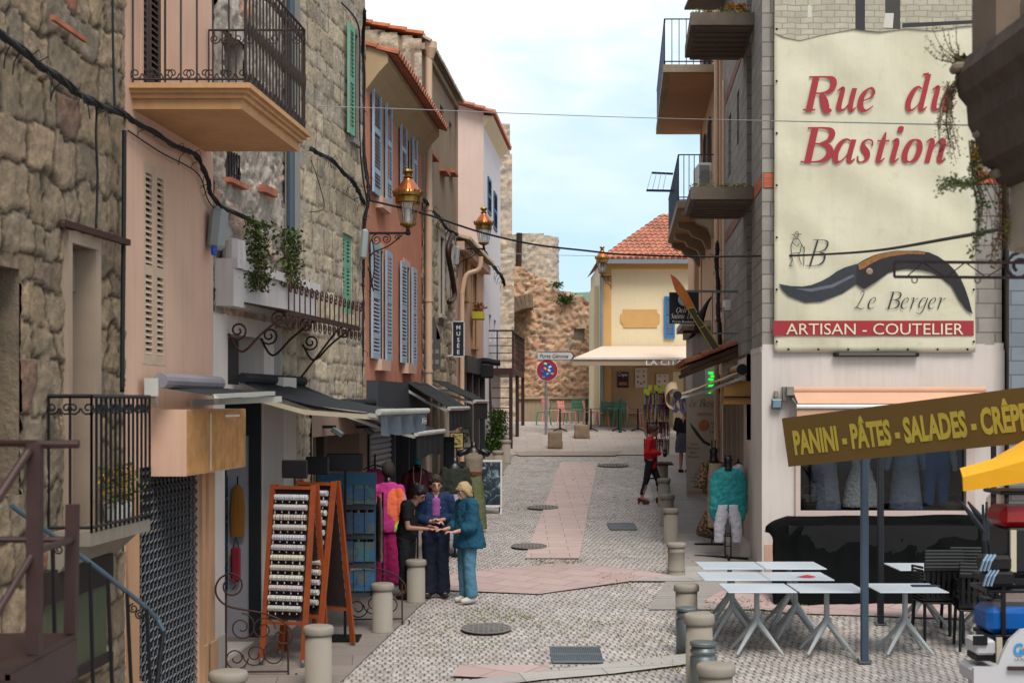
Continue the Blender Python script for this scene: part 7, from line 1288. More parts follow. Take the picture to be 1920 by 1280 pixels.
m=MB(); m.prism([(xat(a,Yc),zat(b,Yc)) for a,b in[(1862,1252),(1872,1246),(1880,1225),(1893,1200),(1915,1180),(2050,1160),(2050,1420),(1826,1420),(1826,1252)]],(0,Yc,0),U_,V_,(0,.05,0)); m.box(P(1850,1262,Yc+.33),(.3,.6,.14),0,0,0,.03); m.box((xat(1960,Yc),Yc+.34,g+.3),(.9,.55,.6)); m.build('panel',M('cart_white','#b5b2b4',.4,.05,3,.08,.03),t)
text('lettering','G',P(1901,1228,Yc-.01),U_,V_,.105,M('cart_blue','#1f86bd',.4,.05,4),t,w=.078,bold=.03); text('lettering','e',P(1918,1226,Yc-.01),U_,V_,.10,M('cart_red','#c2482a',.4,.05,4),t,w=.07,bold=.03); text('lettering','LA PLUS',P(1903,1238,Yc-.01),U_,V_,.022,M('cart_ink','#3b4d66',.4,.05,4),t,w=.12,bold=.01); MB().bar(P(1890,1252,Yc-.02),P(2000,1253,Yc-.02),.03,.03).build('drip_rail',brown_paint,t)
t=T('cup_boxes','two small white boxes jutting out beside the cart, one above the other','box',P(1838,1240,12.3)); MB().box(P(1838,1208,12.3),(.17,.3,.13),0,0,0,.02).build('upper_box',MATS['cart_white'],t); MB().box(P(1838,1200,12.14),(.12,.02,.08)).build('dark_opening',black_iron,t); MB().box(P(1838,1228,12.3),(.15,.25,.05)).build('lower_tray',black_iron,t)
t=T('folded_parasols','bundle of folded dark parasols leaning behind the slush machines','parasols',P(1850,1080,16.5)); 
for i,(a,b,c,d) in enumerate(((1802,940,1848,1000),(1815,940,1850,985),(1843,945,1848,1080),(1850,940,1852,1080),(1856,950,1858,1090),(1862,958,1862,1090))): MB().tube([P(a,b,16.2),P((a+c)/2,(b+d)/2,16.2),P(c,d,16.2+.05*i)],[.012,.035,.03],7).build('folded_parasol',M('dark_grey_canvas','#22252b',.7,.2,4),t)
MB().tube([P(1852,1080,16.3),V((xat(1852,16.3),16.3,gz(16.3)))],.05,8).build('stand',black_iron,t)
# A-board poster
t=T('poster_stand','white framed pavement poster stand with a dark swirling picture','poster stand',(0,0,0)); MB().box((0,0,.58),(.52,.025,.9)).build('back_board',steel_g,t)
m=MB(); [m.box(c,d) for c,d in(((0,-.02,1.02),(.54,.03,.035)),((0,-.02,.145),(.54,.03,.035)),((-.255,-.02,.58),(.03,.03,.86)),((.255,-.02,.58),(.03,.03,.86)))]; m.bar((.25,0,.15),(.25,-.03,-.02),.03); m.bar((-.25,0,.15),(-.25,-.03,-.02),.03); m.build('white_frame',white_wood,t); m=MB(); m.bar((.24,.03,.95),(.24,.3,0),.025); m.bar((-.24,.03,.95),(-.24,.3,0),.025); m.build('rear_legs',rust_iron,t)
def swirl():
    t=NT('swirl_print'); o=t.coord(); w=t.new('ShaderNodeTexNoise'); w.inputs['Scale'].default_value=5; w.inputs['Distortion'].default_value=1.6; w.inputs['Detail'].default_value=6; t.link(o,w.inputs['Vector']); c=t.ramp(w.outputs['Fac'],[(.35,'#0f171b'),(.52,'#27373f'),(.6,'#6f8088'),(.7,'#b9c0c2')]); return t.out(c,.3)
MB().box((0,-.028,.58),(.48,.01,.83)).build('poster_sheet',swirl(),t); x,Y=gxy(915,962); place(t,(x,Y,gz(Y)),R(4))
# menu boards left
for px0,px1,y0,y1,Y,c,l,tl in((845,868,812,838,29.0,'#b09a5c','yellow lit menu board in front of the museum shops',0),(867,881,804,838,29.3,'#9c9384','tall pale menu board leaning right beside the yellow one',.12)):
    t=T('menu_stand',l,'menu board',fl((px0+px1)/2,Y)); cx=(px0+px1)/2; w_=(px1-px0)*Y/FPX; h_=(y1-y0)*Y/FPX; c_=P(cx,(y0+y1)/2,Y); MB().box(c_,(w_+.04,.04,h_+.04),0,0,-tl).build('frame',black_iron,t); MB().box(c_+V((0,-.025,0)),(w_,.01,h_),0,0,-tl).build('sheet',M('menu'+c[1:],c,.5,.12,12,.1),t); m=MB(); rr=random.Random(px0); [m.box(c_+V((rr.uniform(-.3,.3)*w_,-.032,rr.uniform(-.4,.4)*h_)),(.05,.004,.012),0,0,-tl) for _ in range(18)]; m.build('menu_print',ink,t); MB().bar(c_-V((0,0,h_/2)),V((c_.x,Y,gz(Y))),.03).build('stalk',black_iron,t)
t=T('dark_cabinet','tall black cabinet panel standing in front of the museum awnings','cabinet',fl(843,27.5)); MB().box((xat(842,27.5),27.5,gz(27.5)+.75),(.2,.3,1.5),0,0,0,.01).build('casing',black_iron,t); MB().box((xat(842,27.5),27.34,gz(27.5)+.8),(.14,.01,1.2)).build('front_panel',MATS['dark_shop_frame'],t)
# pale flower pot box
t=T('window_box','yellow green flower box with pink flowers on the low pink house','flower box',F5.pt(38.6,5.6,.15)); MB().box(F5.p(897,592,.2),(.3,.7,.18)).build('box',M('lime_box','#a59a2a',.6,.1,4),t); rr=random.Random(1); c=F5.p(898,578,.2); leaves([c+V((rr.gauss(0,.08),rr.gauss(0,.2),rr.uniform(-.08,.12))) for _ in range(150)],.09,rnd=rr).build('flowers',M('dusty_flowers','#8a5a55',.8,.3,9),t)
# jewellery spinner + sunglasses tray
t=T('jewellery_stand','tall spinning stand hung with colourful necklaces and bracelets','display stand',(0,0,0)); m=MB(); m.tube([(0,0,0),(0,0,1.95)],.02,8); [m.tube(spiral((0,0,z),U_,(0,1,0),.27,.27,0,1,24),.008,4) for z in(.85,1.25,1.65,1.9)]; [m.bar((0,0,.03),(math.cos(a)*.3,math.sin(a)*.3,.02),.03) for a in(0,1.57,3.14,4.71)]; m.build('frame',black_iron,t)
rr=random.Random(6)
for nm,c,n in(('violet_strands','#5b2f6d',70),('red_strands','#8f2e35',60),('teal_strands','#2c6d78',45),('gold_strands','#b58a35',45),('pale_strands','#b5b0ad',60),('dark_strands','#201d26',60)):
    m=MB()
    for _ in range(n): a=rr.uniform(0,6.28); r_=rr.uniform(.2,.3); z=rr.choice((.9,1.28,1.66,1.9)); l=rr.uniform(.12,.38); p=V((math.cos(a)*r_,math.sin(a)*r_,z)); m.tube([p,p+V((.006,0,-l*.5)),p+V((0,0,-l))],.007,4); m.lathe([(.004,-.016),(.014,0),(.004,.016)],p-V((0,0,l)),5)
    m.build(nm,M(nm,c,.4,.3,40,.1,.2),t)
m=MB(); [m.box((rr.uniform(-.25,.25),rr.uniform(-.25,0),rr.uniform(1.92,2.08)),(.08,.02,.12)) for _ in range(6)]; m.build('top_cards',M('lime_card','#a8b52c',.5,.2,10),t); Y=31.5; place(t,(xat(1231,Y),Y,gz(Y)+.25)); 
t=T('bead_tray','tray of beads and bangles on the small far bollard','tray',V((xat(1240,31.6),31.2,gz(31)+.62))); b=V((xat(1240,31.2),31.2,gz(31.2)+.62)); MB().box(b,(.5,.35,.04),0,0,0,.01).build('tray',black_iron,t); m=MB(); [m.lathe([(.001,0),(.025,.005),(.02,.03)],b+V((rr.uniform(-.22,.22),rr.uniform(-.15,.15),.02)),6) for _ in range(50)]; m.build('beads',M('mixed_beads','#8a5a5a',.4,.7,60,.1),t)
t=T('scarf_display','bunch of pale violet and pink scarves hanging beside the far pavement','clothes',P(1275,770,34)); m=MB(); rr=random.Random(12)
for i in range(9): a=P(1263+i*3,742+rr.uniform(-2,3),34+rr.uniform(-.1,.1)); m.tube(smoothpts([a,a+V((rr.gauss(0,.03),0,-.18)),a+V((rr.gauss(0,.04),0,-.38))],4),[.03+.015*math.sin(k) for k in range(9)],6)
m.build('scarves',M('violet_scarves','#8d7d9c',.9,.35,14),t); MB().bar(P(1262,741,34),P(1290,741,34),.02).build('rail',black_iron,t)

# weeds in the joints
rr=random.Random(21); m=MB(); pts=[]
for (px0,px1,py0,py1,n) in ((1320,1520,1120,1150,260),(860,1000,1140,1165,90),(1180,1290,1225,1262,70),(1000,1260,1160,1215,120),(780,900,1150,1215,60),(1120,1190,1075,1100,60),(880,1240,860,960,120),(1000,1090,1050,1062,80)):
    for _ in range(n):
        a,b=gxy(rr.uniform(px0,px1),rr.uniform(py0,py1)); pts+= [V((a+rr.gauss(0,.02),b+rr.gauss(0,.02),gz(b)+.002)) for _ in range(3)]
leaves(pts,.028,rnd=rr,mb=m); o=m.build('joint_weeds',leaf_y,None); tag(o,'tiny green weeds growing in the joints of the cobbles','weeds'); o['kind']='stuff'
# ============================================================ people
skin=M('skin','#b98a74',.55,.05,6,.0,.05,40); skin2=M('skin_tan','#a37561',.55,.05,6,.0,.05,40)
def cloth(n,c,bump=.25,var=.12): return M(n,c,.85,var,6,.0,bump,18)
def hand(m,w,d,side,s=1.0,curl=.6,up=V((0,0,1))):
    """palm + four bent fingers + thumb from wrist w along direction d"""
    d=d.normalized(); sd=d.cross(up).normalized()*side; dn=sd.cross(d)*side; pc=w+d*.045*s
    for k in(-1,0,1): m.cap(w+d*.01*s+sd*.012*k*s,w+d*.085*s+sd*.026*k*s,.013*s,.0115*s,8)
    for i,(o,l) in enumerate(((-.031,.062),(-.011,.072),(.010,.068),(.029,.054))):
        a=w+d*.085*s+sd*o*s; b=a+(d*math.cos(curl*.5)-up*math.sin(curl*.5))*l*.5*s; c=b+(d*math.cos(curl*1.5)-up*math.sin(curl*1.5))*l*.5*s; m.cap(a,b,.0088*s,.008*s,6); m.cap(b,c,.008*s,.0066*s,6)
    a=w+d*.03*s-sd*.028*s; b=a+(d*.7-sd*.7-up*.3).normalized()*.035*s; c=b+(d*.95-up*.3).normalized()*.03*s; m.cap(a,b,.011*s,.009*s,6); m.cap(b,c,.009*s,.0075*s,6)
def body(t,mat,J,H,head=True,name='body',vox=.0085):
    """one continuous figure; J: joint positions in local metres, facing -Y"""
    k=H/1.65; m=MB(); g=lambda n: V(J[n])
    hipL,hipR=g('hipL'),g('hipR'); ch=g('chest'); nk=g('neck'); pel=(hipL+hipR)/2+V((0,0,.03))
    def tor(a,b,ra,rb):
        for s in(-1,1): m.cap(a+V((s*ra*.55,0,0)),b+V((s*rb*.55,0,0)),ra*.75,rb*.75,12)
    waist=pel.lerp(ch,.45); tor(pel,waist,.125*k,.095*k); tor(waist,ch,.095*k,.122*k); m.cap(ch+V((0,0,.04*k)),nk,.08*k,.052*k,12); m.cap(nk-V((0,0,.03*k)),g('head')-V((0,0,.03*k)),.052*k,.05*k,10)
    for s in'LR':
        sh,el,wr=g('sh'+s),g('el'+s),g('wr'+s); m.cap(ch.lerp(sh,.5)+V((0,0,.0)),sh-V((0,0,.012)),.06*k,.047*k,10); m.cap(sh-V((0,0,.012)),el,.046*k,.038*k,10); m.cap(el,wr,.038*k,.024*k,10); hd_=V(J.get('hd'+s,(wr-el).normalized())); hand(m,wr,hd_,1 if s=='L' else -1,k*.98,J.get('curl',.7))
        hp,kn,an=g('hip'+s),g('kn'+s),g('an'+s); m.cap(hp,kn,.078*k,.05*k,12); m.cap(kn,kn.lerp(an,.3),.054*k,.055*k,10); m.cap(kn.lerp(an,.3),an,.055*k,.035*k,10); f=V(J.get('ft'+s,(0,-1,0))).normalized(); m.cap(an-V((0,0,.02)),an+f*.13*k-V((0,0,.055*k)),.038*k,.028*k,8); m.cap(an-f*.03-V((0,0,.03*k)),an-f*.03*k-V((0,0,.05*k)),.034*k,.03*k,8)
    if head:
        hc=g('head'); f=V(J.get('look',(0,-1,0))).normalized(); rt=f.cross(V((0,0,1))).normalized(); up=rt.cross(f)
        def E(o,r,rr=None): c=hc+rt*o[0]*k+f*o[1]*k+up*o[2]*k; m.cap(c-up*.001,c+up*.001,r*k,(rr or r)*k,14)
        m.cap(hc-up*.01*k-f*.012*k,hc+up*.035*k-f*.018*k,.078*k,.08*k,16); m.cap(hc+f*.02*k-up*.045*k,hc+f*.015*k+up*.02*k,.058*k,.07*k,14); m.cap(hc+f*.035*k-up*.085*k,hc+f*.02*k-up*.05*k,.032*k,.05*k,12)
        m.cap(hc+f*.085*k+up*.015*k,hc+f*.105*k-up*.028*k,.009*k,.014*k,8); E((0,.082,-.062),.016); E((0,.078,-.075),.014); [E((s*.03,.072,.022),.018) for s in(-1,1)]
        for s in(-1,1): m.cap(hc+rt*s*.08*k+up*.012*k-f*.01*k,hc+rt*s*.08*k-up*.03*k,.016*k,.012*k,8)
    o=m.build(name,mat,t,True,uv=False); remesh(o,vox*1.0,3)
    if head:
        e=MB(); [e.lathe([(.001,-.011*k),(.009*k,-.006*k),(.0115*k,0),(.009*k,.006*k),(.001,.011*k)],hc+rt*s*.03*k+f*.088*k+up*.014*k,10) for s in(-1,1)]; e.build('eyes',M('eye_dark','#231a18',.3,.1,5),t)
        e=MB(); e.tube([hc+rt*-.022*k+f*.09*k-up*.057*k,hc+f*.1*k-up*.055*k,hc+rt*.022*k+f*.09*k-up*.057*k],.0065*k,6); e.build('lips',M('lips','#94504c',.5,.1,5),t); e=MB(); [e.tube([hc+rt*(s*.016)*k+f*.097*k+up*.034*k,hc+rt*(s*.032)*k+f*.094*k+up*.04*k,hc+rt*(s*.048)*k+f*.08*k+up*.032*k],.0045*k,5) for s in(-1,1)]; e.build('eyebrows',M('eyebrow_brown','#3a2a22',.8,.1,5),t)
    return o
def hair(t,J,H,mat,style,name='hair'):
    k=H/1.65; hc=V(J['head']); f=V(J.get('look',(0,-1,0))).normalized(); rt=f.cross(V((0,0,1))).normalized(); up=rt.cross(f); m=MB(); q=lambda a,b,c: hc+rt*a*k+f*b*k+up*c*k
    m.cap(q(0,-.03,.03),q(0,-.01,.05),.092*k,.09*k,16); [m.cap(q(s*.055,.01,.045),q(s*.07,-.03,-.01),.045*k,.035*k,10) for s in(-1,1)]; m.cap(q(0,.045,.085),q(0,-.01,.095),.035*k,.05*k,10)
    if style=='bob': [m.cap(q(s*.06,.0,.02),q(s*.068,-.035,-.055),.045*k,.032*k,10) for s in(-1,1)]; m.cap(q(0,-.06,.02),q(0,-.072,-.07),.075*k,.045*k,12); m.cap(q(.02,.07,.07),q(-.04,.06,.05),.03*k,.02*k,8); m.cap(q(0,0,.09),q(0,-.05,.08),.06*k,.06*k,12)
    if style=='bun': m.cap(q(0,-.11,.07),q(0,-.12,.06),.045*k,.045*k,10); m.cap(q(0,-.05,0),q(0,-.08,-.04),.06*k,.04*k,10)
    if style=='pony': m.cap(q(0,-.08,.01),q(0,-.1,-.02),.05*k,.035*k,10); m.cap(q(.02,-.1,0),q(.06,-.1,-.13),.034*k,.02*k,10)
    if style=='short': m.cap(q(0,-.06,.0),q(0,-.07,-.055),.065*k,.045*k,12)
    o=m.build(name,mat,t,True,uv=False); remesh(o,.009,1,.012,.03); return o
def garment(t,name,mat,parts,disp=.016,vox=.009,ds=.10,loft=()):
    disp=disp*1.1+.002; ds=ds*.7
    m=MB()
    for a,b,ra,rb in parts: m.cap(a,b,ra,rb,14,.5)
    for rings in loft: m.loft(rings,26)
    o=m.build(name,mat,t,True,uv=False); remesh(o,vox,2,disp,ds); return o
def std(H,**kw):
    k=H/1.65; J=dict(hipL=(.085,0,.86),hipR=(-.085,0,.86),knL=(.09,-.01,.46),knR=(-.09,-.01,.46),anL=(.095,.02,.09),anR=(-.095,.02,.09),chest=(0,0,1.22),neck=(0,.01,1.40),head=(0,-.01,1.535),shL=(.165,.0,1.35),shR=(-.165,.0,1.35),elL=(.22,.03,1.08),elR=(-.22,.03,1.08),wrL=(.2,-.1,.86),wrR=(-.2,-.1,.86))
    J={a:(b[0]*k,b[1]*k,b[2]*k) for a,b in J.items()}
    for a,b in kw.items(): J[a]=tuple(x*k for x in b) if (isinstance(b,tuple) and a not in('look','ftL','ftR','hdL','hdR')) else b
    return J
def g3(J,n): return V(J[n])
def shoe(t,J,mat,name='shoe',k=1,heel=0):
    for s in'LR':
        an=g3(J,'an'+s); f=V(J.get('ft'+s,(0,-1,0))).normalized(); m=MB(); b=an-V((0,0,an.z-.0)); m.cap(b-f*.05+V((0,0,.045+heel)),b+f*.06+V((0,0,.04+heel*.4)),.042,.046,10); m.cap(b+f*.05+V((0,0,.035)),b+f*.13+V((0,0,.03)),.045,.033,10)
        if heel: m.cap(b-f*.06+V((0,0,.02)),b-f*.055+V((0,0,.05+heel)),.024,.03,8)
        o=m.build(name,mat,t,True,uv=False); remesh(o,.008,1)
def trousers(t,J,mat,flare=.0,rt_=.1,hem=.05,name='trousers',k=1):
    p=[];hL,hR=g3(J,'hipL'),g3(J,'hipR'); c=(hL+hR)/2; p.append((hL+V((-.01,0,.05)),hR+V((.01,0,.05)),.125*k,.125*k)); p.append((hL+V((-.02,0,.14)),hR+V((.02,0,.14)),.105*k,.105*k))
    for s in'LR':
        h,kn,an=g3(J,'hip'+s),g3(J,'kn'+s),g3(J,'an'+s); e=V((an.x,an.y,hem)) ; p+= [(h,kn,rt_*k,(.07+flare*.35)*k),(kn,e+V((0,0,.05)),(.068+flare*.35)*k,(.052+flare)*k)]
    return garment(t,name,mat,p)
# 1 woman in navy blazer
navy_c=cloth('navy_blazer_cloth','#16294a'); navy_t=cloth('navy_trouser_cloth','#10162a')
x,Y=gxy(817,1119); t=T('person','woman in a navy blazer and wide trousers facing the camera, pink top','person',(0,0,0)); H=1.63
J=std(H,elL=(.25,.02,1.07),wrL=(.06,-.16,1.06),elR=(-.24,.02,1.07),wrR=(-.03,-.16,1.03),look=(.08,-1,-.22),hdL=(-1,-.3,.2),hdR=(1,-.3,.0),ftL=(.3,-1,0),ftR=(-.3,-1,0),head=(0,-.02,1.53)); body(t,skin,J,H); hair(t,J,H,M('dark_brown_hair','#2b1b15',.6,.3,30,.1,.4,150),'pony')
trousers(t,J,navy_t,.055,.11,.03); shoe(t,J,cloth('dark_shoe','#2a2425'))
c=g3(J,'chest'); garment(t,'blouse',cloth('magenta_blouse','#8a4885'),[(c+V((0,-.035,-.1)),c+V((0,-.03,.1)),.075,.075)],.008)
jk=[(c+V((s*.065,.0,-.38)),c+V((s*.083,.0,.06)),.108,.092) for s in(-1,1)]+[(c+V((0,-.01,-.36)),c+V((0,-.02,-.14)),.12,.10)]+[(c+V((0,.05,-.38)),c+V((0,.045,.12)),.11,.10)]+[(g3(J,'sh'+s),g3(J,'el'+s),.086,.072) for s in'LR']+[(g3(J,'el'+s),g3(J,'el'+s).lerp(g3(J,'wr'+s),.65),.07,.062) for s in'LR']+[(c+V((s*.06,.01,.10)),g3(J,'sh'+q),.09,.09) for s,q in((1,'L'),(-1,'R'))]
garment(t,'blazer',navy_c,jk,.014); place(t,(x,Y,gz(Y)),R(8))
# 2 woman in black
x,Y=gxy(762,1122); t=T('person','woman in black t-shirt with dark bun looking down at her hands','person',(0,0,0)); H=1.56
J=std(H,chest=(0,-.05,1.2),neck=(0,-.12,1.37),head=(0,-.2,1.48),shL=(.155,-.06,1.32),shR=(-.155,-.06,1.32),elL=(.2,-.12,1.02),wrL=(.1,-.34,1.02),elR=(-.2,-.12,1.02),wrR=(-.06,-.36,1.0),look=(0,-1,-.75),hdL=(-.4,-1,0),hdR=(.4,-1,0)); body(t,skin2,J,H); hair(t,J,H,M('black_hair','#120d0c',.55,.3,30,.1,.4,150),'bun')
blk=cloth('black_cotton','#121214'); trousers(t,J,cloth('charcoal_jeans','#17181c'),.0,.1,.1); shoe(t,J,cloth('black_trainer','#1a1a1c')); c=g3(J,'chest')
garment(t,'t_shirt',blk,[(c+V((s*.07,.03,-.3)),c+V((s*.07,0,.08)),.105,.095) for s in(-1,1)]+[(c+V((0,-.01,.1)),g3(J,'neck')-V((0,0,.04)),.09,.065)]+[(g3(J,'sh'+s),g3(J,'sh'+s).lerp(g3(J,'el'+s),.6),.072,.068) for s in'LR']+[(c+V((0,0,.1)),g3(J,'sh'+s),.088,.08) for s in'LR'],.01); place(t,(x,Y,gz(Y)),R(68))
# 3 blonde woman
x,Y=gxy(876,1128); t=T('person','short haired blonde woman in a loose teal blouse and light jeans','person',(0,0,0)); H=1.58
J=std(H,head=(0,-.05,1.51),neck=(0,-.02,1.38),elL=(.21,-.04,1.04),wrL=(.14,-.27,.98),elR=(-.21,-.06,1.03),wrR=(-.1,-.3,1.0),look=(0,-1,-.32),hdL=(0,-1,.15),hdR=(.2,-1,.1)); body(t,skin,J,H); hair(t,J,H,M('blonde_hair','#a38a63',.6,.3,35,.1,.4,150),'bob')
trousers(t,J,cloth('light_denim','#4a7488'),.03,.1,.05); shoe(t,J,cloth('white_shoe','#b8b2aa')); c=g3(J,'chest'); teal=cloth('teal_linen','#0d4358')
garment(t,'blouse',teal,[(g3(J,'sh'+s),g3(J,'el'+s),.085,.095) for s in'LR']+[(g3(J,'el'+s),g3(J,'el'+s).lerp(g3(J,'wr'+s),.45),.095,.085) for s in'LR']+[(c+V((0,0,.08)),g3(J,'sh'+s),.09,.085) for s in'LR'],.03,.010,.12,loft=[[(0,.03,.72,.235,.21),(0,.03,.74,.24,.215),(0,.02,.95,.205,.185),(0,.01,1.15,.185,.15),(0,0,1.3,.17,.12),(0,0,1.36,.12,.085),(0,0,1.38,.06,.05)]])
garment(t,'collar_top',cloth('white_cotton','#b8b0b0'),[(g3(J,'neck')-V((0,0,.035)),g3(J,'neck')-V((0,-.03,.0)),.085,.06)],.004); m=MB(); m.tube([g3(J,'neck')+V((.062*math.cos(a),.05*math.sin(a)-.01,.03)) for a in[i*.45 for i in range(14)]],.008,5); m.build('necklace',M('coral_beads','#a8604a',.4,.2,20),t); place(t,(x,Y,gz(Y)),R(-62))
# 4 woman in red
x,Y=gxy(1219,944); t=T('person','woman in a red cardigan and dark leggings walking to the right','person',(0,0,0)); H=1.60
J=std(H,hipL=(.08,0,.9),hipR=(-.08,0,.9),knL=(.09,-.16,.5),knR=(-.08,.07,.52),anL=(.09,-.2,.13),anR=(-.08,.17,.14),head=(0,-.08,1.54),chest=(0,-.01,1.24),elL=(.2,.05,1.08),wrL=(.1,-.2,1.07),elR=(-.2,.05,1.08),wrR=(-.1,-.2,1.09),look=(0,-1,-.35),hdL=(-.2,-1,.1),hdR=(.2,-1,.1)); body(t,skin2,J,H,vox=.009); hair(t,J,H,M('auburn_hair','#45241c',.6,.3,30,.1,.4,150),'short'); trousers(t,J,cloth('black_leggings','#15161b'),-.01,.09,.15); shoe(t,J,cloth('brown_sandal','#5a2f26'),'sandal',1,.05); c=g3(J,'chest')
garment(t,'cardigan',cloth('scarlet_knit','#b3151f'),[(c+V((s*.06,.02,-.25)),c+V((s*.07,.0,.08)),.12,.095) for s in(-1,1)]+[(c+V((0,.0,-.28)),c+V((0,-.04,-.46)),.14,.08)]+[(g3(J,'sh'+s),g3(J,'el'+s),.075,.065) for s in'LR']+[(g3(J,'el'+s),g3(J,'wr'+s),.06,.05) for s in'LR']+[(c+V((0,.01,.1)),g3(J,'sh'+s),.085,.072) for s in'LR'],.012,.011)
m=MB(); m.cap((.05,-.3,1.0),(.05,-.3,1.08),.045,.04,8); m.build('handbag',cloth('dark_bag','#1c1a1e'),t); place(t,(x,Y,gz(Y)),R(80))
# 5 far woman in grey skirt
Y=35.5; t=T('person','person in black top and grey skirt seen from behind, half hidden by the cream banner','person',(0,0,0)); H=1.63
J=std(H,head=(0,-.06,1.52),look=(.2,-1,-.3),wrL=(.18,-.2,.95),wrR=(-.18,-.2,.95)); body(t,skin,J,H,vox=.011); hair(t,J,H,M('grey_hair','#8d857c',.7,.2,30),'short'); c=g3(J,'chest'); garment(t,'top',blk,[(c+V((s*.08,.0,-.3)),c+V((s*.09,.0,.08)),.13,.11) for s in(-1,1)]+[(g3(J,'sh'+s),g3(J,'el'+s),.085,.075) for s in'LR'],.012,.012)
garment(t,'skirt',cloth('grey_skirt_cloth','#47484d'),[],.015,.012,.1,loft=[[(0,0,.5,.235,.2),(0,0,.52,.24,.2),(0,0,.8,.22,.19),(0,0,.98,.18,.15)]]); m=MB(); m.cap((-.28,-.05,.62),(-.28,-.05,.8),.1,.08,10); m.build('shopping_bag',cloth('tan_bag','#a58a6a'),t); shoe(t,J,cloth('black_sandal','#17171a')); place(t,(xat(1283,Y),Y,gz(Y)),R(150))
# ============================================================ mannequins and clothes
mq=M('mannequin_black','#141214',.3,.1,5)
def dress_stand(label,px,py,parts_fn,H=1.6,rz=0,Yv=None,cat='clothes display',nm='mannequin'):
    t=T(nm,label,cat,(0,0,0)); parts_fn(t); 
    if Yv: x=xat(px,Yv); Y=Yv
    else: x,Y=gxy(px,py)
    place(t,(x,Y,gz(Y)),rz); return t
def stand(t,h=1.0,base=.16):
    m=MB(); m.tube([(0,0,0),(0,0,h)],.016,8); m.lathe([(base,0),(base,.012),(.02,.03)],(0,0,0),16); m.build('stand',black_iron,t)
def bust(t,z=1.05,neck=True):
    m=MB(); m.loft([(0,0,z-.25,.13,.1),(0,0,z,.115,.09),(0,0,z+.22,.155,.11),(0,0,z+.34,.16,.09),(0,0,z+.39,.09,.06),(0,0,z+.42,.055,.05),(0,0,z+.5,.05,.05),(0,0,z+.505,.02,.02)],18); m.build('bust',mq,t,True)
def pinkd(t):
    stand(t,1.2,.2); bust(t,1.02); m=MB(); m.lathe([(.03,1.5),(.085,1.55),(.095,1.62),(.075,1.7),(.02,1.74)],(0,0,0),14); m.build('patterned_head_scarf',M('leopard_scarf','#2a2520',.8,.9,60,.1),t,True)
    mat=NT('colour_block_knit'); o=mat.coord(); vo=mat.new('ShaderNodeTexVoronoi'); vo.inputs['Scale'].default_value=3.3; mat.link(mat.mapping(o,(1.3,1.3,.9),(.3,.2,.5)),vo.inputs['Vector']); sp=mat.new('ShaderNodeSeparateColor'); mat.link(vo.outputs['Color'],sp.inputs[0]); cr_=mat.new('ShaderNodeValToRGB'); cr_.color_ramp.interpolation='CONSTANT'; e=cr_.color_ramp.elements; e[0].color=col('#a82a70'); e[1].position=.42; e[1].color=col('#8c7f97'); q=e.new(.66); q.color=col('#a82a70'); q=e.new(.82); q.color=col('#d1623f'); q=e.new(.93); q.color=col('#8bb52e'); mat.link(sp.outputs[0],cr_.inputs[0]); mm=mat.out(cr_.outputs[0],.9)
    garment(t,'knitted_sweater',mm,[((s*.15,0,1.38),(s*.22,-.02,1.0),.085,.085) for s in(-1,1)] if 0 else [(V((s*.15,0,1.36)),V((s*.23,-.03,.98)),.08,.085) for s in(-1,1)],.02,.011,.12,loft=[[(0,0,.74,.20,.15),(0,0,.8,.215,.16),(0,0,1.1,.2,.14),(0,0,1.3,.19,.12),(0,0,1.42,.12,.08),(0,0,1.44,.07,.06)]])
    garment(t,'wide_trousers',cloth('magenta_crepe','#8e0f4e'),[],.012,.011,.08,loft=[[(.07,0,.02,.115,.1),(.06,0,.4,.11,.1),(.03,0,.82,.12,.12)],[(-.08,0,.02,.115,.1),(-.06,0,.4,.11,.1),(-.03,0,.82,.12,.12)]])
dress_stand('headless display in a pink colour block sweater and magenta trousers',728,0,pinkd,rz=R(-12),Yv=20.0)
def pinkjacket(t):
    m=MB(); m.tube([(0,0,0),(0,0,1.75)],.014,6); m.lathe([(.17,0),(.17,.012),(.02,.03)],(0,0,0),14); m.tube([(-.2,0,1.52),(0,0,1.6),(.2,0,1.52)],.01,5); m.build('stand',black_iron,t)
    garment(t,'long_jacket',cloth('fuchsia_cloth','#7d1a45'),[(V((s*.17,0,1.46)),V((s*.24,0,.95)),.065,.075) for s in(-1,1)],.02,.011,.1,loft=[[(0,0,.72,.2,.1),(0,0,1.2,.18,.09),(0,0,1.46,.18,.08),(0,0,1.53,.07,.05)]])
dress_stand('fuchsia long jacket on a hanger stand left of the colour block sweater',703,0,pinkjacket,rz=R(20),Yv=20.9,nm='jacket_stand')
def olive(t):
    stand(t,1.1,.18); bust(t,1.05)
    garment(t,'olive_jacket',cloth('olive_black_cloth','#22261d'),[(V((s*.16,0,1.36)),V((s*.24,-.02,.92)),.075,.07) for s in(-1,1)],.02,.011,.09,loft=[[(0,0,.98,.19,.13),(0,0,1.2,.18,.12),(0,0,1.36,.17,.1),(0,0,1.44,.08,.06)]]); garment(t,'white_skirt',cloth('pale_lilac_cotton','#8f8ea3'),[],.02,.012,.07,loft=[[(0,0,.26,.25,.2),(0,0,.6,.2,.16),(0,0,1.0,.13,.11)]])
dress_stand('headless display in an olive black jacket over a long pale skirt',853,0,olive,rz=R(10),Yv=22.6)
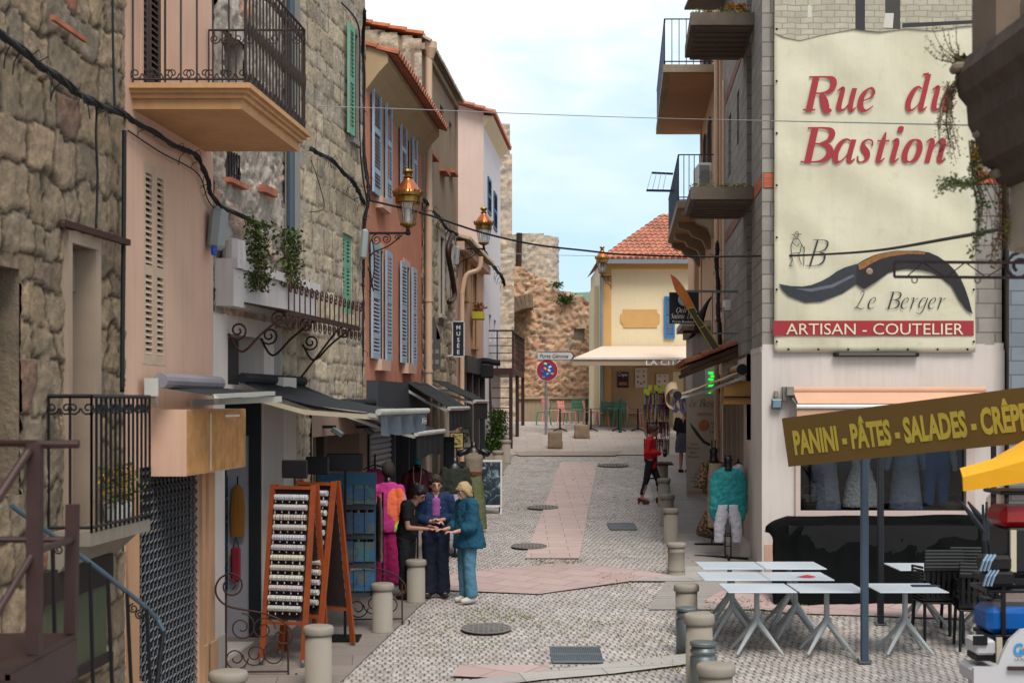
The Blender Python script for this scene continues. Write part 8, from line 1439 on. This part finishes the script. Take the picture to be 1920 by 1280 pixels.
def beiged(t):
    stand(t,1.2,.18); bust(t,1.08); m=MB(); [m.cap((s*.15,0,1.42),(s*.24,0,1.38),.05,.06,8) for s in(-1,1)]; m.build('shoulder_caps',mq,t,True)
    garment(t,'beige_bodice',cloth('beige_jersey','#7d705f'),[],.008,.011,.1,loft=[[(0,0,1.02,.14,.11),(0,0,1.3,.17,.12),(0,0,1.42,.14,.09)]]); m=MB(); m.loft([(0,0,1.0,.15,.12),(0,0,1.06,.15,.12)],20); m.box((0,-.12,1.03),(.09,.03,.08),0,0,0,.01); m.build('leather_belt',cloth('brown_leather','#5c3222'),t); garment(t,'long_skirt',cloth('moss_print','#5c5f3e',.3,.35),[],.02,.012,.08,loft=[[(0,0,.05,.24,.2),(0,0,.5,.21,.17),(0,0,1.02,.14,.11)]])
dress_stand('headless display in a beige top and long moss green skirt with brown belt',888,0,beiged,rz=R(5),Yv=25.2)
def neckl(t): stand(t,1.2,.18); bust(t,1.05); m=MB(); m.lathe([(.055,1.5),(.06,1.52),(.058,1.56),(.01,1.565)],(0,0,0),16); m.build('teal_neck_cap',cloth('teal_cap','#1d6f83'),t); garment(t,'burgundy_top',cloth('burgundy_cloth','#451420'),[(V((s*.16,0,1.34)),V((s*.22,0,1.1)),.07,.07) for s in(-1,1)],.012,.011,.1,loft=[[(0,0,.7,.17,.12),(0,0,1.2,.17,.12),(0,0,1.36,.16,.1),(0,0,1.42,.08,.06)]]); m=MB(); m.tube(smoothpts([(-.06,-.06,1.46),(-.05,-.13,1.25),(0,-.15,1.08),(.05,-.13,1.25),(.06,-.06,1.46)],5),.01,5); m.build('long_necklace',M('coral_beads','#a8604a'),t)
dress_stand('headless display in a burgundy top with a long necklace, behind the woman in black',783,0,neckl,Yv=22.0)
# coat rail left, behind racks
def rail(t):
    m=MB(); m.tube([(-.25,0,0),(-.25,0,1.45),(.25,0,1.45),(.25,0,0)],.014,6); m.bar((-.25,-.2,.02),(-.25,.2,.02),.03); m.bar((.25,-.2,.02),(.25,.2,.02),.03); m.build('rail',black_iron,t); rr=random.Random(3)
    for i,c in enumerate(('#3b1220','#6d5f52','#2a2a30','#4a1428','#7a6a5c')): garment(t,'hanging_coat',cloth('coat%s'%c[1:],c),[],.02,.012,.09,loft=[[(-.2+i*.1,0,.55,.035,.2),(-.2+i*.1,0,1.2,.035,.19),(-.2+i*.1,0,1.38,.02,.1),(-.2+i*.1,0,1.41,.01,.03)]])
dress_stand('short rail of dark burgundy and brown clothes behind the blue postcard rack',682,0,rail,rz=R(15),Yv=18.6,nm='clothes_rail')
# right displays
def tealt(t):
    m=MB(); [m.bar((x,0,0),(x,0,1.62),.02) for x in(-.045,.045)]; [m.bar((-.045,0,z),(.045,0,z),.014) for z in(.2,.4,.6,.8,1.2,1.4,1.6)]; m.bar((-.45,-.02,.38),(.05,0,.36),.025); m.bar((-.5,.3,.02),(.3,-.1,.02),.03); m.bar((0,-.25,.02),(0,.25,.02),.03); m.build('stand',black_iron,t)
    m=MB(); m.lathe([(.09,1.38),(.075,1.42),(.06,1.5),(.075,1.55),(.05,1.6),(.01,1.62)],(0,0,0),14); m.build('neck_form',mq,t,True)
    mat=NT('teal_tie_dye'); n=mat.noise(mat.mapping(mat.coord(),(1,1,.5)),7,5,.7); mm=mat.out(mat.ramp(n,[(.3,'#0f5f63'),(.55,'#17797c'),(.75,'#3a9a9a')]),.7,mat.bump(n,.3,.02))
    garment(t,'tunic',mm,[],.03,.011,.10,loft=[[(0,0,.70,.16,.06),(0,0,.76,.285,.08),(0,0,.95,.295,.09),(0,0,1.2,.29,.085),(0,0,1.36,.24,.075),(0,0,1.405,.15,.065),(0,0,1.43,.08,.05)],[(.23,0,.6,.02,.03),(.22,0,.8,.08,.07)],[(-.23,0,.6,.02,.03),(-.22,0,.8,.08,.07)]])
    garment(t,'white_trousers',cloth('white_linen','#b9b7c0'),[],.02,.011,.08,loft=[[(s*.14,0,.26,.075,.07),(s*.13,0,.5,.09,.08),(s*.07,0,.85,.12,.1)] for s in(-1,1)])
dress_stand('teal tie dye tunic over white trousers on a black stand, right pavement',1365,0,tealt,rz=R(-4),Yv=22.2,nm='clothes_stand')
def whitet(t):
    m=MB(); m.tube([(0,0,0),(0,0,1.5)],.014,6); m.lathe([(.15,0),(.15,.012),(.02,.02)],(0,0,0),12); m.tube([(-.18,0,1.4),(0,0,1.46),(.18,0,1.4)],.01,5); m.build('stand',black_iron,t); garment(t,'white_shirt',cloth('white_linen','#b9b7c0'),[(V((s*.17,0,1.34)),V((s*.22,0,1.02)),.06,.07) for s in(-1,1)],.02,.012,.1,loft=[[(0,0,.62,.16,.09),(0,0,1.2,.17,.1),(0,0,1.36,.17,.08),(0,0,1.41,.06,.05)]])
dress_stand('white shirt on a stand just behind the teal tunic',1384,0,whitet,rz=R(60),Yv=22.9,nm='clothes_stand')
def leop(t):
    m=MB(); [m.bar((x,0,0),(x,0,1.75),.016) for x in(-.03,.03)]; m.bar((-.3,.1,.02),(.25,-.1,.02),.03); m.build('stand',black_iron,t); m=MB(); m.lathe([(.1,1.38),(.075,1.42),(.06,1.5),(.075,1.58),(.04,1.62)],(0,0,0),14); m.build('neck_form',mq,t,True)
    lm=NT('leopard_cloth'); vo=lm.new('ShaderNodeTexVoronoi'); vo.inputs['Scale'].default_value=26; lm.link(lm.coord(),vo.inputs['Vector']); mm=lm.out(lm.ramp(vo.outputs['Distance'],[(.2,'#0f0c0a'),(.45,'#3a2a1c'),(.6,'#6b5136')]),.8)
    garment(t,'leopard_blouse',mm,[(V((s*.16,0,1.34)),V((s*.24,0,.98)),.08,.09) for s in(-1,1)],.02,.012,.1,loft=[[(0,.05,.85,.16,.08),(0,.05,1.2,.18,.09),(0,.03,1.36,.17,.08),(0,0,1.42,.08,.06)]]); garment(t,'beige_dress',cloth('beige_linen','#8a7966'),[],.02,.012,.09,loft=[[(.02,-.03,.3,.17,.12),(.02,-.03,.8,.14,.11),(.02,-.03,1.15,.15,.11),(.02,-.02,1.36,.12,.08)]]); garment(t,'leopard_shawl',mm,[(V((-.25,0,.25)),V((.12,0,.16)),.09,.09),(V((-.2,0,.3)),V((-.1,0,.55)),.09,.05)],.02,.012,.1)
dress_stand('leopard print blouse over a beige dress on a stand behind the teal tunic',1338,0,leop,rz=R(15),Yv=23.6,nm='clothes_stand')
# clothes and baskets in the shop window
YW=20.98
def wobj(label,px,pyb,fn,nm='window_mannequin'): t=T(nm,label,'clothes display',(0,0,0)); fn(t); place(t,(xat(px,YW),YW,zat(pyb,YW))); return t
def printd(name,c1,c2,scale,kind):
    m=NT(name); o=m.coord()
    if kind=='spot': x=m.new('ShaderNodeTexVoronoi'); x.inputs['Scale'].default_value=scale; m.link(o,x.inputs['Vector']); f=m.ramp(x.outputs['Distance'],[(.36,0.0),(.44,1.0)])
    else: x=m.new('ShaderNodeTexWave'); x.inputs['Scale'].default_value=scale; x.inputs['Distortion'].default_value=7; x.inputs['Detail'].default_value=2; x.bands_direction='Z'; m.link(o,x.inputs['Vector']); f=m.ramp(x.outputs['Fac'],[(.5,0.0),(.65,1.0)])
    return m.out(m.mix(f,c1,c2),.85)
pd1=printd('dotted_navy_print','#23233a','#cfccd4',34,'wave'); pd2=printd('zigzag_print','#262b48','#c7cad4',26,'wave')
W_=1.18
wobj('navy dotted long dress at the left of the shop window',1545,957,lambda t: (bust(t,.95),garment(t,'dotted_dress',pd1,[(V((.15,0,1.2)),V((.25,0,.95)),.06,.07),(V((-.15,0,1.2)),V((-.24,0,.95)),.06,.07)],.02,.012,.08,loft=[[(.02,0,.02,.23,.14),(0,0,.5,.2,.13),(0,0,.9,.16,.12),(0,0,1.3,.16,.1)]])))
wobj('short white pleated dress, second from left in the shop window',1614,957,lambda t: (bust(t,.95),garment(t,'white_dress',cloth('cream_white_cotton','#d5cfc6'),[(V((s*.14,0,1.18)),V((s*.25,0,1.0)),.06,.09) for s in(-1,1)],.03,.012,.05,loft=[[(0,0,.05,.27,.17),(0,0,.4,.22,.15),(0,0,.66,.13,.1),(0,0,1.0,.17,.11),(0,0,1.25,.15,.09)]])))
wobj('zigzag patterned long sleeved dress right of the window post',1698,957,lambda t: (bust(t,.95),garment(t,'zigzag_dress',pd2,[(V((s*.16,0,1.18)),V((s*.3,0,.62)),.07,.06) for s in(-1,1)],.02,.012,.08,loft=[[(0,0,.02,.25,.16),(0,0,.5,.2,.13),(0,0,.75,.17,.12),(0,0,1.25,.16,.1)]])))
wobj('blue jeans with a white shirt at the right of the shop window',1755,957,lambda t: (bust(t,1.2),garment(t,'blue_jeans',cloth('deep_denim','#2a5c90'),[],.015,.012,.08,loft=[[(s*.11,0,.08,.07,.06),(s*.1,0,.5,.1,.09),(s*.06,0,.95,.13,.11)] for s in(-1,1)]),garment(t,'white_shirt',cloth('cream_white_cotton','#d5cfc6'),[(V((.16,0,1.4)),V((.3,0,.6)),.06,.05)],.02,.012,.08,loft=[[(0,0,.98,.2,.13),(0,0,1.3,.18,.12),(0,0,1.5,.1,.08)]])))
def basket(label,px,c,r,h):
    t=T('woven_basket',label,'basket',(xat(px,20.95),20.95,zat(957,20.95))); b=V((xat(px,20.95),20.95,zat(957,20.95))); m=MB(); [m.tube(spiral(b+V((0,0,.012+i*.022)),U_,(0,1,0),r*(.8+.25*math.sin(i*.02/h*3)),r*(.8+.25*math.sin(i*.02/h*3)),0,1,20),.013,5) for i in range(int(h/.022))]; m.build('weave',M('straw'+c[1:],c,.85,.3,40,.1,.4),t); m=MB(); m.tube(smoothpts([b+V((-r*.7,0,h)),b+V((-r*.4,-.05,h+.1)),b+V((r*.4,-.05,h+.1)),b+V((r*.7,0,h))],5),.01,5); m.build('handle',M('straw'+c[1:],c),t)
basket('pale woven basket at the left corner of the shop window',1515,'#5c5446',.13,.26); basket('honey coloured woven basket at the right corner of the shop window',1788,'#7a5c3a',.17,.14)
